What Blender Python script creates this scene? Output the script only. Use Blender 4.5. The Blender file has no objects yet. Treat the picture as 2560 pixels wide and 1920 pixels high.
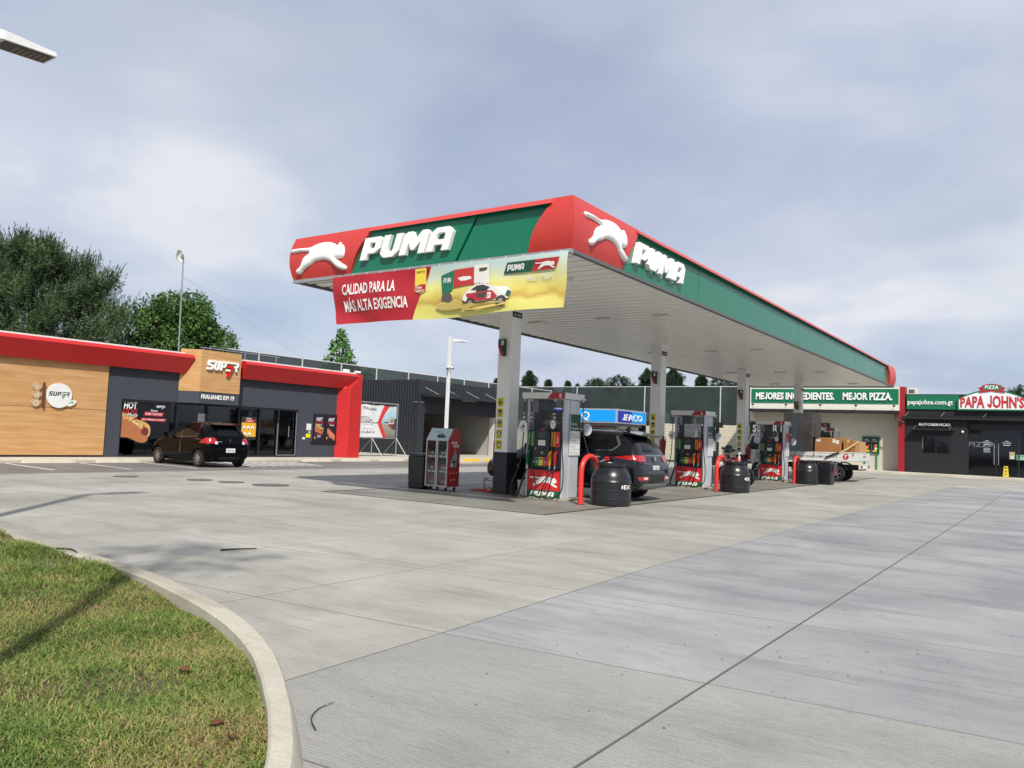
import bpy, bmesh, math, random
import numpy as np
from mathutils import Vector, Matrix
from mathutils.bvhtree import BVHTree
from mathutils.geometry import delaunay_2d_cdt

random.seed(7); np.random.seed(7)
scene = bpy.context.scene
COL = scene.collection
R = math.radians

# ------------------------------------------------------------------ camera
CAM_H = 1.40
yaw, pitch, roll = R(34.70677), R(3.7005), R(2.33194)
fw = Vector((-math.sin(yaw)*math.cos(pitch), math.cos(yaw)*math.cos(pitch), math.sin(pitch)))
rt = Vector((math.cos(yaw), math.sin(yaw), 0)); up = rt.cross(fw)
r2 = math.cos(roll)*rt + math.sin(roll)*up
u2 = -math.sin(roll)*rt + math.cos(roll)*up
cam = bpy.data.cameras.new('camera'); cam_o = bpy.data.objects.new('camera', cam); COL.objects.link(cam_o)
cam_o.matrix_world = Matrix(((r2.x, u2.x, -fw.x, 0), (r2.y, u2.y, -fw.y, 0), (r2.z, u2.z, -fw.z, CAM_H), (0, 0, 0, 1)))
cam.sensor_width = 36; cam.lens = 1986.53/2560*36; cam.clip_start = .05; cam.clip_end = 2000
scene.camera = cam_o

# ------------------------------------------------------------------ sky and sun
SUN_EL, SUN_AZ = R(45.5), R(135)            # azimuth clockwise from +Y: sun stands behind the camera to the right
w = bpy.data.worlds.new('World'); scene.world = w; w.use_nodes = True
nt = w.node_tree; nt.nodes.clear()
N = nt.nodes.new; L = nt.links.new
out = N('ShaderNodeOutputWorld')
sky = N('ShaderNodeTexSky'); sky.sky_type = 'NISHITA'; sky.sun_disc = False
sky.sun_elevation = SUN_EL; sky.sun_rotation = SUN_AZ; sky.altitude = 1500; sky.air_density = 1.0; sky.dust_density = 2.0
bg1 = N('ShaderNodeBackground'); bg1.inputs['Strength'].default_value = .08
L(sky.outputs[0], bg1.inputs['Color'])
tc = N('ShaderNodeTexCoord'); sep = N('ShaderNodeSeparateXYZ'); L(tc.outputs['Generated'], sep.inputs[0])
def mth(op, a, b=None, c=None):
    m = N('ShaderNodeMath'); m.operation = op
    for i, q in enumerate((a, b, c)):
        if q is None: continue
        if isinstance(q, (int, float)): m.inputs[i].default_value = q
        else: L(q, m.inputs[i])
    return m.outputs[0]
den = mth('ADD', mth('MAXIMUM', sep.outputs[2], 0.0), .22)
cmb = N('ShaderNodeCombineXYZ')
L(mth('DIVIDE', sep.outputs[0], den), cmb.inputs[0]); L(mth('DIVIDE', sep.outputs[1], den), cmb.inputs[1])
def noise(vec, scale, det, rough, dist=0.0, off=(0, 0, 0)):
    mp = N('ShaderNodeMapping'); mp.inputs['Location'].default_value = off; L(vec, mp.inputs[0])
    n = N('ShaderNodeTexNoise'); n.inputs['Scale'].default_value = scale; n.inputs['Detail'].default_value = det
    n.inputs['Roughness'].default_value = rough; n.inputs['Distortion'].default_value = dist
    L(mp.outputs[0], n.inputs['Vector']); return n.outputs['Fac']
def ramp(f, stops):
    r = N('ShaderNodeValToRGB'); L(f, r.inputs[0]); e = r.color_ramp.elements
    while len(e) < len(stops): e.new(.5)
    for k, (p, c) in enumerate(stops): e[k].position = p; e[k].color = (*c, 1) if len(c) == 3 else c
    r.color_ramp.interpolation = 'EASE'
    return r.outputs[0]
cv = cmb.outputs[0]
tone = ramp(noise(cv, 1.1, 5, .5, .3, (3.1, 1.7, 0)), [(.34, (.375, .425, .54)), (.51, (.475, .52, .615)), (.67, (.615, .635, .68))])
cover = ramp(noise(cv, .75, 5, .52, .35, (8.3, 4.4, 0)), [(.36, (.74,)*3), (.60, (1.0,)*3)])
bg2 = N('ShaderNodeBackground'); bg2.inputs['Strength'].default_value = 1.0; L(tone, bg2.inputs['Color'])
mix = N('ShaderNodeMixShader'); L(cover, mix.inputs[0]); L(bg1.outputs[0], mix.inputs[1]); L(bg2.outputs[0], mix.inputs[2])
L(mix.outputs[0], out.inputs[0])

sun = bpy.data.lights.new('sun', 'SUN'); sun.energy = 3.9; sun.angle = R(1.6); sun.color = (1, .955, .88)
sun_o = bpy.data.objects.new('sun', sun); COL.objects.link(sun_o)
sd = Vector((math.sin(SUN_AZ)*math.cos(SUN_EL), math.cos(SUN_AZ)*math.cos(SUN_EL), math.sin(SUN_EL)))
sun_o.rotation_euler = sd.to_track_quat('Z', 'Y').to_euler(); sun_o.location = (30, -30, 40)

vs = scene.view_settings
vs.view_transform = 'Standard'; vs.look = 'None'; vs.exposure = 0.37; vs.gamma = 1; vs.use_curve_mapping = False
try:
    scene.cycles.use_denoising = True; scene.cycles.max_bounces = 6; scene.cycles.diffuse_bounces = 4
    scene.cycles.glossy_bounces = 3; scene.cycles.transparent_max_bounces = 12; scene.cycles.transmission_bounces = 3
except Exception: pass

# ------------------------------------------------------------------ materials
def lin(c):
    if isinstance(c, str):
        c = c.lstrip('#'); c = [int(c[i:i+2], 16)/255 for i in (0, 2, 4)]
        return tuple(x/12.92 if x <= .04045 else ((x+.055)/1.055)**2.4 for x in c)
    return tuple(c)
MATS = {}
def mat(name, col, rough=.5, metal=0, var=.06, vscale=3.0, bump=0, bscale=60, spec=.5, coat=0, emis=0, dirt=0, streak=0):
    """procedural material: base colour, broad tonal variation, optional fine bump, dirt, streaks"""
    if name in MATS: return MATS[name]
    m = bpy.data.materials.new(name); m.use_nodes = True; t = m.node_tree
    p = t.nodes['Principled BSDF']; c = lin(col)
    p.inputs['Roughness'].default_value = rough; p.inputs['Metallic'].default_value = metal
    p.inputs['Specular IOR Level'].default_value = spec; p.inputs['Coat Weight'].default_value = coat
    p.inputs['Coat Roughness'].default_value = .06
    tcn = t.nodes.new('ShaderNodeTexCoord')
    if var:
        n = t.nodes.new('ShaderNodeTexNoise'); n.inputs['Scale'].default_value = vscale; n.inputs['Detail'].default_value = 4
        t.links.new(tcn.outputs['Object'], n.inputs['Vector'])
        r = t.nodes.new('ShaderNodeMapRange'); r.inputs[1].default_value = .25; r.inputs[2].default_value = .75
        r.inputs[3].default_value = 1-var; r.inputs[4].default_value = 1+var; t.links.new(n.outputs['Fac'], r.inputs[0])
        fac = r.outputs[0]
        if streak:
            mp = t.nodes.new('ShaderNodeMapping'); mp.inputs['Scale'].default_value = (9, 9, .5)
            t.links.new(tcn.outputs['Object'], mp.inputs[0])
            n2 = t.nodes.new('ShaderNodeTexNoise'); n2.inputs['Scale'].default_value = 1.5; n2.inputs['Detail'].default_value = 5
            t.links.new(mp.outputs[0], n2.inputs['Vector'])
            r3 = t.nodes.new('ShaderNodeMapRange'); r3.inputs[1].default_value = .3; r3.inputs[2].default_value = .7
            r3.inputs[3].default_value = 1-streak; r3.inputs[4].default_value = 1+streak*.5; t.links.new(n2.outputs['Fac'], r3.inputs[0])
            ml = t.nodes.new('ShaderNodeMath'); ml.operation = 'MULTIPLY'; t.links.new(fac, ml.inputs[0]); t.links.new(r3.outputs[0], ml.inputs[1]); fac = ml.outputs[0]
        v = t.nodes.new('ShaderNodeVectorMath'); v.operation = 'SCALE'; v.inputs[0].default_value = c
        t.links.new(fac, v.inputs['Scale']); t.links.new(v.outputs[0], p.inputs['Base Color'])
        r2_ = t.nodes.new('ShaderNodeMapRange'); r2_.inputs[3].default_value = max(.02, rough-.06); r2_.inputs[4].default_value = min(1, rough+.08)
        t.links.new(n.outputs['Fac'], r2_.inputs[0]); t.links.new(r2_.outputs[0], p.inputs['Roughness'])
    else:
        p.inputs['Base Color'].default_value = (*c, 1)
    if bump:
        nb = t.nodes.new('ShaderNodeTexNoise'); nb.inputs['Scale'].default_value = bscale; nb.inputs['Detail'].default_value = 3
        t.links.new(tcn.outputs['Object'], nb.inputs['Vector'])
        b = t.nodes.new('ShaderNodeBump'); b.inputs['Strength'].default_value = bump; b.inputs['Distance'].default_value = .01
        t.links.new(nb.outputs['Fac'], b.inputs['Height']); t.links.new(b.outputs[0], p.inputs['Normal'])
    if emis:
        p.inputs['Emission Color'].default_value = (*c, 1); p.inputs['Emission Strength'].default_value = emis
    MATS[name] = m; return m
def C(h, rough=.55):            # plain print colour
    return mat('print_'+h.lstrip('#')+('' if rough == .55 else '_%d' % int(rough*100)), h, rough, var=.03)

def node_mat(name):
    m = bpy.data.materials.new(name); m.use_nodes = True; t = m.node_tree; MATS[name] = m
    return m, t, t.nodes['Principled BSDF'], t.nodes.new, t.links.new

def concrete(name, c_lo, c_hi, broom=0, stain=.5, gloss=.75, dark='#55544f', slabvar=.05):
    m, t, p, n, l = node_mat(name)
    g = n('ShaderNodeNewGeometry')
    def nz(scale, det, rough=.55, sx=1, sy=1, dist=0):
        mp = n('ShaderNodeMapping'); mp.inputs['Scale'].default_value = (sx, sy, 1); l(g.outputs['Position'], mp.inputs[0])
        q = n('ShaderNodeTexNoise'); q.inputs['Scale'].default_value = scale; q.inputs['Detail'].default_value = det
        q.inputs['Roughness'].default_value = rough; q.inputs['Distortion'].default_value = dist; l(mp.outputs[0], q.inputs['Vector']); return q.outputs['Fac']
    def mr(f, a, b, c, d):
        q = n('ShaderNodeMapRange'); q.inputs[1].default_value = a; q.inputs[2].default_value = b; q.inputs[3].default_value = c; q.inputs[4].default_value = d; l(f, q.inputs[0]); return q.outputs[0]
    def mx(f, a, b):
        q = n('ShaderNodeMix'); q.data_type = 'RGBA'
        if isinstance(f, float): q.inputs[0].default_value = f
        else: l(f, q.inputs[0])
        for i, x in ((6, a), (7, b)):
            if isinstance(x, tuple): q.inputs[i].default_value = (*x, 1)
            else: l(x, q.inputs[i])
        return q.outputs[2]
    base = mx(mr(nz(.55, 6, .6, dist=.4), .34, .66, 0, 1), lin(c_lo), lin(c_hi))
    # trowel and tyre streaks that run along X
    base = mx(mr(nz(1.1, 7, .70, .35, 1.6, .3), .50, .72, 0, stain*.75), base, lin(dark))
    base = mx(mr(nz(2.3, 8, .72, .22, 2.4, .5), .55, .75, 0, stain*.6), base, lin(c_hi))
    base = mx(mr(nz(.23, 5, .6, 1, 1, .6), .50, .68, 0, stain*.45), base, lin(dark))
    base = mx(mr(nz(4.5, 9, .75, .12, 3.0, .2), .58, .70, 0, stain*.8), base, lin(dark))
    base = mx(mr(nz(2.1, 10, .8, .5, 1.2, 1.2), .62, .66, 0, stain*.5), base, lin(dark))
    # small dark spots
    base = mx(mr(nz(9, 3, .5), .66, .76, 0, stain*.5), base, lin(dark))
    # fine drag grain
    base = mx(mr(nz(15, 6, .75, .16, 1.5, .1), .52, .70, 0, .10+stain*.35), base, lin(dark))
    base = mx(mr(nz(19, 6, .75, .2, 1.7, .1), .56, .72, 0, .12+stain*.3), base, lin(c_hi))
    # fine speckle
    sp = mr(nz(70, 4, .7), .3, .7, .84, 1.12)
    oi = n('ShaderNodeObjectInfo'); ov = mr(oi.outputs['Random'], 0, 1, 1-slabvar, 1+slabvar)
    mm = n('ShaderNodeMath'); mm.operation = 'MULTIPLY'; l(sp, mm.inputs[0]); l(ov, mm.inputs[1])
    vm = n('ShaderNodeVectorMath'); vm.operation = 'SCALE'; l(base, vm.inputs[0]); l(mm.outputs[0], vm.inputs['Scale'])
    l(vm.outputs[0], p.inputs['Base Color'])
    l(mr(nz(1.3, 4), .3, .7, gloss-.12, gloss+.1), p.inputs['Roughness'])
    b = n('ShaderNodeBump'); b.inputs['Strength'].default_value = .35; b.inputs['Distance'].default_value = .006
    if broom:
        # broom drag lines
        mp = n('ShaderNodeMapping'); mp.inputs['Rotation'].default_value = (0, 0, R(-6)); l(g.outputs['Position'], mp.inputs[0])
        wv = n('ShaderNodeTexWave'); wv.bands_direction = 'Y'; wv.inputs['Scale'].default_value = 13; wv.inputs['Distortion'].default_value = 5
        wv.inputs['Detail'].default_value = 3; wv.inputs['Detail Scale'].default_value = 3.2; l(mp.outputs[0], wv.inputs['Vector'])
        nn = nz(38, 5, .7, .25, 1)
        ad = n('ShaderNodeMath'); ad.operation = 'MULTIPLY_ADD'; l(wv.outputs['Fac'], ad.inputs[0]); ad.inputs[1].default_value = .35; l(nn, ad.inputs[2])
        l(ad.outputs[0], b.inputs['Height']); b.inputs['Strength'].default_value = broom
        col2 = mx(mr(ad.outputs[0], .35, .75, .5, 0), vm.outputs[0], lin('#6f6e69')); l(col2, p.inputs['Base Color'])
    else:
        l(nz(130, 3, .6), b.inputs['Height'])
    l(b.outputs[0], p.inputs['Normal'])
    return m

# ------------------------------------------------------------------ mesh builder
def frame(o, u, v):
    u = Vector(u); v = Vector(v); n = u.cross(v); o = Vector(o)
    return lambda a, b, c=0.0: o + a*u + b*v + c*n
class MB:
    def __init__(s): s.v = []; s.f = []; s.mi = []; s.mats = []; s.cur = 0
    def m(s, mt):
        if mt not in s.mats: s.mats.append(mt)
        s.cur = s.mats.index(mt); return s
    def add(s, vs_, fs):
        b = len(s.v); s.v += [tuple(q) for q in vs_]
        for f in fs: s.f.append([b+i for i in f]); s.mi.append(s.cur)
        return s
    def box(s, x0, x1, y0, y1, z0, z1):
        if x0 > x1: x0, x1 = x1, x0
        if y0 > y1: y0, y1 = y1, y0
        if z0 > z1: z0, z1 = z1, z0
        return s.add([(x0,y0,z0),(x1,y0,z0),(x1,y1,z0),(x0,y1,z0),(x0,y0,z1),(x1,y0,z1),(x1,y1,z1),(x0,y1,z1)],
                     [(0,3,2,1),(4,5,6,7),(0,1,5,4),(1,2,6,5),(2,3,7,6),(3,0,4,7)])
    def hexa(s, pts): # 8 points: bottom 4 ccw, top 4 ccw
        return s.add(pts, [(0,3,2,1),(4,5,6,7),(0,1,5,4),(1,2,6,5),(2,3,7,6),(3,0,4,7)])
    def cyl(s, p0, p1, r, n=12, r1=None, cap=True):
        return s.tube([p0, p1], [r, r if r1 is None else r1], n, cap)
    def tube(s, pts, r, n=8, cap=True):
        pts = [Vector(p) for p in pts]; k = len(pts); rs = r if isinstance(r, (list, tuple)) else [r]*k
        vs_ = []; fs = []; ref = None
        for i, p in enumerate(pts):
            d = (pts[min(i+1, k-1)] - pts[max(i-1, 0)]).normalized()
            if ref is None:
                ref = d.orthogonal().normalized()
            else:
                ref = (ref - d*ref.dot(d))
                ref = ref.normalized() if ref.length > 1e-6 else d.orthogonal().normalized()
            b = d.cross(ref)
            for j in range(n):
                a = 2*math.pi*j/n; vs_.append(p + rs[i]*(math.cos(a)*ref + math.sin(a)*b))
        for i in range(k-1):
            for j in range(n):
                a = i*n+j; b2 = i*n+(j+1) % n; fs.append((a, b2, b2+n, a+n))
        if cap: fs.append(tuple(range(n-1, -1, -1))); fs.append(tuple(range((k-1)*n, k*n)))
        return s.add(vs_, fs)
    def lathe(s, prof, c=(0, 0, 0), n=20, axis='z'):
        vs_ = []; fs = []
        for r, z in prof:
            for j in range(n):
                a = 2*math.pi*j/n; q = (r*math.cos(a), r*math.sin(a), z)
                if axis == 'y': q = (q[0], q[2], q[1])
                if axis == 'x': q = (q[2], q[0], q[1])
                vs_.append((c[0]+q[0], c[1]+q[1], c[2]+q[2]))
        for i in range(len(prof)-1):
            for j in range(n):
                a = i*n+j; b2 = i*n+(j+1) % n
                fs.append((a, b2, b2+n, a+n) if axis != 'y' else (a+n, b2+n, b2, a))
        fs.append(tuple(range(n-1, -1, -1)) if axis != 'y' else tuple(range(n)))
        k = len(prof)-1; q = tuple(range(k*n, (k+1)*n)); fs.append(q if axis != 'y' else q[::-1])
        return s.add(vs_, fs)
    def prism(s, poly, fr, d0, d1):  # polygon (ccw seen against the normal) extruded d0..d1 along the frame normal
        k = len(poly); vs_ = [fr(a, b, d0) for a, b in poly] + [fr(a, b, d1) for a, b in poly]
        fs = [tuple(range(k-1, -1, -1)), tuple(range(k, 2*k))] + [(i, (i+1) % k, k+(i+1) % k, k+i) for i in range(k)]
        return s.add(vs_, fs)
    def flat(s, poly, fr, d=0.0):
        return s.add([fr(a, b, d) for a, b in poly], [tuple(range(len(poly)))])
    def rect(s, a0, a1, b0, b1, fr, d=0.0):
        return s.flat([(a0,b0),(a1,b0),(a1,b1),(a0,b1)], fr, d)
    def disc(s, a, b, r, fr, d=0.0, n=24, ry=None):
        return s.flat([(a+r*math.cos(2*math.pi*i/n), b+(ry or r)*math.sin(2*math.pi*i/n)) for i in range(n)], fr, d)
    def geo(s, vf, fr, a=0, b=0, d=0.0):  # 2d/3d mesh placed in a frame
        return s.add([fr(a+q[0], b+q[1], d+q[2]) for q in vf[0]], vf[1])
    def sphere(s, c, rx, ry=None, rz=None, n=14, k=8):
        ry = ry or rx; rz = rz or rx; vs_ = []; fs = []
        for i in range(k+1):
            t = math.pi*i/k
            for j in range(n):
                a = 2*math.pi*j/n; vs_.append((c[0]+rx*math.sin(t)*math.cos(a), c[1]+ry*math.sin(t)*math.sin(a), c[2]-rz*math.cos(t)))
        for i in range(k):
            for j in range(n):
                a = i*n+j; b2 = i*n+(j+1) % n; fs.append((a, b2, b2+n, a+n))
        return s.add(vs_, fs)
    def build(s, name, parent=None, mt=None, smooth=None, bevel=0, world=False, label=None):
        me = bpy.data.meshes.new(name)
        vv = s.v
        if world and parent is not None:
            inv = wmat(parent).inverted(); vv = [tuple(inv @ Vector(q)) for q in vv]
        me.from_pydata(vv, [], s.f)
        mats = s.mats or [mt or C('#808080')]
        for q in mats: me.materials.append(q)
        if len(mats) > 1: me.polygons.foreach_set('material_index', s.mi)
        if smooth is not None:
            me.shade_smooth()
            if smooth < 179: me.set_sharp_from_angle(angle=R(smooth))
        me.update()
        o = bpy.data.objects.new(name, me); COL.objects.link(o)
        if parent is not None: o.parent = parent
        if bevel:
            md = o.modifiers.new('bevel', 'BEVEL'); md.width = bevel; md.segments = 2; md.limit_method = 'ANGLE'; md.angle_limit = R(40)
        if label: o['label'] = label
        return o
def wmat(o):
    m = o.matrix_basis.copy()
    while o.parent is not None: o = o.parent; m = o.matrix_basis @ m
    return m
def thing(name, label, cat, loc=(0, 0, 0), rotz=0, group=None):
    o = bpy.data.objects.new(name, None); COL.objects.link(o)
    o.location = loc; o.rotation_euler = (0, 0, rotz); o.empty_display_size = .3
    return tag(o, label, cat, group)
def tag(o, label, cat, group=None):
    o['label'] = label; o['category'] = cat
    if group: o['group'] = group
    return o
def struct(o): o['kind'] = 'structure'; return o

def _conv(cu):
    ob = bpy.data.objects.new('tmp', cu); me = bpy.data.meshes.new_from_object(ob)
    vs_ = [tuple(v.co) for v in me.vertices]; fs = [tuple(p.vertices) for p in me.polygons]
    bpy.data.objects.remove(ob); bpy.data.meshes.remove(me); bpy.data.curves.remove(cu)
    return vs_, fs
def swap_j(vs_, fs, bold):
    """replace the font's descending J by one that stands on the baseline"""
    par = list(range(len(vs_)))
    def fd(i):
        while par[i] != i: par[i] = par[par[i]]; i = par[i]
        return i
    for q in fs:
        for i in q[1:]: par[fd(i)] = fd(q[0])
    cm = {}
    for i in range(len(vs_)): cm.setdefault(fd(i), []).append(i)
    js = [c for c in cm.values() if min(vs_[i][1] for i in c) < -.05 and max(vs_[i][1] for i in c) > .65]
    dead = {i for c in js for i in c}; fs = [q for q in fs if q[0] not in dead]; vs_ = list(vs_)
    for c in js:
        xr = max(vs_[i][0] for i in c); sw = .085+2*bold; h = max(vs_[i][1] for i in c); l = xr-sw
        pts = [(xr, h), (l, h), (l, .2), (l-.04, .06+sw*.7), (l-.11, .06+sw*.7), (l-.15, .22), (l-.15-sw*.95, .22), (l-.13-sw*.8, .08), (l-.06, -.01), (xr-.08, -.01), (xr, .12)]
        b = len(vs_); vs_ += [(x, y, 0) for x, y in pts]; fs.append(tuple(range(b, b+len(pts))))
        for i in c: vs_[i] = (xr, h, 0)
    return vs_, fs
def text(s, h, bold=0.0, w=None, shear=0.0, depth=0.0, align='C', sx=1.0, space=1.0, bevel=0):
    """text as mesh: cap height h, optional total width w (condensed/expanded), centred on its own box or left aligned"""
    cu = bpy.data.curves.new('t', 'FONT'); cu.body = s.replace('J', ' J'); cu.size = 1.0; cu.offset = bold; cu.shear = shear
    cu.resolution_u = 2; cu.extrude = 0; cu.space_character = space; cu.space_line = .95
    vs_, fs = _conv(cu)
    if not vs_: return [], []
    if 'J' in s: vs_, fs = swap_j(vs_, fs, bold)
    xs = [q[0] for q in vs_]; ys = [q[1] for q in vs_]
    lines = s.count('\n')
    k = h/.729; x0, x1 = min(xs), max(xs); kx = k*sx if w is None else w/(x1-x0)
    ox = x0 if align == 'L' else (x1 if align == 'R' else (x0+x1)/2)
    oy = 0 if lines == 0 else 0
    v2 = [((q[0]-ox)*kx, (q[1]-oy)*k, 0) for q in vs_]
    return thick((v2, fs), depth) if depth else (v2, fs)
def thick(vf, d):
    """extrude a flat 2d mesh to a solid of depth d (0..d)"""
    v, f = vf; n = len(v); ed = {}
    for q in f:
        for i in range(len(q)):
            a, b = q[i], q[(i+1) % len(q)]
            key = (b, a)
            if key in ed: del ed[key]
            else: ed[(a, b)] = 1
    vs_ = [(a, b, d) for a, b, _ in v] + [(a, b, 0) for a, b, _ in v]
    fs = [tuple(q) for q in f] + [(b, a, n+a, n+b)[::1] for a, b in ed]
    fs = [tuple(q) for q in f] + [(a, n+a, n+b, b) for a, b in ed]
    return vs_, fs
def shape(loops, depth=0.0, bevel=0.0, bres=1, inset=0.0):
    """filled 2d outlines (with holes) as mesh; depth/bevel give a puffed solid"""
    cu = bpy.data.curves.new('s', 'CURVE'); cu.dimensions = '2D'; cu.fill_mode = 'BOTH'
    cu.extrude = depth; cu.offset = -inset; cu.bevel_depth = bevel; cu.bevel_resolution = bres
    for lp in loops:
        sp = cu.splines.new('POLY'); sp.points.add(len(lp)-1); sp.use_cyclic_u = True
        for i, q in enumerate(lp): sp.points[i].co = (q[0], q[1], 0, 1)
    return _conv(cu)
def puff(loop, hmax, dmax):
    """inflate a closed outline to a rounded relief"""
    P = np.array(loop); Q = np.roll(P, -1, 0); D = Q-P; LL = (D**2).sum(1)+1e-12
    def dist(p): t = np.clip(((p-P)*D).sum(1)/LL, 0, 1); return np.sqrt((((P+D*t[:, None])-p)**2).sum(1)).min()
    def inside(p): c = ((P[:, 1] > p[1]) != (Q[:, 1] > p[1])) & (p[0] < (Q[:, 0]-P[:, 0])*(p[1]-P[:, 1])/(Q[:, 1]-P[:, 1]+1e-12)+P[:, 0]); return c.sum() % 2 == 1
    st = dmax*.28; pts = [Vector(q) for q in loop]; (x0, y0), (x1, y1) = P.min(0), P.max(0)
    for ix in range(int((x1-x0)/st)+1):
        for iy in range(int((y1-y0)/st)+1):
            p = np.array((x0+(ix+.5*(iy % 2))*st, y0+iy*st))
            if inside(p) and dist(p) > st*.4: pts.append(Vector(p))
    n = len(loop); r_ = delaunay_2d_cdt(pts, [(i, (i+1) % n) for i in range(n)], [], 1, 1e-6)
    vs_ = []
    for v in r_[0]:
        d = dist(np.array(v)); u = min(1, d/dmax); vs_.append((v[0], v[1], hmax*math.sqrt(max(0, 1-(1-u)**2)) if d > 1e-4 else 0))
    fs = []
    for f in r_[2]:
        c = sum((np.array(r_[0][i]) for i in f), np.zeros(2))/3
        if inside(c): fs.append(tuple(f) if (r_[0][f[1]]-r_[0][f[0]]).cross(r_[0][f[2]]-r_[0][f[0]]) > 0 else tuple(f)[::-1])
    return vs_, fs
def smooth_loop(pts, k=3):
    o = []; n = len(pts)
    for i in range(n):
        p0, p1, p2, p3 = (pts[(i+j-1) % n] for j in range(4))
        for s_ in range(k):
            t = s_/k
            o.append(tuple(.5*((2*p1[c])+(-p0[c]+p2[c])*t+(2*p0[c]-5*p1[c]+4*p2[c]-p3[c])*t*t+(-p0[c]+3*p1[c]-3*p2[c]+p3[c])*t**3) for c in (0, 1)))
    return o
def spline(pts, k=6):
    o = []; n = len(pts); pts = [Vector(p) for p in pts]
    for i in range(n-1):
        p0, p1, p2, p3 = pts[max(i-1, 0)], pts[i], pts[i+1], pts[min(i+2, n-1)]
        for s_ in range(k):
            t = s_/k
            o.append(.5*((2*p1)+(-p0+p2)*t+(2*p0-5*p1+4*p2-p3)*t*t+(-p0+3*p1-3*p2+p3)*t**3))
    o.append(pts[-1]); return o
def scale2(vf, kx, ky=None, ox=0, oy=0, shear=0):
    ky = ky or kx
    return [((q[0]+shear*q[1])*kx+ox, q[1]*ky+oy, q[2] if len(q) > 2 else 0) for q in vf[0]], vf[1]
def rrect(a0, a1, b0, b1, r, n=4):
    o = []
    for cx, cy, t0 in ((a1-r, b0+r, -90), (a1-r, b1-r, 0), (a0+r, b1-r, 90), (a0+r, b0+r, 180)):
        for i in range(n+1):
            t = R(t0+90*i/n); o.append((cx+r*math.cos(t), cy+r*math.sin(t)))
    return o
# ------------------------------------------------------------------ ground, paving
M_beige = concrete('concrete_beige', '#918f86', '#a9a79e', stain=.55, dark='#5a5851')
M_blue = concrete('concrete_grey_blue', '#848586', '#9e9e9d', stain=.68, gloss=.8, dark='#58595b')
M_broom = concrete('concrete_broom', '#8a8985', '#a1a09a', broom=.6, stain=.4)
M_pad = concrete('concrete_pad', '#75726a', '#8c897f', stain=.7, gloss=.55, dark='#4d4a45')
M_park = concrete('concrete_parking', '#67635f', '#7c7873', stain=.6, dark='#4a4746')
M_walk = concrete('concrete_walk', '#b0a999', '#c6c0b1', stain=.25, dark='#857c6c')
M_kerb = concrete('concrete_kerb', '#a39d8e', '#bfb9aa', stain=.6, dark='#7d735f')
M_joint = mat('joint_filler', '#201f1c', .95); M_edge = mat('slab_edge', '#6d6c67', .9)

gm = MB().m(M_joint); gm.add([(-900, -600, -.016), (900, -600, -.016), (900, 900, -.016), (-900, 900, -.016)], [(0, 1, 2, 3)])
ground = struct(gm.build('ground'))

def xl(X, y):
    if abs(X+3.7) < .01: return -3.5-.052*min(max(y-3, 0), 5.3)
    return X
SK = {2.3: .085, 4.43: .085, 6.44: .085, 8.5: .05, 10.5: .03}
def yl(Y, x): return Y + SK.get(Y, 0)*(max(x, -13)+3.6)
def slab(X0, X1, Y0, Y1, mt, g=.004):
    c = [(X0, Y0, 1, 1), (X1, Y0, -1, 1), (X1, Y1, -1, -1), (X0, Y1, 1, -1)]
    t = []
    for X, Y, sx, sy in c:
        y = yl(Y, X); t.append((xl(X, y)+sx*(.0065 if X == -1.71 else g), y+sy*g))
    cx = sum(q[0] for q in t)/4; cy = sum(q[1] for q in t)/4
    b = MB().m(mt); e = .004
    i = [(cx+(x-cx)*(1-e/max(.5, abs(X1-X0)/2)), cy+(y-cy)*(1-e/max(.5, abs(Y1-Y0)/2))) for x, y in t]
    b.add([(x, y, -.03) for x, y in t]+[(x, y, -.003) for x, y in t]+[(x, y, 0) for x, y in i],
          [(8,9,10,11)]); b.m(M_edge); b.f += [list(q) for q in ((0,1,5,4),(1,2,6,5),(2,3,7,6),(3,0,4,7),(4,5,9,8),(5,6,10,9),(6,7,11,10),(7,4,8,11))]; b.mi += [b.cur]*8
    return b.build('concrete_slab', ground)
XS = [-25.15, -22.8, -20.6, -18.4, -16.2, -14.0, -11.8, -9.6, -7.5, -5.42, -3.7, -1.71, .3, 2.3, 4.3, 6.4]
YS = [-1.9, .2, 2.3, 4.43, 6.44, 8.5, 10.5, 12.18]
for i in range(len(XS)-1):
    for j in range(len(YS)-1):
        X0, X1, Y0, Y1 = XS[i], XS[i+1], YS[j], YS[j+1]
        if X1 < -3.6 and Y1 < 2.4 and X0 > -14.1: continue            # lawn
        mt = M_park if X1 < -20.5 else (M_beige if X1 < -3.6 else (M_broom if Y1 < 4.5 else M_blue))
        slab(X0, X1, Y0, Y1, mt)
yy = 12.18
for k in range(12):
    for X0, X1 in ((-3.7, -1.71), (-1.71, .3), (.3, 2.3), (2.3, 4.3), (4.3, 6.4), (6.4, 12)):
        slab(X0, X1, yy+k*2.15, yy+(k+1)*2.15, M_blue)
for k in range(7):
    for X0, X1 in ((-7.62, -5.66), (-5.66, -3.7)): slab(X0, X1, yy+k*4.5, yy+(k+1)*4.5, M_beige)
    for X0, X1 in ((-22.8, -20.6), (-20.6, -18.4), (-18.4, -15.9), (-15.9, -13.46)): slab(X0, X1, yy+k*4.5, yy+(k+1)*4.5, M_beige if X0 > -21 else M_park)
for k in range(4): slab(-25.15, -22.8, yy+k*4.5, yy+(k+1)*4.5, M_park)
for X0, X1 in ((-3.7, .3), (.3, 6.4), (6.4, 12)): slab(X0, X1, yy+12*2.15, 43.68, M_beige)
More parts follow.
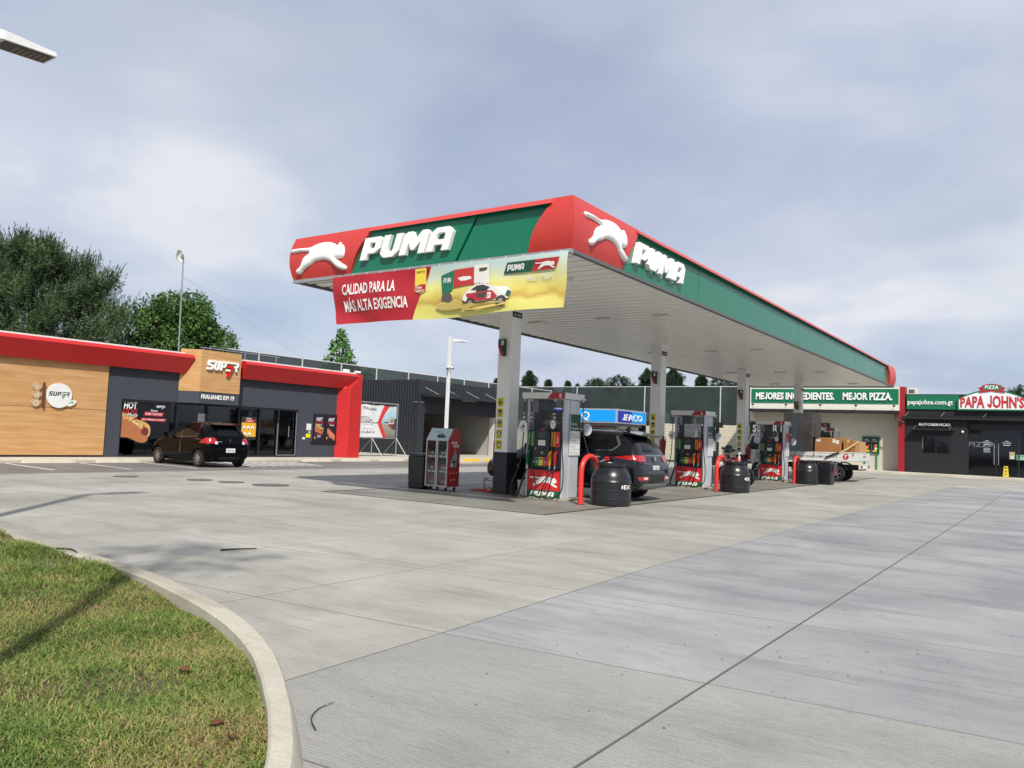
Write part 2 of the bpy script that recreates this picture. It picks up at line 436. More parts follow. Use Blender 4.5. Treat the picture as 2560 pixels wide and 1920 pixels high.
for X0, X1 in ((-40, -30), (-30, -22.8), (-22.8, -15.9), (-15.9, -9), (-9, -3.7), (-3.7, 3), (3, 12)): slab(X0, X1, 43.68, 52.8, M_beige)
for X0, X1 in ((12, 30), (-40.2, -25.2)): slab(X0, X1, -20, -1.9, M_beige)
slab(12, 30, -1.9, 52.8, M_beige)
slab(-1.3, 12, -14, -1.9, M_broom)
slab(6.4, 12, -1.9, 12.18, M_blue)

# pump pad inside a dark drain channel
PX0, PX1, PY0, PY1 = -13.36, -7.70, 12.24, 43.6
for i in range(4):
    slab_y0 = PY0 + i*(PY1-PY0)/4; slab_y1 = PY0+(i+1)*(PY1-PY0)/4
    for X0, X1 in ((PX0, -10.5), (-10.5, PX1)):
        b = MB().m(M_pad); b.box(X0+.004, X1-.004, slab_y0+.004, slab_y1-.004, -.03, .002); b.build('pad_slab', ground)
M_drain = mat('drain_iron', '#2b2a29', .6, var=.15, vscale=12)
dr = MB().m(M_drain)
for a in ((PX0-.09, PX1+.07, PY0-.075, PY0-.01), (PX0-.09, PX1+.07, PY1+.01, PY1+.075), (PX0-.085, PX0-.01, PY0-.01, PY1+.01), (PX1+.01, PX1+.07, PY0-.01, PY1+.01)):
    dr.box(a[0], a[1], a[2], a[3], -.012, .004)
d = dr.build('drain_channel'); struct(d)
# tank covers in the paving
M_iron = mat('cover_iron', '#605d59', .65, var=.2, vscale=8)
for k, (x, y, r) in enumerate(((-19.0, 10.85, .28), (-17.35, 11.8, .30), (-16.45, 12.05, .30), (-15.3, 12.3, .42))):
    b = MB().m(M_iron); b.lathe([(r*.86, -.002), (r*.86, .006), (0.01, .006)], (0, 0, 0), 28)
    o = b.build('tank_cover'); o.location = (x, y, 0)
    rg = MB().m(M_drain); rg.lathe([(r, -.002), (r, .008), (r*.9, .008), (r*.88, .003), (r*.88, -.002)], (0, 0, 0), 28); rg.build('cover_rim', o)
    tag(o, ['dark round tank cover in the paving, nearest the store', 'dark round tank cover second from the store front', 'dark round tank cover third from the store front', 'largest dark round tank cover, next to the pump pad corner'][k], 'manhole cover', 'tank covers in the forecourt')

# parking lines and hatching
M_white = mat('road_paint', '#d6d4cc', .7, var=.12, vscale=20)
for k, (y0, y1) in enumerate(((10.72, 10.48), (12.82, 12.58), (14.9, 14.68), (8.5, 8.3))):
    b = MB().m(M_white); b.add([(-25.1, y0-.05, .004), (-21.75, y1-.05, .004), (-21.75, y1+.05, .004), (-25.1, y0+.05, .004)], [(0, 1, 2, 3)])
    b.build('parking_line', ground)
b = MB().m(M_white)
for k in range(9):
    y = 16.9+k*.42; b.add([(-25.1, y+.55, .004), (-22.3, y-.15, .004), (-22.3, y, .004), (-25.1, y+.75, .004)], [(0, 1, 2, 3)])
b.build('hatched_paint', ground)

# ------------------------------------------------------------------ kerb, lawn
KO = [(-17, 4.35), (-14, 4.3), (-12, 4.25), (-10.4, 4.15), (-9.2, 4.06), (-8.25, 3.98), (-7.51, 3.95), (-7.05, 3.93), (-6.6, 3.89), (-5.85, 3.77), (-5.12, 3.59), (-4.72, 3.48), (-4.33, 3.34), (-3.97, 3.18), (-3.64, 3.01), (-3.35, 2.83), (-3.1, 2.66), (-2.72, 2.38), (-2.31, 2.03), (-1.85, 1.5), (-1.5, .8), (-1.35, 0), (-1.3, -2), (-1.3, -8)]
ko = [Vector((p.x, p.y)) for p in spline([(a, b_, 0) for a, b_ in KO], 4)]
def nrm(i):
    d = (ko[min(i+1, len(ko)-1)]-ko[max(i-1, 0)]).normalized(); return Vector((d.y, -d.x))*-1   # outward, towards the paving
b = MB().m(M_kerb); prof = [(.06, -.01), (.045, .02), (.004, .135), (-.012, .15), (-.115, .15), (-.13, .138), (-.135, -.01)]
n = len(prof)
vs_ = []; fs = []
rng = random.Random(3)
for i, p in enumerate(ko):
    nn = nrm(i); j = rng.uniform(-.003, .003)
    wid = 1.1 - .3*max(0, min(1, (p.x+4.6)/1.8))
    for o_, z in prof: q = p+nn*(o_*wid); vs_.append((q.x, q.y, z + (j if z > .1 else 0)))
for i in range(len(ko)-1):
    for k in range(n-1): a = i*n+k; fs.append((a, a+n, a+n+1, a+1))
b.add(vs_, fs); kerb = struct(b.build('kerb', smooth=35))

def smst(a, b_, x): t = max(0, min(1, (x-a)/(b_-a))); return t*t*(3-2*t)
ki = [ko[i]-nrm(i)*(.137-.035*max(0, min(1, (ko[i].x+4.6)/1.8))) for i in range(len(ko))]
# arc length table
acc = [0]
for i in range(1, len(ki)): acc.append(acc[-1]+(ki[i]-ki[i-1]).length)
INW = Vector((-.28, -.96))
def lawn_h(x, y):
    return .062 + .085*smst(-5.2, -8.5, x) + .012*math.sin(x*2.3+y*1.1) + .01*math.sin(x*5.1-y*3.7) + .03*smst(3.0, .5, y)
m_lawn, t, p, n_, l_ = node_mat('lawn_soil')
g_ = n_('ShaderNodeNewGeometry')
a1 = n_('ShaderNodeTexNoise'); a1.inputs['Scale'].default_value = 1.6; a1.inputs['Detail'].default_value = 6; l_(g_.outputs['Position'], a1.inputs['Vector'])
cr = n_('ShaderNodeValToRGB'); l_(a1.outputs['Fac'], cr.inputs[0]); e = cr.color_ramp.elements
e[0].position = .35; e[0].color = (*lin('#5a5330'), 1); e[1].position = .7; e[1].color = (*lin('#6b5844'), 1)
l_(cr.outputs[0], p.inputs['Base Color']); p.inputs['Roughness'].default_value = .95
a2 = n_('ShaderNodeTexNoise'); a2.inputs['Scale'].default_value = 55; a2.inputs['Detail'].default_value = 5; l_(g_.outputs['Position'], a2.inputs['Vector']); bp = n_('ShaderNodeBump'); bp.inputs['Strength'].default_value = 1; bp.inputs['Distance'].default_value = .03; l_(a2.outputs['Fac'], bp.inputs['Height']); l_(bp.outputs[0], p.inputs['Normal'])
b = MB().m(m_lawn); nt_ = 16; vs_ = []; fs = []
for i, p_ in enumerate(ki):
    for k in range(nt_+1):
        q = p_+INW*(8*(k/nt_)**1.3) + nrm(i)*.02*(k == 0); vs_.append((q.x, q.y, lawn_h(q.x, q.y)))
for i in range(len(ki)-1):
    for k in range(nt_): a = i*(nt_+1)+k; fs.append((a, a+nt_+1, a+nt_+2, a+1)[::-1])
b.add(vs_, fs); lawn = struct(b.build('lawn', smooth=180))

# grass blades
def grass_material():
    m, t, p, n, l = node_mat('grass_blades')
    g = n('ShaderNodeNewGeometry')
    nz = n('ShaderNodeTexNoise'); nz.inputs['Scale'].default_value = 1.5; nz.inputs['Detail'].default_value = 5; nz.inputs['Roughness'].default_value = .65; l(g.outputs['Position'], nz.inputs['Vector'])
    ad = n('ShaderNodeMath'); ad.operation = 'MULTIPLY_ADD'; l(g.outputs['Random Per Island'], ad.inputs[0]); ad.inputs[1].default_value = .40; l(nz.outputs['Fac'], ad.inputs[2])
    cr = n('ShaderNodeValToRGB'); l(ad.outputs[0], cr.inputs[0]); e = cr.color_ramp.elements
    for _ in range(3): e.new(.5)
    for k, (po, c) in enumerate(((.42, '#46642b'), (.64, '#648037'), (.82, '#86974a'), (.95, '#aea267'), (1.06, '#a08a62'))):
        e[k].position = min(1, po*.88); e[k].color = (*lin(c), 1)
    l(cr.outputs[0], p.inputs['Base Color']); p.inputs['Roughness'].default_value = .6; p.inputs['Specular IOR Level'].default_value = .3
    tr = n('ShaderNodeBsdfTranslucent'); l(cr.outputs[0], tr.inputs['Color'])
    mx = n('ShaderNodeMixShader'); mx.inputs[0].default_value = .3; l(p.outputs[0], mx.inputs[1]); l(tr.outputs[0], mx.inputs[2])
    l(mx.outputs[0], t.nodes['Material Output'].inputs[0]); return m
def make_grass(nb):
    rs = np.random.RandomState(5)
    kx = np.array([q.x for q in ki]); ky = np.array([q.y for q in ki]); ac = np.array(acc)
    s = rs.uniform(0, ac[-1], nb*6); tt = rs.uniform(0, 1, nb*6)**1.25*7.0
    x = np.interp(s, ac, kx)+INW.x*tt; y = np.interp(s, ac, ky)+INW.y*tt
    d = np.hypot(x, y); az = np.degrees(np.arctan2(-x, y))
    keep = (az > 24) & (az < 82) & (d > 2.2) & (d < 14)
    pr = np.clip(5.0/d, 0, 1)**1.1
    # bare, dry patches
    pn = np.sin(x*1.7+1.3*np.sin(y*2.1))*np.sin(y*2.6+1.1*np.sin(x*1.9)) + .5*np.sin(x*4.3-y*3.1)
    edge = np.clip((tt)/.9, 0, 1)
    bare = np.clip((pn-.5)*1.5, 0, .72)*(1-.75*edge) + np.clip(pn-.95, 0, .3)
    keep &= rs.uniform(0, 1, len(x)) < pr*(1-bare)
    x = x[keep][:nb]; y = y[keep][:nb]; tt = tt[keep][:nb]; k = len(x)
    z = np.array([lawn_h(a, b_) for a, b_ in zip(x, y)])-.006
    hh = rs.uniform(.018, .045, k)*(1+.9*(x < -6.3)*rs.uniform(0, 1, k)); wd = rs.uniform(.0018, .0036, k)
    a = rs.uniform(0, 2*np.pi, k); lean = rs.uniform(.35, 1.5, k)*hh*1.5
    dx, dy = np.cos(a), np.sin(a); px, py = -dy*wd, dx*wd
    v = np.zeros((k, 5, 3))
    v[:, 0] = np.stack([x-px, y-py, z], 1); v[:, 1] = np.stack([x+px, y+py, z], 1)
    v[:, 2] = np.stack([x+px*.8+dx*lean*.4, y+py*.8+dy*lean*.4, z+hh*.65], 1); v[:, 3] = np.stack([x-px*.8+dx*lean*.4, y-py*.8+dy*lean*.4, z+hh*.65], 1)
    v[:, 4] = np.stack([x+dx*lean, y+dy*lean, z+hh*rs.uniform(.7, 1.05, k)], 1)
    me = bpy.data.meshes.new('grass'); me.vertices.add(k*5); me.vertices.foreach_set('co', v.reshape(-1))
    base = np.arange(k)*5
    li = np.concatenate([np.stack([base, base+1, base+2, base+3], 1), np.stack([base+3, base+2, base+4], 1)], 1)
    me.loops.add(k*7); me.loops.foreach_set('vertex_index', li.reshape(-1).astype(np.int32))
    me.polygons.add(k*2); st = np.stack([np.arange(k)*7, np.arange(k)*7+4], 1).reshape(-1)
    me.polygons.foreach_set('loop_start', st.astype(np.int32)); me.update(calc_edges=True); me.validate()
    me.materials.append(grass_material())
    o = bpy.data.objects.new('grass', me); COL.objects.link(o)
    o['kind'] = 'stuff'; tag(o, 'short patchy green grass inside the curved concrete kerb', 'grass')
make_grass(230000)

# fallen twigs and leaves
M_twig = mat('twig_bark', '#3d3a30', .9, var=.2)
def twig(pts, r, label):
    b = MB().m(M_twig); sp = spline(pts, 5); b.tube(sp, [r*(1-.6*i/len(sp)) for i in range(len(sp))], 5)
    tag(b.build('twig', smooth=180), label, 'twig')
twig([(-7.62, 5.5, .012), (-7.56, 5.66, .014), (-7.47, 5.86, .012)], .013, 'straight dark twig lying on the beige concrete beyond the kerb')
twig([(-2.84, 2.62, .008), (-2.96, 2.7, .01), (-3.04, 2.82, .008), (-3.05, 2.93, .01)], .0045, 'curved thin twig lying on the broom-finished concrete beside the kerb')
twig([(-7.82, 3.84, .16), (-7.68, 3.9, .165), (-7.5, 3.87, .16)], .012, 'dark twig resting on top of the curved kerb')
M_dead = mat('dead_leaf', '#5f3a22', .85, var=.25)
for x, y, a, lb in ((-3.82, 2.55, .4, 'larger curled brown leaf on the lawn'), (-2.98, 2.15, 1.5, 'flat brown leaf on the lawn near the frame bottom'), (-2.80, 2.13, 2.6, 'small orange-brown leaf on the lawn by the kerb')):
    b = MB().m(M_dead); 
    for k in range(4):
        s0, s1 = k/4, (k+1)/4; wv = lambda s: .022*math.sin(math.pi*min(1, s*.95+.03)); cz = lambda s: .012*math.sin(3*s)
        b.add([(s0*.065, -wv(s0), .012+cz(s0)), (s1*.065, -wv(s1), .012+cz(s1)), (s1*.065, 0, cz(s1)), (s0*.065, 0, cz(s0))], [(0, 1, 2, 3)])
        b.add([(s0*.065, wv(s0), .012+cz(s0)), (s1*.065, wv(s1), .012+cz(s1)), (s1*.065, 0, cz(s1)), (s0*.065, 0, cz(s0))], [(3, 2, 1, 0)])
    o = b.build('fallen_leaf', smooth=180); o.location = (x, y, lawn_h(x, y)+.022); o.rotation_euler = (.2, .1, a); tag(o, lb, 'leaf')

# wind-blown debris on the paving
rs = np.random.RandomState(21); b = MB().m(M_twig)
for k in range(110):
    x, y = (rs.uniform(-9, 2), rs.uniform(3.2, 13)) if k < 150 else (rs.uniform(-20, -7), rs.uniform(5, 12))
    if k < 60: x, y = rs.uniform(-3.6, .8), rs.uniform(2.6, 6.5)
    a = rs.uniform(0, 6.28); l2 = rs.uniform(.005, .018); w2_ = rs.uniform(.002, .006); c_, s_ = math.cos(a), math.sin(a)
    b.add([(x-c_*l2, y-s_*l2, .002), (x+s_*w2_, y-c_*w2_, .005), (x+c_*l2, y+s_*l2, .003), (x-s_*w2_, y+c_*w2_, .004)], [(0, 1, 2, 3)])
o = b.build('leaf_litter'); o['kind'] = 'stuff'; tag(o, 'tiny dry leaf scraps scattered over the concrete', 'litter')

# ------------------------------------------------------------------ pavements in front of the buildings
b = MB().m(M_walk); b.box(-34, -25.2, 4, 29.2, -.02, .1); struct(b.build('store_pavement', bevel=.015))
b = MB().m(M_walk); b.box(-40, -22.9, 29.2, 43.6, -.02, .1); struct(b.build('warehouse_pavement', bevel=.015))
b = MB().m(M_walk); b.box(-19.5, 12, 52.85, 70, -.02, .15); struct(b.build('pizzeria_pavement', bevel=.015))
M_stop = mat('wheel_stop_concrete', '#bdb6a6', .85, var=.12, bump=.3)
ws = [(9.15, 10.5), (11.1, 12.65), (13.3, 14.75), (21.6, 23.15), (23.7, 25.4), (26.0, 27.6)]
for k, (y0, y1) in enumerate(ws):
    b = MB().m(M_stop); b.add([(-25.16, 0, 0), (-24.98, 0, 0), (-25.02, 0, .1), (-25.12, 0, .1)], []); b.v = []; b.f = []; b.mi = []
    L2 = (y1-y0)/2
    b.hexa([(-.09, -L2, 0), (.09, -L2, 0), (.09, L2, 0), (-.09, L2, 0), (-.06, -L2+.05, .11), (.05, -L2+.05, .11), (.05, L2-.05, .11), (-.06, L2-.05, .11)])
    o = b.build('wheel_stop', bevel=.008); o.location = (-25.02, (y0+y1)/2, .004)
    tag(o, ['concrete wheel stop at the far left end of the store front', 'concrete wheel stop below the round store sign', 'concrete wheel stop under the front of the black hatchback', 'concrete wheel stop in front of the glass store doors', 'concrete wheel stop in front of the twin wall posters', 'concrete wheel stop beyond the red store pillar'][k], 'wheel stop', 'wheel stops along the store front')
M_yel = mat('yellow_paint', '#e0a92e', .7, var=.1, vscale=8)
for k, (y0, y1) in enumerate(((29.6, 30.75), (31.2, 32.4))):
    b = MB().m(M_yel); L2 = (y1-y0)/2
    b.hexa([(-.09, -L2, 0), (.09, -L2, 0), (.09, L2, 0), (-.09, L2, 0), (-.06, -L2+.03, .12), (.05, -L2+.03, .12), (.05, L2-.03, .12), (-.06, L2-.03, .12)])
    o = b.build('yellow_wheel_stop', bevel=.008); o.location = (-23.05, (y0+y1)/2, .1)
    tag(o, ['yellow wheel stop nearest the oil display cabinet', 'yellow wheel stop left of the first canopy column'][k], 'wheel stop', 'yellow wheel stops by the black warehouse')
# ------------------------------------------------------------------ fuel canopy
M_red = mat('fascia_red', '#c43c35', .36, var=.05, vscale=.8, streak=.05)
M_green = mat('fascia_green', '#0b6e4f', .22, var=.05, vscale=.9, streak=.07)
M_trim = mat('trim_grey', '#9b9c9d', .4, metal=.3)
M_under = mat('trim_dark', '#5c5e60', .6)
M_letter = mat('letter_white', '#e9e9e6', .35, var=.03)
M_sof = mat('soffit_metal', '#eeede8', .16, var=.05, vscale=.6, streak=.04)
M_col = mat('column_white', '#ececea', .42, var=.04, vscale=1.5, streak=.04)
M_colb = mat('column_black', '#22262b', .45, var=.12, vscale=4)
M_roof = mat('roof_sheet', '#55575a', .7)
SOF = 4.62
canopy = thing('fuel_canopy', 'red and green fuel station canopy on white columns', 'canopy', (-10.4, 27.45, 0))
X0, X1, Y0, Y1 = -13.93, -6.87, 11.52, 43.38
def bul(z): return .09*(1-((z-5.08)/.48)**2)+.01
ZZ = [4.62+.93*i/10 for i in range(11)]
def cap(name, rows, label=None):
    """rows: list over z of list of points (outer surface); inner return added behind"""
    b = MB().m(M_red); nz = len(rows); k = len(rows[0]); vs_ = [q for r_ in rows for q in r_]; fs = []
    for i in range(nz-1):
        for j in range(k-1): a = i*k+j; fs.append((a, a+1, a+k+1, a+k))
    b.add(vs_, fs)
    return b
def lerp(a, b_, t): return a+(b_-a)*t
def bl(z, top, bot):            # slanted, slightly curved boundary
    t = (z-4.62)/.83; return lerp(bot, top, t) + .10*math.sin(math.pi*min(1, max(0, t)))*(-1 if top > bot else 1)*.6
# near corner cap (front + right side)
def corner_rows(front_b, side_b, sxn, syn, XX, YY, nf=6):
    rows = []
    for z in ZZ:
        o_ = bul(z); cx, cy = XX+sxn*o_, YY+syn*o_
        fb = bl(min(z, 5.45), *front_b) if front_b else None; r_ = []
        for i in range(nf+1): r_.append((lerp(fb, cx, i/nf), cy, z))
        sb = bl(min(z, 5.45), *side_b)
        for i in range(1, nf+1): r_.append((cx, lerp(cy, sb, i/nf), z))
        rows.append(r_)
    return rows
def close_back(b, rows, XX, YY, inx, iny):
    """side walls where the cap steps back to the green panel, and a top"""
    k = len(rows[0])
    for e, (dx, dy) in ((0, (0, iny)), (k-1, (inx, 0))):
        vs_ = []; fs = []
        for r_ in rows: q = r_[e]; vs_ += [q, (q[0]+dx, q[1]+dy, q[2])]
        for i in range(len(rows)-1): a = i*2; fs.append((a, a+1, a+3, a+2) if e else (a+2, a+3, a+1, a))
        b.add(vs_, fs)
    top = rows[-1]; b.add([*top]+[(q[0] if i < k//2 else q[0]+inx, q[1]+iny if i <= k//2 else q[1], q[2]) for i, q in enumerate(top)], [(i, i+1, k+i+1, k+i) for i in range(k-1)])
    bt = rows[0]; b.add([*bt]+[(q[0] if i < k//2 else q[0]+inx, q[1]+iny if i <= k//2 else q[1], q[2]) for i, q in enumerate(bt)], [(k+i, k+i+1, i+1, i) for i in range(k-1)])
# right near corner
rw = corner_rows((-7.28, -7.74), (14.0, 13.37), 1, -1, X1, Y0); b = cap('c', rw); close_back(b, rw, X1, Y0, -.22, .22); cornerN = b.build('corner_cap', canopy, smooth=40, world=True)
# front left corner: mirrored in X (front boundary on its right)
rw = []
for z in ZZ:
    o_ = bul(z); cx, cy = X0-o_, Y0-o_; fb = bl(min(z, 5.45), -11.61, -12.15)
    rw.append([(lerp(cx, fb, i/6), cy, z) for i in range(7)])
b = cap('c', rw)
vs_ = []; fs = []
for r_ in rw: q = r_[-1]; vs_ += [q, (q[0], q[1]+.22, q[2])]
for i in range(10): a = 2*i; fs.append((a, a+1, a+3, a+2))
b.add(vs_, fs)
rs_ = [[(r_[0][0], lerp(14.0, r_[0][1], i/4), r_[0][2]) for i in range(5)] for r_ in rw]
vs_ = [q for r_ in rs_ for q in r_]; b.add(vs_, [(i*5+j, i*5+j+1, i*5+j+6, i*5+j+5) for i in range(10) for j in range(4)])
b.add([rw[-1][0], rw[-1][-1], (rw[-1][-1][0], 14.0, 5.55), (rw[-1][0][0], 14.0, 5.55)], [(0, 1, 2, 3)])
b.add([rw[0][0], rw[0][-1], (rw[0][-1][0], 11.9, 4.62), (rw[0][0][0], 11.9, 4.62)], [(3, 2, 1, 0)])
cornerL = b.build('corner_cap', canopy, smooth=40, world=True)
# far right and far left corners
for sx, XX in ((1, X1), (-1, X0)):
    rw = []
    for z in ZZ:
        o_ = bul(z); sb = bl(min(z, 5.45), 41.55, 41.9); cx, cy = XX+sx*o_, Y1+o_
        rw.append([(cx, lerp(sb, cy, i/4), z) for i in range(5)] + [(lerp(cx, XX-sx*1.6, i/4), cy, z) for i in range(1, 5)])
    if sx < 0: rw = [r_[::-1] for r_ in rw]
    b = cap('c', rw)
    e = 0 if sx > 0 else -1
    vs_ = []; fs = []
    for r_ in rw: q = r_[e]; vs_ += [q, (q[0]-sx*.22, q[1], q[2])]
    for i in range(10): a = 2*i; fs.append((a, a+1, a+3, a+2) if sx > 0 else (a+2, a+3, a+1, a)); 
    b.add(vs_, fs)
    b.add([(XX+sx*.0, 41.55, 5.55), (XX+sx*.0, Y1, 5.55), (XX-sx*1.6, Y1, 5.55), (XX-sx*1.6, 41.55, 5.55)], [(0, 1, 2, 3) if sx > 0 else (3, 2, 1, 0)])
    b.build('corner_cap', canopy, smooth=40, world=True)
# red top trim between the caps: sloped lip over a dark recess
def trim(name, p0, p1, outv):
    p0 = Vector((*p0, 0)); p1 = Vector((*p1, 0)); o_ = Vector((*outv, 0))
    pr = [(.10, 5.44), (.01, 5.55), (-.3, 5.55), (-.3, 5.49), (-.05, 5.49)]
    b = MB().m(M_red); k = len(pr)
    vs_ = [tuple(p+o_*a+Vector((0, 0, z))) for p in (p0, p1) for a, z in pr]
    b.add(vs_, [(i, i+1, k+i+1, k+i) for i in range(3)]+[tuple(range(k))[::-1], tuple(range(k, 2*k))])
    b.m(M_under).add([vs_[3], vs_[4], vs_[0], vs_[k+3], vs_[k+4], vs_[k]], [(0, 1, 4, 3), (1, 2, 5, 4)])
    b.build('top_trim', canopy, world=True)
trim('t', (-7.25, Y0), (-11.65, Y0), (0, -1)); trim('t', (X1, 41.6), (X1, 13.95), (1, 0)); trim('t', (X0, 14.0), (X0, 41.6), (-1, 0)); trim('t', (-12.3, Y1), (-8.5, Y1), (0, 1))
# green panels (separate sheets)
FR_F = frame((0, Y0+.02, 0), (1, 0, 0), (0, 0, 1)); FR_R = frame((X1-.02, 0, 0), (0, 1, 0), (0, 0, 1))
def panel(poly, fr, d0, d1): MB().m(M_green).prism(poly, fr, d0, d1).build('green_panel', canopy, world=True, bevel=.006)
panel([(-12.35, 4.62), (-9.40, 4.62), (-8.89, 5.5), (-12.3, 5.5)], FR_F, -.12, .035)
panel([(-9.38, 4.62), (-7.4, 4.62), (-7.0, 5.5), (-8.87, 5.5)], FR_F, -.12, .0)
ys = [13.2, 17.35, 21.6, 25.85, 30.1, 34.35, 38.6, 42.2]
for i in range(7): panel([(ys[i]+.006, 4.62), (ys[i+1]-.006, 4.62), (ys[i+1]-.006, 5.5), (ys[i]+.006, 5.5)], FR_R, -.12, .004*(i % 2))
FR_L = frame((X0+.02, 0, 0), (0, -1, 0), (0, 0, 1)); panel([(-42, 4.62), (-13.8, 4.62), (-13.8, 5.5), (-42, 5.5)], FR_L, -.12, 0)
FR_B = frame((0, Y1-.02, 0), (-1, 0, 0), (0, 0, 1)); panel([(8, 4.62), (12.8, 4.62), (12.8, 5.5), (8, 5.5)], FR_B, -.12, 0)
# bottom edge trim
b = MB().m(M_trim)
for a in ((X0-.02, X1+.02, Y0-.04, Y0+.06), (X0-.02, X1+.02, Y1-.06, Y1+.02)): b.box(*a, 4.55, 4.618)
b.m(M_under)
for a in ((X1-.06, X1+.03, Y0+.07, Y1-.07), (X0-.03, X0+.06, Y0+.07, Y1-.07)): b.box(*a, 4.56, 4.617)
b.build('edge_trim', canopy, world=True)
# roof deck
b = MB().m(M_roof); b.box(X0+.25, X1-.25, Y0+.25, Y1-.25, 4.75, 5.5); b.build('roof_deck', canopy, world=True)
# soffit of narrow metal strips
me = MB().m(M_sof); hw = .1975; pf = [(-hw, .012), (-hw+.035, -.010), (-.10, -.026), (-.02, -.034), (.06, -.036), (.13, -.030), (hw-.02, -.018), (hw, .012)]; k = len(pf)
me.add([(sx, y, z) for sx in (-3.45, 3.45) for y, z in pf], [(i, k+i, k+i+1, i+1)[::-1] for i in range(1, k-2)]+[tuple(range(k)), tuple(range(2*k-1, k-1, -1)), (0, k-1, 2*k-1, k)])
me.m(mat('soffit_groove_shade', '#66665f', .6)); me.f += [[1, k+1, k, 0], [k-1, 2*k-1, 2*k-2, k-2]]; me.mi += [me.cur]*2  # shade between the ribs painted as dark grey strip edges
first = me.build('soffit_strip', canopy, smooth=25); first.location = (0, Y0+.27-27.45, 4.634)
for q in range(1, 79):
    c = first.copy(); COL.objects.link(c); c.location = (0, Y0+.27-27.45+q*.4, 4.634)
# soffit lamps
M_lampw = mat('lamp_housing', '#d4d4d0', .4); M_lens = mat('lamp_lens', '#e6e6e2', .2)
for Y in (18.62, 26.5, 34.7, 41.2, 13.6):
    for X in (-12.1, -9.95, -8.33):
        if Y in (41.2, 13.6) and X == -9.95: continue
        b = MB().m(M_lampw); b.prism(rrect(-.24, .24, -.16, .16, .05), frame((X, Y, 4.62), (1, 0, 0), (0, 1, 0)), -.06, -.002)
        o = b.build('canopy_light', canopy, world=True)
        MB().m(M_lens).prism(rrect(-.17, .17, -.11, .11, .04), frame((X, Y, 4.56), (1, 0, 0), (0, 1, 0)), -.008, .002).build('lamp_lens', o, world=True)

# lettering: heavy slanted capitals
PU = {'P': ([[(0, 0), (.3, 0), (.3, .27), (.62, .27), (.84, .46), (.84, .86), (.70, 1), (-.02, 1)], [(.3, .5), (.52, .5), (.56, .55), (.56, .71), (.52, .76), (.3, .76)]], .84),
      'U': ([[(0, 1), (.3, 1), (.3, .34), (.36, .25), (.5, .25), (.56, .34), (.56, 1), (.86, 1), (.86, .25), (.64, 0), (.2, 0), (0, .2)]], .86),
      'M': ([[(0, 0), (0, .84), (.13, 1), (.36, 1), (.56, .62), (.78, 1), (1.0, 1), (1.12, .86), (1.12, 0), (.83, 0), (.83, .52), (.63, .18), (.48, .18), (.29, .52), (.29, 0)]], 1.12),
      'A': ([[(0, 0), (0, .78), (.22, 1), (.72, 1), (.95, .78), (.95, 0), (.65, 0), (.65, .26), (.3, .26), (.3, 0)], [(.3, .48), (.65, .48), (.65, .7), (.6, .76), (.36, .76), (.3, .7)]], .95)}
def puma_letters(h, width, shear=.26, gap=.07):
    tot = sum(PU[c][1] for c in 'PUMA')+gap*3+shear; k = width/tot; x = 0; o = []
    for c in 'PUMA':
        lp, wd = PU[c]; o.append([[((q[0]+x+shear*q[1])*k, q[1]*h) for q in l_] for l_ in lp]); x += wd+gap
    return o
M_letside = M_letter
def puma_sign(fr, a, b0, h, wd, d):
    for lp in puma_letters(h, wd):
        vf = thick(shape(lp), d); b = MB().m(M_letter); b.geo(vf, fr, a, b0, .0); b.build('letter', canopy, world=True, bevel=.004)
puma_sign(frame((0, Y0-.02, 0), (1, 0, 0), (0, 0, 1)), -11.84, 4.85, .45, 2.48, .085)
puma_sign(frame((X1-.016, 0, 0), (0, 1, 0), (0, 0, 1)), 13.86, 4.85, .44, 2.5, .10)
CAT = [(125, 470), (135, 461), (200, 452), (262, 446), (300, 431), (345, 419), (392, 415), (430, 421), (455, 430), (461, 417), (469, 412), (478, 421), (490, 427), (498, 440), (501, 462), (492, 482), (470, 489), (448, 492), (465, 502), (490, 514), (508, 521), (512, 532), (504, 540), (483, 541), (452, 533), (428, 519), (405, 506), (368, 500), (330, 505), (302, 512), (272, 530), (240, 545), (217, 560), (203, 574), (187, 580), (174, 576), (172, 562), (190, 549), (205, 530), (211, 510), (230, 490), (256, 474), (252, 468), (200, 470), (142, 480), (128, 478)]
def cat_loop(wd):
    k = wd/387; return smooth_loop([((x-125)*k, -(y+.14*(x-125)-470)*k) for x, y in CAT[::-1]], 2)
def cat_emblem(fr, a, b0, wd):
    lp = [(x, y) for x, y in cat_loop(wd)]; vf = puff(lp, .055, .085); n_l = len(lp)
    b = MB().m(M_letter); b.geo(vf, fr, a, b0, .012); b.add([fr(a+x, b0+y, .012) for x, y in lp]+[fr(a+x, b0+y, -.06) for x, y in lp], [(i, n_l+i, n_l+(i+1) % n_l, (i+1) % n_l) for i in range(n_l)]); b.build('cat_emblem', canopy, world=True, smooth=60)
cat_emblem(frame((0, Y0-.085, 0), (1, 0, 0), (0, 0, 1)), -13.98, 5.26, 1.74)
cat_emblem(frame((X1+.085, 0, 0), (0, 1, 0), (0, 0, 1)), 11.78, 5.30, 1.66)

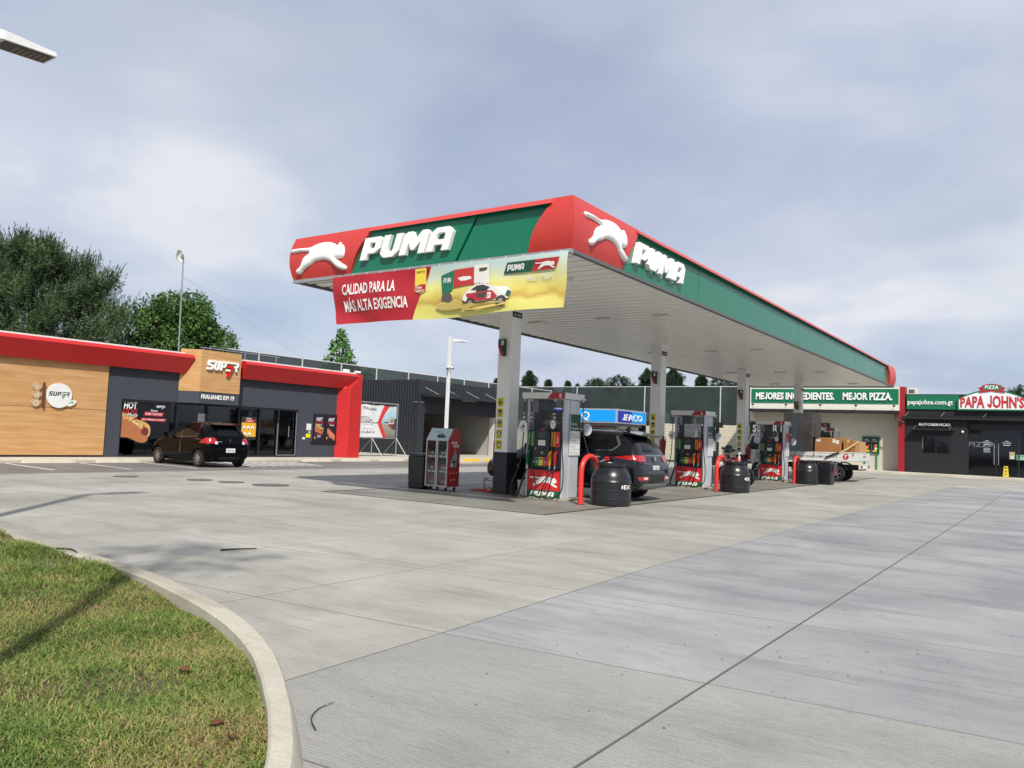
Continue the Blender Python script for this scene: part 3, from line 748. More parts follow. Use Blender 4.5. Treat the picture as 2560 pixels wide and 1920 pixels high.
# columns
M_sgn = C('#c9c41f', .5); M_blk = C('#15171a', .5); M_wht = C('#e8e8e4', .5); M_dgr = C('#0e3b2c', .4); M_dred = C('#b3222a', .4)
COLS = [15.75, 24.45, 33.05, 41.65]; CX = -11.02; cw, cd = .19, .21
def warn_sign(fr, kind, par):
    b = MB().m(M_sgn).prism([(-.085, -.105), (.085, -.105), (.085, .105), (-.085, .105)], fr, 0, .006)
    b.m(M_blk)
    if kind == 0:
        b.flat([(-.062, -.045), (.062, -.045), (0, .085)], fr, .0072)
        b.m(M_sgn).rect(-.008, .008, -.005, .045, fr, .0084).rect(-.008, .008, -.03, -.015, fr, .0084)
    else:
        b.disc(0, .02, .058, fr, .0072, 20)
        b.m(M_wht)
        if kind == 1: b.rect(-.04, .028, -.004, .012, fr, .0084); b.m(M_dred).flat([(.02, .03), (.034, .044), (.046, .052), (.03, .034)], fr, .0084)
        if kind == 2: b.rect(-.02, .02, -.018, .056, fr, .0084); b.m(M_blk).rect(-.014, .014, -.008, .046, fr, .0096)
        if kind == 3: b.flat([(-.022, -.02), (.022, -.02), (.022, .03), (.006, .045), (.006, .062), (-.01, .062), (-.01, .045), (-.022, .035)], fr, .0084)
        if kind == 4: b.flat([(-.03, -.02), (.03, -.02), (.032, .01), (.014, .03), (.004, .062), (-.008, .035), (-.03, .012)], fr, .0084)
    b.m(M_blk).rect(-.045, .045, -.083, -.068, fr, .0072)
    b.build('warning_sign', par, world=True)
for k, Y in enumerate(COLS):
    num = str(8-2*k)
    b = MB().m(M_col); b.box(CX-cw, CX+cw, Y-cd, Y+cd, .98, 4.64); c = b.build('column', canopy, world=True, bevel=.02)
    MB().m(M_colb).box(CX-cw-.004, CX+cw+.004, Y-cd-.004, Y+cd+.004, 0, 1.0).build('base_cladding', c, world=True, bevel=.02)
    fr = frame((CX, Y-cd-.001, 0), (1, 0, 0), (0, 0, 1))
    for q in range(5): warn_sign(frame((CX-.055, Y-cd-.001, 2.19-.255*q), (1, 0, 0), (0, 0, 1)), q, c)
    b = MB().m(M_dgr).prism([(-.02, 3.29), (.055, 3.29), (.055, 3.70), (-.125, 3.70), (-.125, 3.52)], fr, 0, .10)
    b.m(M_dred).flat([(-.02, 3.29), (.04, 3.29), (-.07, 3.56), (-.125, 3.56), (-.125, 3.52)], fr, .1015)
    b.m(M_wht).geo(text(num, .13, .012), fr, .0, 3.55, .102)
    b.build('number_plate', c, world=True)
    fr2 = frame((CX+cw+.001, Y, 0), (0, 1, 0), (0, 0, 1))
    b = MB().m(M_blk).prism(rrect(-.2, .18, 4.25, 4.38, .02), fr2, 0, .02); b.m(M_wht).geo(text('A.v: 4.6m', .06, .01, w=.3), fr2, -.01, 4.285, .0212)
    b.build('clearance_plate', c, world=True)
# fire extinguishers on columns
M_ext = mat('extinguisher_red', '#9c1b22', .35); M_extk = C('#1b1b1d', .4)
def extinguisher(x, y, z, label, sc=1.0):
    o = thing('fire_extinguisher', label, 'extinguisher', (x, y, z), 0, 'fire extinguishers on the canopy columns')
    MB().m(M_ext).lathe([(.07*sc, 0), (.085*sc, .02), (.085*sc, .46*sc), (.06*sc, .53*sc), (.025*sc, .56*sc)], n=16).build('cylinder', o, smooth=40)
    b = MB().m(M_extk); b.cyl((0, 0, .55*sc), (0, 0, .62*sc), .022*sc, 8); b.box(-.09*sc, .04*sc, -.012, .012, .62*sc, .64*sc); b.box(-.08*sc, .03*sc, -.01, .01, .57*sc, .585*sc); b.build('valve_handle', o)
    MB().m(M_extk).tube(spline([(.02, 0, .6*sc), (.1*sc, -.02, .56*sc), (.115*sc, -.03, .4*sc), (.1*sc, -.03, .2*sc)], 4), .012*sc, 6).build('hose', o, smooth=180)
    MB().m(M_extk).box(-.03, .03, .085*sc, .12*sc, .3*sc, .36*sc).build('wall_bracket', o)
extinguisher(CX-cw-.11, 15.8, .78, 'red fire extinguisher left of the nearest canopy column', 1.0)
extinguisher(CX+cw+.1, 24.3, .95, 'red fire extinguisher on the second column behind the black SUV')
extinguisher(CX+cw+.1, 33.0, .8, 'red fire extinguisher on the third column beside dispenser 4')
# ------------------------------------------------------------------ hanging banner
def desert_mat():
    m, t, p, n, l = node_mat('desert_print')
    tcn = n('ShaderNodeTexCoord'); sp = n('ShaderNodeSeparateXYZ'); l(tcn.outputs['Generated'], sp.inputs[0])
    nz = n('ShaderNodeTexNoise'); nz.inputs['Scale'].default_value = 3; nz.inputs['Detail'].default_value = 6; l(tcn.outputs['Object'], nz.inputs['Vector'])
    md = n('ShaderNodeMath'); md.operation = 'MULTIPLY_ADD'; l(nz.outputs['Fac'], md.inputs[0]); md.inputs[1].default_value = .35; md.inputs[2].default_value = -.17
    ad = n('ShaderNodeMath'); l(sp.outputs[2], ad.inputs[0]); l(md.outputs[0], ad.inputs[1])
    cr = n('ShaderNodeValToRGB'); l(ad.outputs[0], cr.inputs[0]); e = cr.color_ramp.elements
    st = ((.0, '#cfcb72'), (.2, '#d3c96a'), (.3, '#b79a4a'), (.42, '#cdbd5c'), (.62, '#d9d487'), (.75, '#cfd5b4'), (1, '#b4cccb'))
    while len(e) < len(st): e.new(.5)
    for k, (po, c) in enumerate(st): e[k].position = po; e[k].color = (*lin(c), 1)
    l(cr.outputs[0], p.inputs['Base Color']); p.inputs['Roughness'].default_value = .5; return m
M_des = desert_mat(); M_brd = mat('banner_red', '#a91f2a', .45, var=.10, vscale=2.5)
def BS(u, v, d=0.0):
    x = lerp(lerp(-12.42, -12.60, v**.6), lerp(-6.90, -6.83, v), u); z = lerp(3.555, 4.56, v) + .02*u*(1-u)*-1 + (1-v)*(.015*math.sin(u*9)) + .03*(u)*(1-v)
    y = 11.40 + .035*math.sin(u*14+v*3)*(1-v*.7) + .02*math.sin(u*5+v*7) + .06*(1-v)*math.sin(u*3.2+.4) - .012*math.sin(u*33+v*9)*math.exp(-((u-.15)/.12)**2)
    return Vector((x, y-d, z))
def ub(v): return lerp(.378, .472, v)
banner = thing('promotional_banner', 'long red and sand coloured vinyl banner hanging below the canopy front', 'banner', (-9.7, 11.4, 3.55))
def gridpatch(u0, u1, nu, nv, mt, d=0):
    b = MB().m(mt); vs_ = []; fs = []
    for j in range(nv+1):
        v = j/nv; a0 = u0(v) if callable(u0) else u0; a1 = u1(v) if callable(u1) else u1
        for i in range(nu+1): vs_.append(BS(lerp(a0, a1, i/nu), v, d))
    for j in range(nv):
        for i in range(nu): a = j*(nu+1)+i; fs.append((a, a+1, a+nu+2, a+nu+1))
    b.add(vs_, fs); return b
gridpatch(0, ub, 40, 14, M_brd).build('red_field', banner, world=True, smooth=180)
gridpatch(ub, 1, 50, 14, M_des).build('desert_field', banner, world=True, smooth=180)
bfr = lambda a, b_, c=0.0: BS(a, b_, c*4+.012)
W_B, H_B = 5.6, 1.0
def btext(s, u0, u1, v0, h, bold, mt, name='lettering', shear=0):
    vf = text(s, h, bold, w=(u1-u0), shear=shear, align='L'); MB().m(mt).geo(vf, bfr, u0, v0, 0).build(name, banner, world=True)
M_bw = C('#dedcd8')
btext('CALIDAD PARA LA', .052, .308, .60, .225, .028, M_bw); btext('MÁS ALTA EXIGENCIA', .052, .366, .255, .225, .028, M_bw)
b = MB().m(C('#e0c84a')).flat([(.402, .98), (.398, .55), (.423, .49), (.448, .55), (.452, .98)], bfr, .002); b.m(C('#a61f29')).flat([(.4045, .84), (.401, .56), (.423, .505), (.445, .56), (.4485, .84)], bfr, .004)
b.m(M_bw).geo(text('DAKAR', .045, .01, w=.03), bfr, .424, .665, .006); b.geo(text('PUMA\nENERGY', .05, .01, w=.036), bfr, .424, .59, .006); b.disc(.424, .77, .008, bfr, .006, 12, .04); b.m(C('#6b3b1e')).geo(text('COMPETITOR', .05, .01, w=.04), bfr, .426, .885, .006)
b.build('badge', banner, world=True)
# rally truck and car artwork
b = MB().m(C('#1c6b52')).flat([(.515, .80), (.575, .88), (.565, .52), (.52, .40)], bfr, .002)
b.m(C('#b8352f')).flat([(.575, .88), (.655, .89), (.655, .58), (.567, .55)], bfr, .002)
b.m(C('#d9d6cc')).flat([(.655, .92), (.712, .92), (.716, .55), (.70, .50), (.655, .52)], bfr, .002); b.m(C('#4c5046')).flat([(.675, .86), (.706, .86), (.708, .70), (.676, .70)], bfr, .004)
b.m(C('#555048')).disc(.54, .36, .024, bfr, .004, 18, .11); b.m(C('#d9d6cc')).geo(text('PUMA', .09, .03, w=.045, shear=.3), bfr, .546, .66, .004)
b.m(M_bw).flat([(.585, .72), (.61, .74), (.64, .73), (.645, .68), (.62, .66), (.60, .66)], bfr, .004)
b.m(C('#d8d5cd')).flat([(.615, .40), (.64, .50), (.665, .555), (.70, .56), (.735, .50), (.79, .46), (.806, .36), (.80, .25), (.775, .22), (.63, .24), (.61, .30)], bfr, .005)
b.m(C('#a8262a')).flat([(.625, .40), (.73, .42), (.755, .30), (.74, .24), (.64, .26)], bfr, .0065)
b.m(C('#2c3230')).flat([(.645, .47), (.67, .535), (.695, .54), (.722, .48), (.70, .44)], bfr, .0065); b.m(C('#25523f')).flat([(.79, .40), (.806, .36), (.80, .26), (.785, .3)], bfr, .0065)
b.m(C('#3c352c')).disc(.645, .22, .02, bfr, .007, 16, .10).disc(.77, .20, .021, bfr, .007, 16, .105); b.m(C('#8a8272')).disc(.645, .22, .010, bfr, .008, 12, .05).disc(.77, .20, .010, bfr, .008, 12, .05)
b.m(M_bw).rect(.715, .73, .27, .38, bfr, .0075); b.m(C('#2c3230')).geo(text('371', .05, .01, w=.012), bfr, .7225, .3, .009)
b.m(C('#c4ae62')).flat(smooth_loop([(.49, .22), (.52, .30), (.55, .27), (.58, .33), (.61, .25), (.60, .15), (.53, .13)], 3), bfr, .0055).flat(smooth_loop([(.60, .17), (.64, .22), (.69, .18), (.74, .21), (.80, .14), (.72, .10), (.63, .10)], 3), bfr, .0085)
for q in range(5): b.m(C('#8d8574')).rect(.655+.01*q, .66+.01*q, .56, .60, bfr, .004)
b.m(C('#b8352f')).rect(.66, .712, .50, .56, bfr, .004); b.m(C('#3a3f3a')).disc(.69, .40, .024, bfr, .0045, 16, .11)
b.build('rally_artwork', banner, world=True)
b = MB().m(C('#14503d')).flat([(.768, .70), (.872, .70), (.888, .90), (.782, .90)], bfr, .002); b.m(C('#b02a2c')).flat([(.872, .70), (.962, .70), (.974, .90), (.888, .90)], bfr, .002)
for lp in puma_letters(.11, .066): b.m(M_bw).geo(shape(lp), bfr, .782, .745, .004)
b.geo(([(q[0]*.038/1.0, q[1]*.19, 0) for q in shape([[(x, y) for x, y in cat_loop(1.9)]])[0]], shape([[(x, y) for x, y in cat_loop(1.9)]])[1]), bfr, .888, .825, .004)
b.geo(text('RALLY TEAM', .11, .0, w=.093), bfr, .905, .53, .004); b.build('team_logo', banner, world=True)
# eyelet cords holding it to the canopy edge
for k in range(15): p_ = BS((k+.5)/15, .985); MB().m(C('#c9c9c4')).tube([p_, (p_.x, 11.47, 4.6)], .006, 5).build('tie_cord', banner, world=True)

# ------------------------------------------------------------------ fuel dispensers
M_alu = mat('dispenser_aluminium', '#bcc0c5', .38, metal=.2, var=.04, streak=.04)
M_blkp = mat('dispenser_black', '#1a1c20', .35, var=.08); M_dgrey = mat('dispenser_grey', '#4a4d55', .45)
M_capw = mat('dispenser_cap_white', '#d3d4d1', .4, var=.05); M_capr = mat('dispenser_cap_red', '#9a1f2b', .35)
M_pred = mat('panel_red', '#d0282c', .3, var=.04); M_pgrn = mat('panel_green', '#0f5e3d', .3, var=.04)
M_rub = mat('hose_rubber', '#16171a', .42, var=.1); M_chr = mat('coupling_metal', '#c7c8ca', .25, metal=.8)
M_plinth = mat('island_concrete', '#a79f8d', .8, var=.1, bump=.2)
def catpoly(wd, seg=1): return [(x, y) for x, y in cat_loop(wd)]
def nozzle(par, x, y, z, col, name='nozzle', label=None):
    b = MB().m(mat('nozzle_'+col, col, .4)); 
    b.hexa([(x-.022, y-.03, z-.27), (x+.022, y-.03, z-.27), (x+.022, y+.02, z-.27), (x-.022, y+.02, z-.27), (x-.035, y-.055, z-.05), (x+.035, y-.055, z-.05), (x+.035, y+.03, z-.05), (x-.035, y+.03, z-.05)])
    b.hexa([(x-.035, y-.055, z-.049), (x+.035, y-.055, z-.049), (x+.035, y+.03, z-.049), (x-.035, y+.03, z-.049), (x+.0, y-.03, z+.05), (x+.05, y-.03, z+.05), (x+.05, y+.05, z+.06), (x+.0, y+.05, z+.06)])
    o = b.build(name, par, bevel=.01, label=label)
    MB().m(M_chr).tube([(x, y, z-.26), (x, y, z-.33), (x-.01, y-.01, z-.37)], .014, 8).build('swivel', o, smooth=60)
    MB().m(M_blkp).tube([(x+.02, y-.06, z-.03), (x+.02, y-.085, z-.12), (x+.0, y-.06, z-.22)], .007, 6).build('lever', o, smooth=60)
    return o
def dispenser(num, Y, ad, side_col, label, fill=False):
    t = thing('fuel_dispenser', label, 'fuel pump', (-9.64, Y, .002), 0, 'fuel dispensers under the canopy')
    F = lambda y: frame((0, y, 0), (1, 0, 0), (0, 0, 1))
    MB().m(M_plinth).box(-.62, .62, -.47, .47, 0, .03).build('plinth', t, bevel=.008)
    # lower cabinet
    lc = MB().m(M_dgrey).box(-.445, .43, -.315, .315, .03, .66).build('lower_cabinet', t)
    fr = F(-.316)
    MB().m(M_pred).prism([(-.435, .19), (.425, .19), (.425, .645), (-.435, .645)], fr, 0, .012).build('red_front_panel', lc, bevel=.004)
    MB().m(M_pgrn).prism([(-.435, .04), (.425, .04), (.425, .186), (-.435, .186)], fr, 0, .012).build('green_front_panel', lc, bevel=.004)
    b = MB().m(M_wht).geo(scale2(shape([catpoly(1.0)]), .74, .62), fr, -.38, .47, .0135)
    for lp in puma_letters(.105, .66): b.geo(shape(lp), fr, -.36, .06, .0135)
    b.build('logo_print', lc)
    # side posts
    MB().m(M_alu).box(-.505, -.447, -.33, .33, .03, 2.26).build('left_post', t, bevel=.012)
    rp = MB().m(M_alu).box(.433, .495, -.335, .335, .03, 2.26).build('right_post', t, bevel=.012)
    MB().m(M_alu).prism([(-.10, .05), (.31, .05), (.31, 2.24), (-.10, 2.24)], frame((.495, 0, 0), (0, 1, 0), (0, 0, 1)), 0, .014).build('side_cover', rp, bevel=.01)
    # middle black body
    mb = MB().m(M_blkp).box(-.445, .43, -.385, .385, .68, 1.54).build('control_body', t, bevel=.012)
    fr = F(-.3855)
    hood = [(-.235, .95), (.165, .95), (.185, 1.45), (.15, 1.53), (.06, 1.585), (-.12, 1.585), (-.21, 1.53), (-.255, 1.45)]
    ho = MB().m(M_blkp).prism(hood, fr, 0, .035).build('display_hood', mb, bevel=.01)
    MB().m(M_capr).prism(rrect(-.08, .03, 1.545, 1.58, .012), fr, .034, .042).build('brand_badge', mb)
    b = MB().m(C('#3d434c', .2)).rect(-.11, .07, 1.38, 1.49, fr, .037); b.m(C('#dfe0da', .4)).rect(-.125, .065, 1.2, 1.32, fr, .037)
    b.m(C('#9aa0a4')).geo(text('Combustible', .016, 0, w=.13), fr, -.03, 1.27, .038); b.geo(text('PUMA', .016, 0, w=.07), fr, -.03, 1.235, .038)
    b.m(C('#0c0d0f', .3)).rect(-.1, .07, 1.0, 1.14, fr, .037); b.m(C('#8c8f94')).rect(-.05, .02, 1.01, 1.06, fr, .038)
    b.m(C('#aeb4bb')).disc(-.19, 1.13, .016, fr, .037, 12); b.build('screen_print', mb)
    b = MB().m(C('#134f31')).prism([(-.435, 1.18), (-.245, 1.18), (-.255, 1.51), (-.435, 1.51)], fr, 0, .012); b.m(C('#5f9a3c')).flat([(-.335, 1.185), (-.265, 1.185), (-.275, 1.505), (-.325, 1.505)], fr, .013)
    vf = text('ION Diesel', .042, .01, w=.26); b.m(M_wht).add([fr(-.365-q[1], 1.345+q[0], .0135) for q in vf[0]], vf[1]); b.build('diesel_panel', mb)
    b = MB().m(C('#d32328')).prism([(.20, 1.18), (.425, 1.18), (.425, 1.51), (.20, 1.51)], fr, 0, .012); b.m(C('#e5a51e')).rect(.205, .3, 1.185, 1.505, fr, .013); b.m(C('#8a8c44')).rect(.205, .235, 1.185, 1.505, fr, .0135)
    vf = text('Super', .05, .012, w=.16); b.m(M_wht).add([fr(.385-q[1], 1.345+q[0], .0135) for q in vf[0]], vf[1]); b.build('super_panel', mb)
    xs = [-.28, -.195, -.105, .0, .085, .16]
    for k, c in enumerate(('#14503c', '#2a8a5a', '#e2cf1d', '#d94a4f', '#c2303c')):
        b = MB().m(C(c, .4)).prism([(xs[k], .745), (xs[k+1]-.004, .745), (xs[k+1]-.004, .935), (xs[k], .935)], fr, 0, .016)
        b.m(C('#1a1a1a')).rect(xs[k]+.02, xs[k+1]-.02, .88, .91, fr, .0175); b.m(C('#e6e6e0')).rect(xs[k]+.02, xs[k+1]-.02, .82, .832, fr, .0175); b.build('grade_button', mb)
    nozzle(t, -.385, -.43, 1.02, '#0e6b42', label='green diesel nozzle'); nozzle(t, .205, -.43, 1.03, '#d79a16', label='yellow nozzle'); nozzle(t, .34, -.43, 1.03, '#a51e26', label='red nozzle')
    # upper frame with advert panel
    MB().m(M_dgrey).box(-.445, .43, -.12, .12, 1.54, 1.96).build('upper_panel', t, bevel=.006)
    MB().m(M_dgrey).box(-.36, -.06, -.10, .10, 1.96, 2.25).build('upper_riser', t, bevel=.006)
    MB().m(M_dgrey).box(.34, .43, -.10, .10, 1.96, 2.25).build('upper_riser', t, bevel=.006)
    fr = F(-.122)
    if ad == 'car':
        b = MB().m(C('#2a2c31', .25)).prism([(-.30, 1.56), (.33, 1.56), (.33, 2.0), (-.30, 2.0)], fr, 0, .012)
        b.m(C('#6d665c')).flat([(-.22, 1.72), (-.1, 1.78), (.05, 1.82), (.2, 1.78), (.28, 1.7), (.1, 1.69), (-.1, 1.67)], fr, .0135); b.m(C('#b9b1a4')).flat([(-.05, 1.74), (.06, 1.775), (.17, 1.75), (.1, 1.73)], fr, .0145)
        b.m(C('#a38e86')).disc(.06, 1.925, .028, fr, .0145, 14); b.m(C('#c9c9c9')).geo(text('T-Super', .03, .005, w=.12), fr, .06, 1.855, .0145); b.geo(text('Aditivo Premium', .02, 0, w=.14), fr, -.15, 1.6, .0145)
    elif ad == 'coffee':
        b = MB().m(C('#c2c4c8', .35)).prism([(-.26, 1.56), (.3, 1.56), (.3, 1.99), (-.26, 1.99)], fr, 0, .012)
        b.m(C('#3b3d42')).geo(text('Aprovecha la promo', .022, .005, w=.3), fr, -.07, 1.92, .0135); b.geo(text('Cafecito', .035, .012, w=.2), fr, -.12, 1.86, .0135)
        b.m(C('#8f8f8c')).flat([(.04, 1.72), (.07, 1.6), (.22, 1.6), (.26, 1.72)], fr, .0135); b.m(C('#2c2620')).disc(.15, 1.72, .11, fr, .0145, 18, .045); b.m(C('#5a5c60')).disc(-.08, 1.69, .022, fr, .0135, 12)
    else:
        b = MB().m(C('#3a352e', .35)).prism([(-.26, 1.56), (.3, 1.56), (.3, 2.05), (-.26, 2.05)], fr, 0, .012); rr = random.Random(4)
        for q in range(26): b.m(C(rr.choice(('#cfc6b4', '#8b7a64', '#1d1a17', '#b9a98d')))).disc(rr.uniform(-.22, .26), rr.uniform(1.6, 2.0), rr.uniform(.012, .03), fr, .0135+.0002*q, 8)
    b.build('advert_panel', t)
    # cap
    cp = MB().m(M_capw).box(-.61, .545, -.42, .46, 2.262, 2.405).build('cap', t, bevel=.012)
    fr = F(-.421)
    b = MB().m(M_capr).prism([(.08, 2.264), (.544, 2.264), (.544, 2.403), (.20, 2.403)], fr, 0, .004); b.m(M_wht).geo(text(num, .095, .014), fr, .42, 2.288, .0052); b.build('number_panel', cp)
    b = MB().m(M_chr)
    for x in (-.56, -.36, .26, .47): b.cyl((x, -.37, 2.262), (x, -.37, 2.20), .017, 8); b.cyl((x, -.375, 1.94), (x, -.375, 1.90), .02, 8); b.cyl((x, -.377, 1.86), (x, -.378, 1.80), .022, 8); b.cyl((x, -.38, 1.76), (x, -.381, 1.72), .018, 8)
    b.build('coupling', t, smooth=40)
    for pts in ([(-.56, -.37, 2.25), (-.56, -.38, 1.6), (-.6, -.4, .85), (-.77, -.5, .28), (-.72, -.54, .06), (-.56, -.55, .05), (-.47, -.52, .3), (-.385, -.45, .66)],
                [(-.36, -.37, 2.25), (-.36, -.39, 1.5), (-.33, -.43, .95), (-.17, -.46, .48), (-.1, -.5, .26), (-.2, -.54, .07), (-.36, -.56, .03), (-.52, -.55, .12), (-.47, -.5, .42), (-.39, -.45, .66)],
                [(.26, -.37, 2.25), (.26, -.39, 1.6), (.25, -.40, 1.15), (.22, -.41, 1.0)],
                [(.205, -.44, .68), (.12, -.47, .45), (-.1, -.51, .22), (-.13, -.54, .08), (.02, -.55, .04), (.2, -.54, .1), (.28, -.5, .35), (.34, -.45, .68)],
                [(.47, -.38, 2.25), (.47, -.4, 1.65), (.52, -.43, 1.1), (.6, -.49, .55), (.58, -.53, .2), (.42, -.56, .05), (.2, -.56, .035), (.08, -.55, .1), (.12, -.52, .3), (.3, -.46, .66)]):
        MB().m(M_rub).tube(spline(pts, 7), .0135, 7).build('fuel_hose', t, smooth=180)
    # round hose tags
    fr = F(-.41)
    b = MB().m(C('#d9dadd', .35)); b.prism([(-.56+.115*math.cos(2*math.pi*i/24), 1.62+.135*math.sin(2*math.pi*i/24)) for i in range(24)], fr, 0, .006)
    b.m(C('#26282b')).flat([(-.63, 1.6), (-.57, 1.63), (-.555, 1.7), (-.535, 1.64), (-.5, 1.61), (-.55, 1.6), (-.6, 1.585)], fr, .0075).rect(-.6, -.52, 1.555, 1.572, fr, .0075); b.m(C('#b03038'))
    for q in range(3): b.disc(-.595+.035*q, 1.517, .013, fr, .0075, 10)
    b.build('hose_tag', t)
    b = MB().m(C('#d9dadd', .35)); b.prism([(.245+.068*math.cos(2*math.pi*i/24), 1.68+.1*math.sin(2*math.pi*i/24)) for i in range(24)], fr, 0, .006); b.m(C('#5d6c80')).geo(text('Leer', .035, .005, w=.08), fr, .245, 1.7, .0075); b.m(C('#8c9097')).rect(.215, .28, 1.665, 1.675, fr, .0075).rect(.24, .262, 1.62, 1.645, fr, .0075); b.build('hose_tag', t)
    b = MB().m(C('#cfd3dd', .35)); b.prism([(.67+.125*math.cos(2*math.pi*i/24), 1.6+.14*math.sin(2*math.pi*i/24)) for i in range(24)], F(.40), 0, .006); b.build('hose_tag', t)
    # side price board
    fr = frame((.511, 0, 0), (0, 1, 0), (0, 0, 1))
    pb_ = MB().m(M_alu).prism([(-.12, .99), (.335, .99), (.335, 1.945), (-.12, 1.945)], fr, 0, .018).build('price_board', t)
    b = MB().m(C('#0f4a2c' if side_col == 'g' else '#b5202a')).prism([(-.11, 1.56), (.325, 1.56), (.325, 1.935), (-.11, 1.935)], fr, .0182, .022); b.m(M_wht).geo(text('Servicio', .055, .004, w=.26, align='L'), fr, -.09, 1.69, .0235).geo(text('Completo', .055, .004, w=.36, align='L'), fr, -.09, 1.595, .0235); b.build('service_sign', pb_)
    for q, s in enumerate(('Super', 'Regular', 'Diesel', 'ION Diesel')):
        z1 = 1.545-.138*q; b = MB().m(C('#d8d7d2')).prism([(-.11, z1-.118), (.325, z1-.118), (.325, z1), (-.11, z1)], fr, .0182, .024); b.m(C('#6d6f73')).geo(text(s, .05, 0, w=.035*len(s), align='L'), fr, -.095, z1-.085, .0252); b.build('price_label', pb_)
    # rear hose
    if fill: pts = [(.58, .34, 2.25), (.585, .34, 1.9), (.62, .33, 1.5), (.78, .38, .95), (.95, .45, .55), (1.05, .48, .42), (1.08, .55, .6), (1.06, .6, .9)]
    else: pts = [(.58, .34, 2.25), (.585, .34, 1.9), (.62, .3, 1.4), (.74, .2, .8), (.80, .1, .3), (.72, .05, .07), (.6, .1, .06), (.53, .3, .2), (.5, .42, .7)]
    MB().m(M_rub).tube(spline(pts, 7), .0135, 7).build('fuel_hose', t, smooth=180)
    b = MB().m(M_chr); b.cyl((.585, .34, 1.92), (.585, .34, 1.84), .02, 8); b.cyl((.586, .34, 1.8), (.588, .34, 1.77), .018, 8); b.cyl((.58, .34, 2.262), (.58, .34, 2.22), .017, 8); b.build('coupling', t, smooth=40)
    MB().m(M_capw).box(.5455, .62, .29, .39, 2.27, 2.30).build('hose_bracket', t)
    return t
dispenser('8', 15.66, 'car', 'g', 'nearest fuel dispenser, numbered 8, with car advert panel', True)
dispenser('6', 24.2, 'coffee', 'g', 'fuel dispenser numbered 6 with white coffee advert, behind the SUV')
dispenser('4', 32.8, 'car', 'r', 'fuel dispenser numbered 4 with red side sign, third from the front')
dispenser('2', 41.4, 'beans', 'r', 'farthest fuel dispenser, numbered 2, mostly hidden behind the truck load')
# the nozzle filling the SUV
t = thing('fuel_nozzle', 'red and chrome fuel nozzle hooked into the side of the black SUV', 'nozzle', (-8.56, 16.27, .95))
b = MB().m(mat('nozzle_red2', '#b3141f', .35)); b.hexa([(.02, -.16, -.04), (.1, -.16, -.04), (.1, -.02, -.03), (.02, -.02, -.03), (.03, -.18, .05), (.09, -.18, .05), (.09, -.02, .06), (.03, -.02, .06)]); b.build('body', t, bevel=.015)
MB().m(M_chr).tube([(.06, -.05, .01), (.05, .0, .005), (.04, .05, -.02)], .013, 8).build('spout', t, smooth=60)
MB().m(M_chr).tube(spline([(-.08, -.2, -.09), (-.02, -.19, -.05), (.05, -.15, -.02)], 4), .016, 8).build('swivel', t, smooth=60)

# ------------------------------------------------------------------ bollards, water barrels, bins
M_bol = mat('bollard_red', '#d0322b', .35, var=.08, vscale=6)
for k, (x, y, lb) in enumerate(((-8.36, 14.78, 'red hooped bollard beside the nearest dispenser 8'), (-8.32, 22.75, 'red hooped bollard in front of the middle barrel'), (-8.45, 31.5, 'farthest red hooped bollard, left of the third barrel'))):
    o = thing('hoop_bollard', lb, 'bollard', (x, y, .002), 0, 'red hoop bollards at the island ends')
    pts = [(0, 0, 0), (0, 0, .68)]+[(0, .36-.36*math.cos(R(a)), .68+.34*math.sin(R(a))) for a in range(10, 181, 10)]+[(0, .72, 0)]
    MB().m(M_bol).tube(pts, .057, 16).build('pipe', o, smooth=50)
    b = MB().m(M_drain)
    for yy_ in (0, .72): b.lathe([(.085, -.001), (.085, .008), (.06, .012)], (0, yy_, 0), 18)
    b.build('base_flange', o, smooth=40)
M_bar = mat('barrel_plastic', '#1c1e22', .3, var=.08, vscale=5)
prof = [(.40, 0), (.425, .015), (.43, .05), (.43, .125), (.438, .135), (.438, .155), (.43, .165), (.43, .305), (.438, .315), (.438, .335), (.43, .345), (.43, .475), (.438, .485), (.438, .505), (.43, .515), (.425, .58), (.40, .66), (.36, .73), (.31, .79), (.285, .815), (.285, .83), (.315, .835), (.318, .9), (.305, .905), (.295, .885), (.1, .885)]
for k, (x, y, tx, lb) in enumerate(((-7.92, 15.30, 'EX', 'black ribbed plastic water barrel beside the SUV'), (-7.93, 23.2, 'EX', 'black ribbed plastic water barrel with a spray bottle on its lid'), (-8.03, 31.75, '', 'black ribbed plastic water barrel next to the upright black bin'))):
    o = thing('water_barrel', lb, 'barrel', (x, y, .002), 0, 'black water barrels at the island ends')
    MB().m(M_bar).lathe(prof, n=40).build('drum', o, smooth=38)
    if tx:
        vf = text(tx, .085, .02, w=.2)
        def wrap(a, b_, c=0.0): q = R(-12)+a/.44; return Vector(((.444+c)*math.cos(q), (.444+c)*math.sin(q), b_))
        MB().m(M_wht).geo(vf, wrap, 0, .37, 0).build('lettering', o)
        MB().m(M_wht).flat([(-.16, .39), (-.13, .37), (-.12, .41), (-.13, .455), (-.15, .44)], wrap, 0).build('print_mark', o)
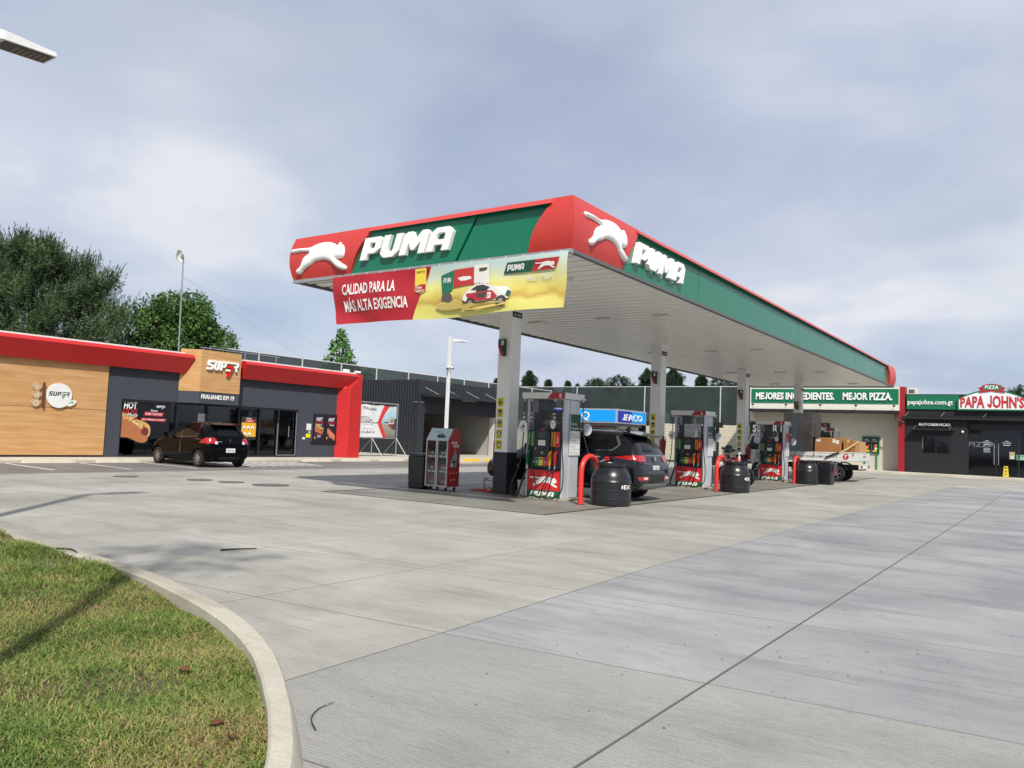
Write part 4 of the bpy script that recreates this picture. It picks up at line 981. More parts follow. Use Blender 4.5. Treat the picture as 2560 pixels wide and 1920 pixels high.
# spray bottle on the second barrel
t = thing('spray_bottle', 'white and pink spray bottle standing on a barrel lid', 'bottle', (-7.78, 23.1, .888))
MB().m(C('#c98e93', .3)).lathe([(.04, 0), (.045, .01), (.045, .13), (.03, .17), (.016, .19)], n=14).build('bottle', t, smooth=40)
b = MB().m(C('#dedede', .3)); b.cyl((0, 0, .19), (0, 0, .26), .012, 8); b.box(-.03, .06, -.014, .014, .26, .285); b.build('pump_head', t)
def waste_bin(x, y, rz, label, lean):
    t = thing('waste_bin', label, 'bin', (x, y, .002), rz, 'black forecourt bins')
    b = MB().m(M_blkp); b.hexa([(-.23, -.22, 0), (.23, -.22, 0), (.23, .22, 0), (-.23, .22, 0), (-.25, -.24, .80), (.25, -.24, .80), (.25, .24, .80), (-.25, .24, .80)]); b.build('body', t, bevel=.04)
    b = MB().m(M_blkp); b.hexa([(-.26, -.25, .8), (.26, -.25, .8), (.26, .25, .8), (-.26, .25, .8), (-.2, -.2, .87), (.2, -.2, .87), (.2, .2, .87), (-.2, .2, .87)]); b.build('lid', t, bevel=.02)
    MB().m(mat('bin_groove', '#0d0e10', .5)).box(-.236, .236, -.228, .228, .12, .13).build('groove', t)
    if lean:
        MB().m(M_ext).tube([(.28, -.1, .35), (.42, .0, .72)], .016, 8).build('squeegee_handle', t, smooth=60); MB().m(M_dgrey).hexa([(.25, -.05, .5), (.3, -.05, .5), (.3, .12, .5), (.25, .12, .5), (.32, -.05, .82), (.36, -.05, .82), (.36, .12, .82), (.32, .12, .82)]).build('water_tray', t, bevel=.01)
    else:
        MB().m(M_ext).tube([(-.26, -.05, .5), (-.33, -.08, .62)], .014, 8).build('squeegee_handle', t, smooth=60)
waste_bin(-13.03, 15.02, .06, 'black waste bin to the left of the oil display cabinet', False)
waste_bin(-7.45, 32.3, -.1, 'black waste bin with squeegee beside the third water barrel', True)
# bucket and air hose near the first column
t = thing('bucket', 'dirty white plastic bucket between the first column and dispenser 8', 'bucket', (-10.32, 15.55, .002))
MB().m(mat('bucket_white', '#b9b8b3', .5, var=.15, vscale=14)).lathe([(.125, 0), (.15, .34), (.158, .345), (.158, .37), (.145, .37), (.12, .03), (.02, .02)], n=24).build('pail', t, smooth=40)
b = MB().m(M_chr); b.tube([(.155*math.cos(R(a)), -.155*math.sin(R(a))*.5, .35-.155*math.sin(R(a))*.85) for a in range(0, 181, 15)], .004, 5); b.build('wire_handle', t, smooth=180)
t = thing('air_hose', 'orange-red air hose coiled on the ground left of the first column', 'hose', (-11.55, 15.6, .002))
pts = []
for i in range(70):
    a = i*.30; lp_ = int(a/6.283); rr_ = .17+.035*lp_; pts.append((rr_*1.35*math.cos(a)-.03*lp_, rr_*.8*math.sin(a)+.02*lp_, .014+.012*lp_+(.05+.06*lp_)*max(0, math.sin(a*.5+lp_*1.3))**2))
MB().m(mat('air_hose_red', '#b84a38', .45)).tube(pts, .012, 6).build('coil', t, smooth=180)
MB().m(M_rub).tube(spline([(.1, 0, .05), (.05, -.02, .25), (.12, 0, .33), (.2, 0, .36), (.33, 0, .36)], 5), .011, 6).build('supply_line', t, smooth=180)
b = MB().m(M_chr); b.tube([(.02, 0, .36), (.32, 0, .37)], .018, 8); b.tube([(.05, 0, .36), (.05, .0, .43)], .012, 6); b.build('valve', t)
# ------------------------------------------------------------------ oil display cabinet
M_ared = mat('cabinet_red', '#a8322f', .4, var=.06, vscale=5); M_afr = mat('cabinet_frame', '#b5b6b8', .35, metal=.5)
m_gl, t_, p_, n_, l_ = node_mat('clear_glass')
gl = n_('ShaderNodeBsdfGlossy'); gl.inputs['Roughness'].default_value = .03; tr = n_('ShaderNodeBsdfTransparent'); tr.inputs[0].default_value = (.96, .98, .98, 1)
fr_ = n_('ShaderNodeFresnel'); fr_.inputs[0].default_value = 1.45; mx = n_('ShaderNodeMixShader'); l_(fr_.outputs[0], mx.inputs[0]); l_(tr.outputs[0], mx.inputs[1]); l_(gl.outputs[0], mx.inputs[2]); l_(mx.outputs[0], t_.nodes['Material Output'].inputs[0])
def tint_glass(name, tcol, rough=.04, ior=1.5):
    m, t, p, n, l = node_mat(name); g = n('ShaderNodeBsdfGlossy'); g.inputs['Roughness'].default_value = rough; g.inputs['Color'].default_value = (.9, .93, 1, 1); tr = n('ShaderNodeBsdfTransparent'); tr.inputs[0].default_value = (*tcol, 1)
    f = n('ShaderNodeFresnel'); f.inputs[0].default_value = ior; mx = n('ShaderNodeMixShader'); l(f.outputs[0], mx.inputs[0]); l(tr.outputs[0], mx.inputs[1]); l(g.outputs[0], mx.inputs[2]); l(mx.outputs[0], t.nodes['Material Output'].inputs[0]); return m
M_shopg = tint_glass('shop_glass', (.42, .45, .47))
cab = thing('oil_display_cabinet', 'red wheeled display cabinet with oil bottles behind glass doors', 'display cabinet', (-12.44, 15.12, .002), .07)
w2, d2, z0, z1 = .32, .24, .10, 1.23     # local: front faces -y
MB().m(M_ared).box(-w2, w2, -d2, d2, z0, z0+.03).build('floor_panel', cab)
MB().m(C('#8d9092')).box(-w2, w2, d2-.02, d2, z0+.03, z1).build('back_panel', cab)
for sx in (-1, 1):
    x = sx*w2; b = MB().m(M_ared)
    fr = frame((x, 0, 0), (0, 1, 0), (0, 0, 1)) if sx > 0 else frame((x, 0, 0), (0, -1, 0), (0, 0, 1))
    poly = [(-d2, z0), (d2, z0), (d2, 1.36), (.05, 1.52), (-.06, 1.5), (-d2, z1)] if sx > 0 else [(-d2, z0), (d2, z0), (d2, z1), (.06, 1.5), (-.05, 1.52), (-d2, 1.36)]
    b.prism(poly, fr, -.0, .018)
    if sx > 0:
        b.m(C('#d9d6d2')).flat([(-.14, 1.13), (.1, 1.13), (.12, 1.19), (-.12, 1.19)], fr, .0192).flat([(-.06, 1.05), (.17, 1.05), (.19, 1.11), (-.04, 1.11)], fr, .0192); b.m(C('#a8322f')).geo(text('SABES', .03, .01, w=.15), fr, -.01, 1.145, .0205).geo(text('ACEITE', .03, .01, w=.15), fr, .065, 1.065, .0205)
        b.m(C('#7c98a0')).flat([(-.1, .58), (.1, .56), (.12, .85), (.07, .92), (.05, 1.02), (.02, 1.02), (.0, .92), (-.07, .84)], fr, .0192); b.m(C('#2b3b42')).flat([(-.12, .66), (.07, .68), (.07, .73), (-.12, .71)], fr, .0205); b.m(C('#b7cbd0')).flat([(-.16, .58), (-.06, .57), (-.05, .7), (-.13, .74)], fr, .0205)
        b.m(C('#c98b86'))
        for q in range(3): b.disc(-.13+.13*q, .43, .035, fr, .0192, 12)
        b.m(C('#dcdad6')).geo(text('PUMA', .035, .01, w=.12, shear=.2), fr, .04, .25, .0192); b.disc(-.09, .265, .022, fr, .0192, 10)
    b.build('side_panel', cab)
MB().m(C('#a9c4c4', .35)).add([(-w2, -d2-.015, z1-.01), (w2, -d2-.015, z1-.01), (w2, -.05, 1.5), (-w2, -.05, 1.5), (-w2, -d2+.01, z1-.01), (w2, -d2+.01, z1-.01), (w2, -.03, 1.48), (-w2, -.03, 1.48)], [(0, 1, 2, 3), (7, 6, 5, 4), (0, 4, 5, 1), (3, 2, 6, 7)]).build('header_panel', cab)
hf = lambda a, b_, c=0.0: Vector((a, -d2-.015+b_*.66, z1-.01+b_*.94)) + Vector((0, -.82, .57))*c
b = MB().m(C('#2a3236')).flat([(-.06, .08), (-.04, .13), (.02, .17), (.1, .16), (.14, .12), (.2, .1), (.2, .06), (.0, .05)], hf, .003); b.m(C('#8a999c')).flat([(.0, .12), (.03, .15), (.09, .145), (.1, .12)], hf, .005); b.m(C('#4e7a82')).geo(text('Prestomax', .03, .005, w=.2), hf, -.08, .2, .003); b.build('header_print', cab)
MB().m(M_ared).add([(-w2, -.05, 1.505), (w2, -.05, 1.505), (w2, d2, 1.36), (-w2, d2, 1.36), (-w2, -.05, 1.485), (w2, -.05, 1.485), (w2, d2, 1.34), (-w2, d2, 1.34)], [(0, 1, 2, 3), (7, 6, 5, 4), (2, 6, 7, 3)]).build('rear_roof', cab)
shelf_z = [.47, .83]
for z in shelf_z: MB().m(M_afr).box(-w2+.01, w2-.01, -d2+.05, d2-.03, z-.012, z).build('shelf', cab)
b = MB().m(C('#d8d5cc'))
for z in shelf_z:
    for x in (-.24, -.1, .1, .24): b.box(x-.055, x+.055, -d2+.038, -d2+.046, z-.03, z+.012)
b.build('price_tag', cab)
for s in (-1, 1):
    xa, xb = (-w2, -.006) if s < 0 else (.006, w2)
    b = MB().m(M_afr); y0, y1 = -d2-.022, -d2+.003
    for a in ((xa, xb, z0, z0+.03), (xa, xb, z1-.03, z1), (xa, xa+.028, z0+.03, z1-.03), (xb-.028, xb, z0+.03, z1-.03)): b.box(a[0], a[1], y0, y1, a[2], a[3])
    dr_ = b.build('door', cab); MB().m(m_gl).box(xa+.028, xb-.028, -d2-.012, -d2-.006, z0+.03, z1-.03).build('door_glass', dr_)
for x in (-.25, .25):
    for y in (-.18, .18):
        b = MB().m(M_extk); b.cyl((x-.014, y, .04), (x+.014, y, .04), .04, 12); o = b.build('caster', cab, smooth=40); MB().m(M_afr).box(x-.02, x+.02, y-.015, y+.02, .06, .1).build('caster_fork', o)
def oil_bottle(x, z, col, lab):
    q = Matrix.Rotation(.07, 3, 'Z') @ Vector((x, -.06, 0)); t = thing('oil_bottle', lab, 'bottle', (-12.44+q.x, 15.12+q.y, z+.003), .07+random.uniform(-.2, .2), 'oil bottles in the display cabinet')
    b = MB().m(mat('oil_'+col, col, .3)); b.hexa([(-.045, -.035, 0), (.045, -.035, 0), (.045, .035, 0), (-.045, .035, 0), (-.045, -.035, .15), (.045, -.035, .15), (.045, .035, .15), (-.045, .035, .15)]); b.hexa([(-.045, -.035, .1501), (.045, -.035, .1501), (.045, .035, .1501), (-.045, .035, .1501), (0, -.016, .22), (.03, -.016, .22), (.03, .016, .22), (0, .016, .22)]); b.build('body', t, bevel=.008)
    MB().m(C('#1b1c1f')).cyl((.015, 0, .22), (.015, 0, .25), .017, 10).build('cap', t, smooth=40); MB().m(C('#cfcfcc')).rect(-.036, .036, .04, .1, frame((0, -.0362, 0), (1, 0, 0), (0, 0, 1)), .001).build('label', t)
for zq_, sh_, sets in ((.83, 'top', (('left', (-.25, -.12), '#22272f', 'dark grey'), ('right', (.07,), '#2b3038', 'dark'), ('right', (.17, .265), '#9fb0b8', 'silver'))), (.47, 'middle', (('left', (-.25, -.12), '#8c1f26', 'dark red'), ('right', (.07, .165, .26), '#a02129', 'dark red'))), (.13, 'bottom', (('left', (-.23, -.12), '#b0343a', 'red'), ('right', (.08, .175, .265), '#9c242b', 'red')))):
    for dr_n, xs_, c_, cn in sets:
        for q, x in enumerate(xs_):
            wh_ = {1: '', 2: ('left-hand ', 'right-hand ')[q] if len(xs_) == 2 else '', 3: ('left-hand ', 'middle ', 'right-hand ')[min(q, 2)]}[len(xs_)]
            oil_bottle(x, zq_, c_, '%s%s oil bottle on the cabinet %s shelf, %s door' % (wh_, cn, sh_, dr_n))

# ------------------------------------------------------------------ convenience store
def wood_mat():
    m, t, p, n, l = node_mat('wood_cladding')
    tcn = n('ShaderNodeTexCoord'); mp = n('ShaderNodeMapping'); mp.inputs['Scale'].default_value = (1, .35, 5); l(tcn.outputs['Object'], mp.inputs[0])
    nz = n('ShaderNodeTexNoise'); nz.inputs['Scale'].default_value = 2.2; nz.inputs['Detail'].default_value = 8; nz.inputs['Roughness'].default_value = .62; nz.inputs['Distortion'].default_value = .3; l(mp.outputs[0], nz.inputs['Vector'])
    cr = n('ShaderNodeValToRGB'); l(nz.outputs['Fac'], cr.inputs[0]); e = cr.color_ramp.elements; e.new(.5)
    for k, (po, c) in enumerate(((.3, '#ae8150'), (.52, '#bd9260'), (.72, '#c7a174'))): e[k].position = po; e[k].color = (*lin(c), 1)
    l(cr.outputs[0], p.inputs['Base Color']); p.inputs['Roughness'].default_value = .5; return m
M_wood = wood_mat(); M_char = mat('wall_charcoal', '#3a3f48', .75, var=.05, vscale=1.5, bump=.25, bscale=90, streak=.05); M_sred = mat('store_red', '#b92223', .42, var=.04, vscale=.7, streak=.04)
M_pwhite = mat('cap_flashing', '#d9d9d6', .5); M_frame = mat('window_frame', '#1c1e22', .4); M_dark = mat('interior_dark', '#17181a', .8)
SXW = -26.9
def SY(y): return y*.9276
def SZ(z): return 1.4+(z-1.4)*.9276
store = thing('convenience_store', 'charcoal and wood convenience store with a red roof frame', 'store', (SXW-3, 18, .1))
FS = frame((SXW, 0, 0), (0, 1, 0), (0, 0, 1))
yW0, yW1 = SY(16.22), SY(24.64); zW = SZ(2.18)
b = MB().m(M_char)
yL, yR = 2.0, SY(27.9)
b.box(SXW-.25, SXW, SY(15.66), yW0, .1, 3.85); b.box(SXW-.25, SXW, yW1, yR, .1, 3.85); b.box(SXW-.25, SXW, yW0, yW1, zW, 3.85); b.box(SXW-.25, SXW, yL, SY(15.66), .1, 3.85)
b.box(SXW-7, SXW-.25, yR-.25, yR, .1, 3.85); b.box(SXW-7, SXW-6.75, yL, yR-.25, .1, 3.85)
b.build('wall', store, world=True)
MB().m(M_roof).box(SXW-7, SXW-.02, yL, yR, 3.86, 3.93).build('roof', store, world=True)
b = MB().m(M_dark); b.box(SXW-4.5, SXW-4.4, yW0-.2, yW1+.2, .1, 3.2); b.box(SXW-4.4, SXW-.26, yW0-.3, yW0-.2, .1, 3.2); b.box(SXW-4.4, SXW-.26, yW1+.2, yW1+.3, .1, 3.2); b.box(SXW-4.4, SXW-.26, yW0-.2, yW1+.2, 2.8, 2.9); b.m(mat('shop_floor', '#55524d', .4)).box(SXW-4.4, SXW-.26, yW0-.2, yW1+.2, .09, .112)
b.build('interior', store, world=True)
# wood cladding boards on the left part
zs = [.16, SZ(1.72), SZ(3.40)]
ysb = [2.0, 5.6, 9.2, SY(15.62)]
for i in range(2):
    for j in range(3):
        MB().m(M_wood).prism([(ysb[j]+.004, zs[i]+.006), (ysb[j+1]-.004, zs[i]+.006), (ysb[j+1]-.004, zs[i+1]-.006), (ysb[j]+.004, zs[i+1]-.006)], FS, .0, .06).build('wood_panel', store, world=True, bevel=.004)
MB().m(M_frame).box(SXW+.001, SXW+.05, 2.0, SY(15.62), .1, .16).build('plinth', store, world=True)
# red roof frame
pr = [(.0, SZ(3.35)), (.22, SZ(3.35)), (.52, SZ(3.965)), (.40, SZ(4.10)), (-.25, SZ(4.10)), (-.25, SZ(3.95)), (0, SZ(3.95))]
def sweep_y(y0, y1, slant0=0, slant1=0, mt=M_sred, prof=pr):
    b = MB().m(mt); k = len(prof); zt = prof[3][1]; zb = prof[0][1]
    vs_ = [(SXW+a, y0+slant0*(z-zb)/(zt-zb), z) for a, z in prof]+[(SXW+a, y1+slant1*(z-zb)/(zt-zb), z) for a, z in prof]
    b.add(vs_, [tuple(range(k)), tuple(range(2*k-1, k-1, -1))]+[((i+1) % k, i, k+i, k+(i+1) % k) for i in range(k)]); return b
sweep_y(2, SY(18.67), 0, .14).build('red_fascia', store, world=True)
sweep_y(SY(21.24), SY(28.1)).build('red_fascia', store, world=True)
for y0, y1 in ((2, SY(18.45)), (SY(21.24), SY(27.9))): MB().m(M_pwhite).box(SXW-.2, SXW+.36, y0, y1, SZ(4.105), SZ(4.16)).build('cap_flashing', store, world=True)
ya, yb, yc, yd = SY(26.98), SY(27.24), SY(28.06), SY(28.2)
b = MB().m(M_sred); pl = [(SXW, ya), (SXW+.42, yb), (SXW+.52, yb+.06), (SXW+.52, yc), (SXW+.40, yd), (SXW-.6, yd), (SXW-.6, ya)]
k = len(pl); b.add([(x, y, .1) for x, y in pl]+[(x, y, SZ(3.36)) for x, y in pl[:3]]+[(x, y, SZ(4.09)) for x, y in pl[3:]], [tuple(range(k)), tuple(range(2*k-1, k-1, -1))][:1]+[((i+1) % k, i, k+i, k+(i+1) % k) for i in range(k)]+[(k, k+1, k+2, k+3, k+4, k+5, k+6)])
b.build('red_pillar', store, world=True)
# wood tower with the store sign
tw = [(SXW+.02, 17.15), (SXW+.64, 17.62), (SXW+.64, 19.35), (SXW+.02, 19.35)]
def pris(pts, z0_, z1_, mt): b = MB().m(mt); k = len(pts); b.add([(x, y, z0_) for x, y in pts]+[(x, y, z1_) for x, y in pts], [tuple(range(k))[::-1], tuple(range(k, 2*k))]+[(i, (i+1) % k, k+(i+1) % k, k+i) for i in range(k)]); return b
tower = pris(tw, 2.56, 4.12, M_wood).build('sign_tower', store, world=True)
pris([(x-.02*(i in (1, 2)), y) for i, (x, y) in enumerate(tw)], SZ(2.18), 2.555, M_char).build('name_band', store, world=True)
FT = frame((SXW+.64, 0, 0), (0, 1, 0), (0, 0, 1)); FTB = frame((SXW+.621, 0, 0), (0, 1, 0), (0, 0, 1))
def super7(fr, a, b0, h, wd, c1, c2, par, depth, name='logo'):
    """SUPER with a coloured 7 in place of the lower E: slanted rounded capitals"""
    k = wd/5.2; sl = .22
    def bar(pts, r=.13):
        o = []; 
        return pts
    L_ = []
    def P(x, y): return ((x+sl*y)*k, y*h)
    S = [(0, 0), (.75, 0), (.88, .12), (.88, .48), (.75, .6), (.28, .6), (.28, .78), (.9, .78), (.95, 1), (.15, 1), (0, .88), (0, .52), (.12, .4), (.6, .4), (.6, .22), (0, .22)]
    U = [(1.05, .15), (1.2, 0), (1.75, 0), (1.92, .15), (1.92, 1), (1.64, 1), (1.64, .22), (1.33, .22), (1.33, 1), (1.05, 1)]
    Pp = [(2.1, 0), (2.38, 0), (2.38, .34), (2.8, .34), (2.96, .48), (2.96, .88), (2.82, 1), (2.1, 1)]; Ph = [(2.38, .55), (2.68, .55), (2.68, .79), (2.38, .79)]
    E1 = [(3.1, .82), (4.15, .82), (4.15, 1), (3.15, 1)]; E3 = [(3.1, 0), (3.75, 0), (3.82, .2), (3.1, .2)]
    Rr = [(4.25, .82), (4.75, .82), (4.75, .6), (4.3, .6), (4.25, .42), (4.5, .42), (4.75, 0), (5.05, 0), (4.82, .42), (5.0, .5), (5.05, .6), (5.05, .88), (4.92, 1), (4.25, 1)]
    b = MB().m(c1)
    for lp in ([S], [U], [Pp, Ph], [E1], [E3], [Rr]):
        vf = shape([[P(*q) for q in l__] for l__ in lp]); b.geo(thick(vf, depth) if depth else vf, fr, a, b0, .002)
    o1 = b.build(name, par, world=True, bevel=.006 if depth else 0)
    sv = [(3.2, .58), (4.25, .58), (4.2, .34), (3.75, -.6), (3.42, -.6), (3.88, .36), (3.2, .36)]
    vf = shape([[P(*q) for q in sv]]); MB().m(c2).geo(thick(vf, depth*1.15) if depth else vf, fr, a, b0, .002).build('numeral', par, world=True, bevel=.006 if depth else 0)
super7(FT, 17.83, 3.40, .36, 1.36, M_letter, mat('sign_red', '#c8161d', .35), store, .09, 'lettering')
MB().m(M_letter).geo(text('FRAIJANES KM 19', .17, .012, w=1.42, depth=.02), FTB, 18.42, 2.30, .0).build('lettering', store, world=True)
# glazing: frames, panes
gy = [yW0, SY(18.55), SY(19.9), SY(21.45), SY(22.55), SY(23.56), yW1]
b = MB().m(M_frame); b.box(SXW-.16, SXW-.02, yW0, yW1, zW-.07, zW); b.box(SXW-.16, SXW-.02, yW0, yW1, .1, .17)
for y in gy: b.box(SXW-.16, SXW-.02, max(yW0, y-.035), min(yW1, y+.035), .17, zW-.07)
wf = b.build('window_frame', store, world=True)
for i in range(len(gy)-1): MB().m(M_shopg).box(SXW-.1, SXW-.09, gy[i]+.035, gy[i+1]-.035, .17, zW-.07).build('glass_pane', wf, world=True)
b = MB().m(M_chr); b.box(SXW-.03, SXW+.01, SY(24.55), SY(24.58), .18, 2.0); b.box(SXW-.03, SXW+.01, SY(23.5), SY(23.53), .18, 1.5); b.box(SXW-.02, SXW+.0, SY(23.56), SY(24.6), .175, .2); b.tube([(SXW+.02, SY(24.12), .95), (SXW+.02, SY(24.12), 1.4)], .015, 8); b.build('door_trim', store, world=True)
# window posters and prints (on the glass face)
FG = frame((SXW-.088, 0, 0), (0, 1, 0), (0, 0, 1))
def hot_dog(fr, a, b0, s, par, name, d=.0):
    b = MB()
    b.m(C('#a86a42')).flat(smooth_loop([(0, .05), (.0, .62), (.3, .58), (.8, .3), (1.05, .02), (1.0, -.15), (.75, -.18), (.35, -.02)], 3), lambda x, y, c=0: fr(a+x*s, b0+y*s, c), d)
    b.m(C('#c9a06a')).flat(smooth_loop([(.0, .62), (.25, .6), (.75, .33), (1.02, .04), (1.12, .1), (1.12, .36), (.95, .52), (.5, .66), (.1, .86), (0, .86)], 3), lambda x, y, c=0: fr(a+x*s, b0+y*s, c), d+.001)
    b.m(C('#6d2a2e')).flat(smooth_loop([(.78, .18), (.95, .06), (1.06, .1), (1.06, .28), (.9, .36)], 3), lambda x, y, c=0: fr(a+x*s, b0+y*s, c), d+.002)
    rr = random.Random(2)
    for q in range(46):
        u = rr.uniform(.0, 1); x = u*.98; y = .78-.42*u**1.5+rr.uniform(-.12, .09); b.m(C(rr.choice(('#c8452a', '#d8a03a', '#e3d3a6', '#5d7a2f', '#93a848', '#b5401f')))); b.disc(a+x*s, b0+y*s, rr.uniform(.025, .06)*s, fr, d+.003+.00015*q, 7, rr.uniform(.015, .035)*s)
    return b.build(name, par, world=True)
ax = lambda X: yW0+(X-1190)*.00380; az = lambda Yp: zW-(Yp-858)*.00352
b = MB().m(C('#0f1116', .25)).rect(yW0+.04, ax(1690), .74, zW-.08, FG, .0).build('poster_sheet', store, world=True)
hot_dog(FG, ax(1194), az(1235), 1.02, store, 'hot_dog_print', .002)
b = MB().m(C('#e6e6e8')).geo(text('HOT', .24, .03, w=.5, shear=.12), FG, ax(1290), az(950), .003); b.m(C('#b3202b')).geo(text('DOG', .18, .03, w=.52, shear=.12), FG, ax(1288), az(1000), .003); b.m(C('#e6e6e8')).geo(text('Mania', .13, .005, w=.38, shear=.3), FG, ax(1310), az(1028), .004)
b.geo(text('Nuevo', .09, .003, w=.26, shear=.3), FG, ax(1525), az(970), .003)
b.m(C('#a81f2a')).flat([(ax(1418), az(1012)), (ax(1612), az(1018)), (ax(1630), az(976)), (ax(1435), az(972))], FG, .003).flat([(ax(1392), az(1066)), (ax(1645), az(1070)), (ax(1660), az(1040)), (ax(1402), az(1034))], FG, .003)
b.m(C('#e8e4e4')).geo(text('SUPER 7 HOT DOG', .075, .012, w=.64), FG, ax(1523), az(1005), .0045).geo(text('¡VEN Y ÁRMALO A TU GUSTO!', .06, .012, w=.88), FG, ax(1524), az(1060), .0045)
b.build('poster_lettering', store, world=True); super7(FG, ax(1545), az(926), .085, .34, C('#e6e6e8'), C('#e6e6e8'), store, 0, 'poster_logo')
def sticker(y0, y1, z0_, z1_, c, extra=None, name='window_notice'):
    b = MB().m(C(c)).rect(y0, y1, z0_, z1_, FG, .002)
    if extra: extra(b)
    return b.build(name, store, world=True)
sticker(SY(19.52), SY(19.85), 1.45, 1.75, '#b9bdc4', lambda b: [b.m(C('#7d828a')).rect(SY(19.57), SY(19.8), 1.5+.05*q, 1.515+.05*q, FG, .003) for q in range(4)])
for y in (19.15, 19.6): sticker(SY(y), SY(y+.13), 1.18, 1.4, '#a5222b', lambda b, y=y: b.m(C('#e6d6d6')).rect(SY(y+.03), SY(y+.10), 1.25, 1.34, FG, .003))
b = MB().m(C('#d3d6d6')).disc(SY(20.55), 1.28, .17, FG, .002, 24); b.m(C('#3f5550')).rect(SY(20.43), SY(20.7), 1.24, 1.29, FG, .003); b.m(C('#a34a50')).rect(SY(20.47), SY(20.63), 1.36, 1.38, FG, .003); b.build('round_notice', store, world=True)
# promo poster by the door
y0, y1 = SY(21.62), SY(22.42); b = MB().m(C('#1e2a22')).rect(y0, y1, .80, 1.72, FG, .004); b.m(C('#d9a52c')).rect(y0+.03, y1-.02, .92, 1.48, FG, .006); b.m(C('#b62c25')).flat([(y0+.15, 1.5), (y1-.1, 1.5), (y1-.05, 1.6), (y0+.25, 1.62)], FG, .006)
b.m(C('#e9e6e0')).geo(text('PARA', .06, .01, w=.26), FG, (y0+y1)/2, 1.62, .007).geo(text('TODO', .06, .01, w=.3), FG, (y0+y1)/2+.03, 1.52, .008)
for q in range(5): b.m(C('#e4e2dc')).disc(y0+.16+.2*(q % 3)+(.05 if q > 2 else 0), 1.28-.26*(q//3), .075, FG, .007, 12); b.m(C('#3b3a38')).disc(y0+.16+.2*(q % 3)+(.05 if q > 2 else 0), 1.24-.26*(q//3), .035, FG, .008, 8)
b.build('promo_poster', store, world=True)
# bottle crates visible behind the glass
M_crate = C('#cfd0ce')
for r_ in range(3):
    for c_ in range(5):
        y = SY(21.68)+c_*.165; z = .25+r_*.19
        if c_ == 4: y += .14
        pos = ('leftmost', 'second from left', 'third from left', 'fourth from left')
        t = thing('water_pack', ('shrink-wrapped water pack behind the store glass, %s of the %s layer' % (pos[c_], ('bottom', 'middle', 'top')[r_])) if c_ < 4 else 'separate water pack beside the store door, %s of its column' % ('bottom', 'middle', 'top')[r_], 'water pack', (SXW-.32, y, .112), 0, 'water packs behind the store glass')
        t.location.z = .112+r_*.19
        MB().m(M_crate).box(-.12, .12, -.075, .075, 0, .16).build('wrap', t, bevel=.02); b = MB().m(C('#4a4c4e'))
        for q in (-.04, .04): b.cyl((0, q, .16), (0, q, .185), .02, 8)
        b.build('bottle_cap', t); MB().m(C('#5b5d5f')).rect(-.075, .075, .05, .06, frame((.121, 0, 0), (0, 1, 0), (0, 0, 1)), .0).build('band', t)
# red chairs and table inside
M_chair = mat('chair_red', '#b01f28', .35)
def chair(x, y, rz, lb):
    t = thing('cafe_chair', lb, 'chair', (x, y, .112), rz, 'red chairs behind the store glass'); b = MB().m(M_chair)
    MB().m(M_chair).box(-.2, .2, -.2, .2, .44, .47).build('seat', t, bevel=.01); MB().m(M_chair).hexa([(-.2, .18, .6), (.2, .18, .6), (.2, .2, .6), (-.2, .2, .6), (-.19, .23, .85), (.19, .23, .85), (.19, .25, .85), (-.19, .25, .85)]).build('backrest', t)
    for sx in (-1, 1):
        MB().m(M_chair).tube([(sx*.19, -.19, .45), (sx*.22, -.23, 0)], .014, 6).build('leg', t); MB().m(M_chair).tube([(sx*.19, .24, .84), (sx*.19, .19, .45), (sx*.22, .24, 0)], .014, 6).build('leg', t)
chair(SXW-.42, 15.6, R(95), 'red metal cafe chair below the hot dog poster'); chair(SXW-.45, 16.75, R(-80), 'red metal cafe chair between the hot dog poster and the hatchback')
t = thing('cafe_table', 'small white cafe table behind the store glass', 'table', (SXW-.65, 16.3, .112)); MB().m(C('#cfcfcb')).box(-.3, .3, -.3, .3, .72, .75).build('table_top', t, bevel=.006); MB().m(M_frame).cyl((0, 0, 0), (0, 0, .72), .03, 10).build('post', t); MB().m(M_frame).lathe([(.22, 0), (.22, .012), (.03, .03)], n=20).build('foot', t)
# shelves in the shop
for k in range(3):
    b = MB().m(mat('shelf_grey', '#5b5e62', .5)); yq = 18.4+k*1.6
    t = thing('shop_shelf', ['stocked shop shelf behind the glass left of the round notice', 'stocked shop shelf behind the glass right of the round notice', 'stocked shop shelf behind the glass door'][k], 'shelf', (SXW-2.4, yq, .112), 0, 'shop shelves inside the store')
    MB().m(MATS['shelf_grey']).box(-.22, .22, -.6, .6, 0, .06).build('base', t); MB().m(MATS['shelf_grey']).box(-.22, -.2, -.6, .6, .06, 1.5).build('back', t)
    rr = random.Random(k)
    for q in range(4):
        MB().m(MATS['shelf_grey']).box(-.2, .22, -.6, .6, .35+.34*q, .37+.34*q).build('board', t); b = MB()
        for s_ in range(9): b.m(C(rr.choice(('#8d5a3a', '#b7b0a0', '#5d6b7c', '#8a2f2f', '#c9a94a', '#3f5d46')))); b.box(.0, .17, -.58+s_*.13, -.48+s_*.13, .371+.34*q, .371+.34*q+rr.uniform(.12, .24))
        b.build('goods', t)
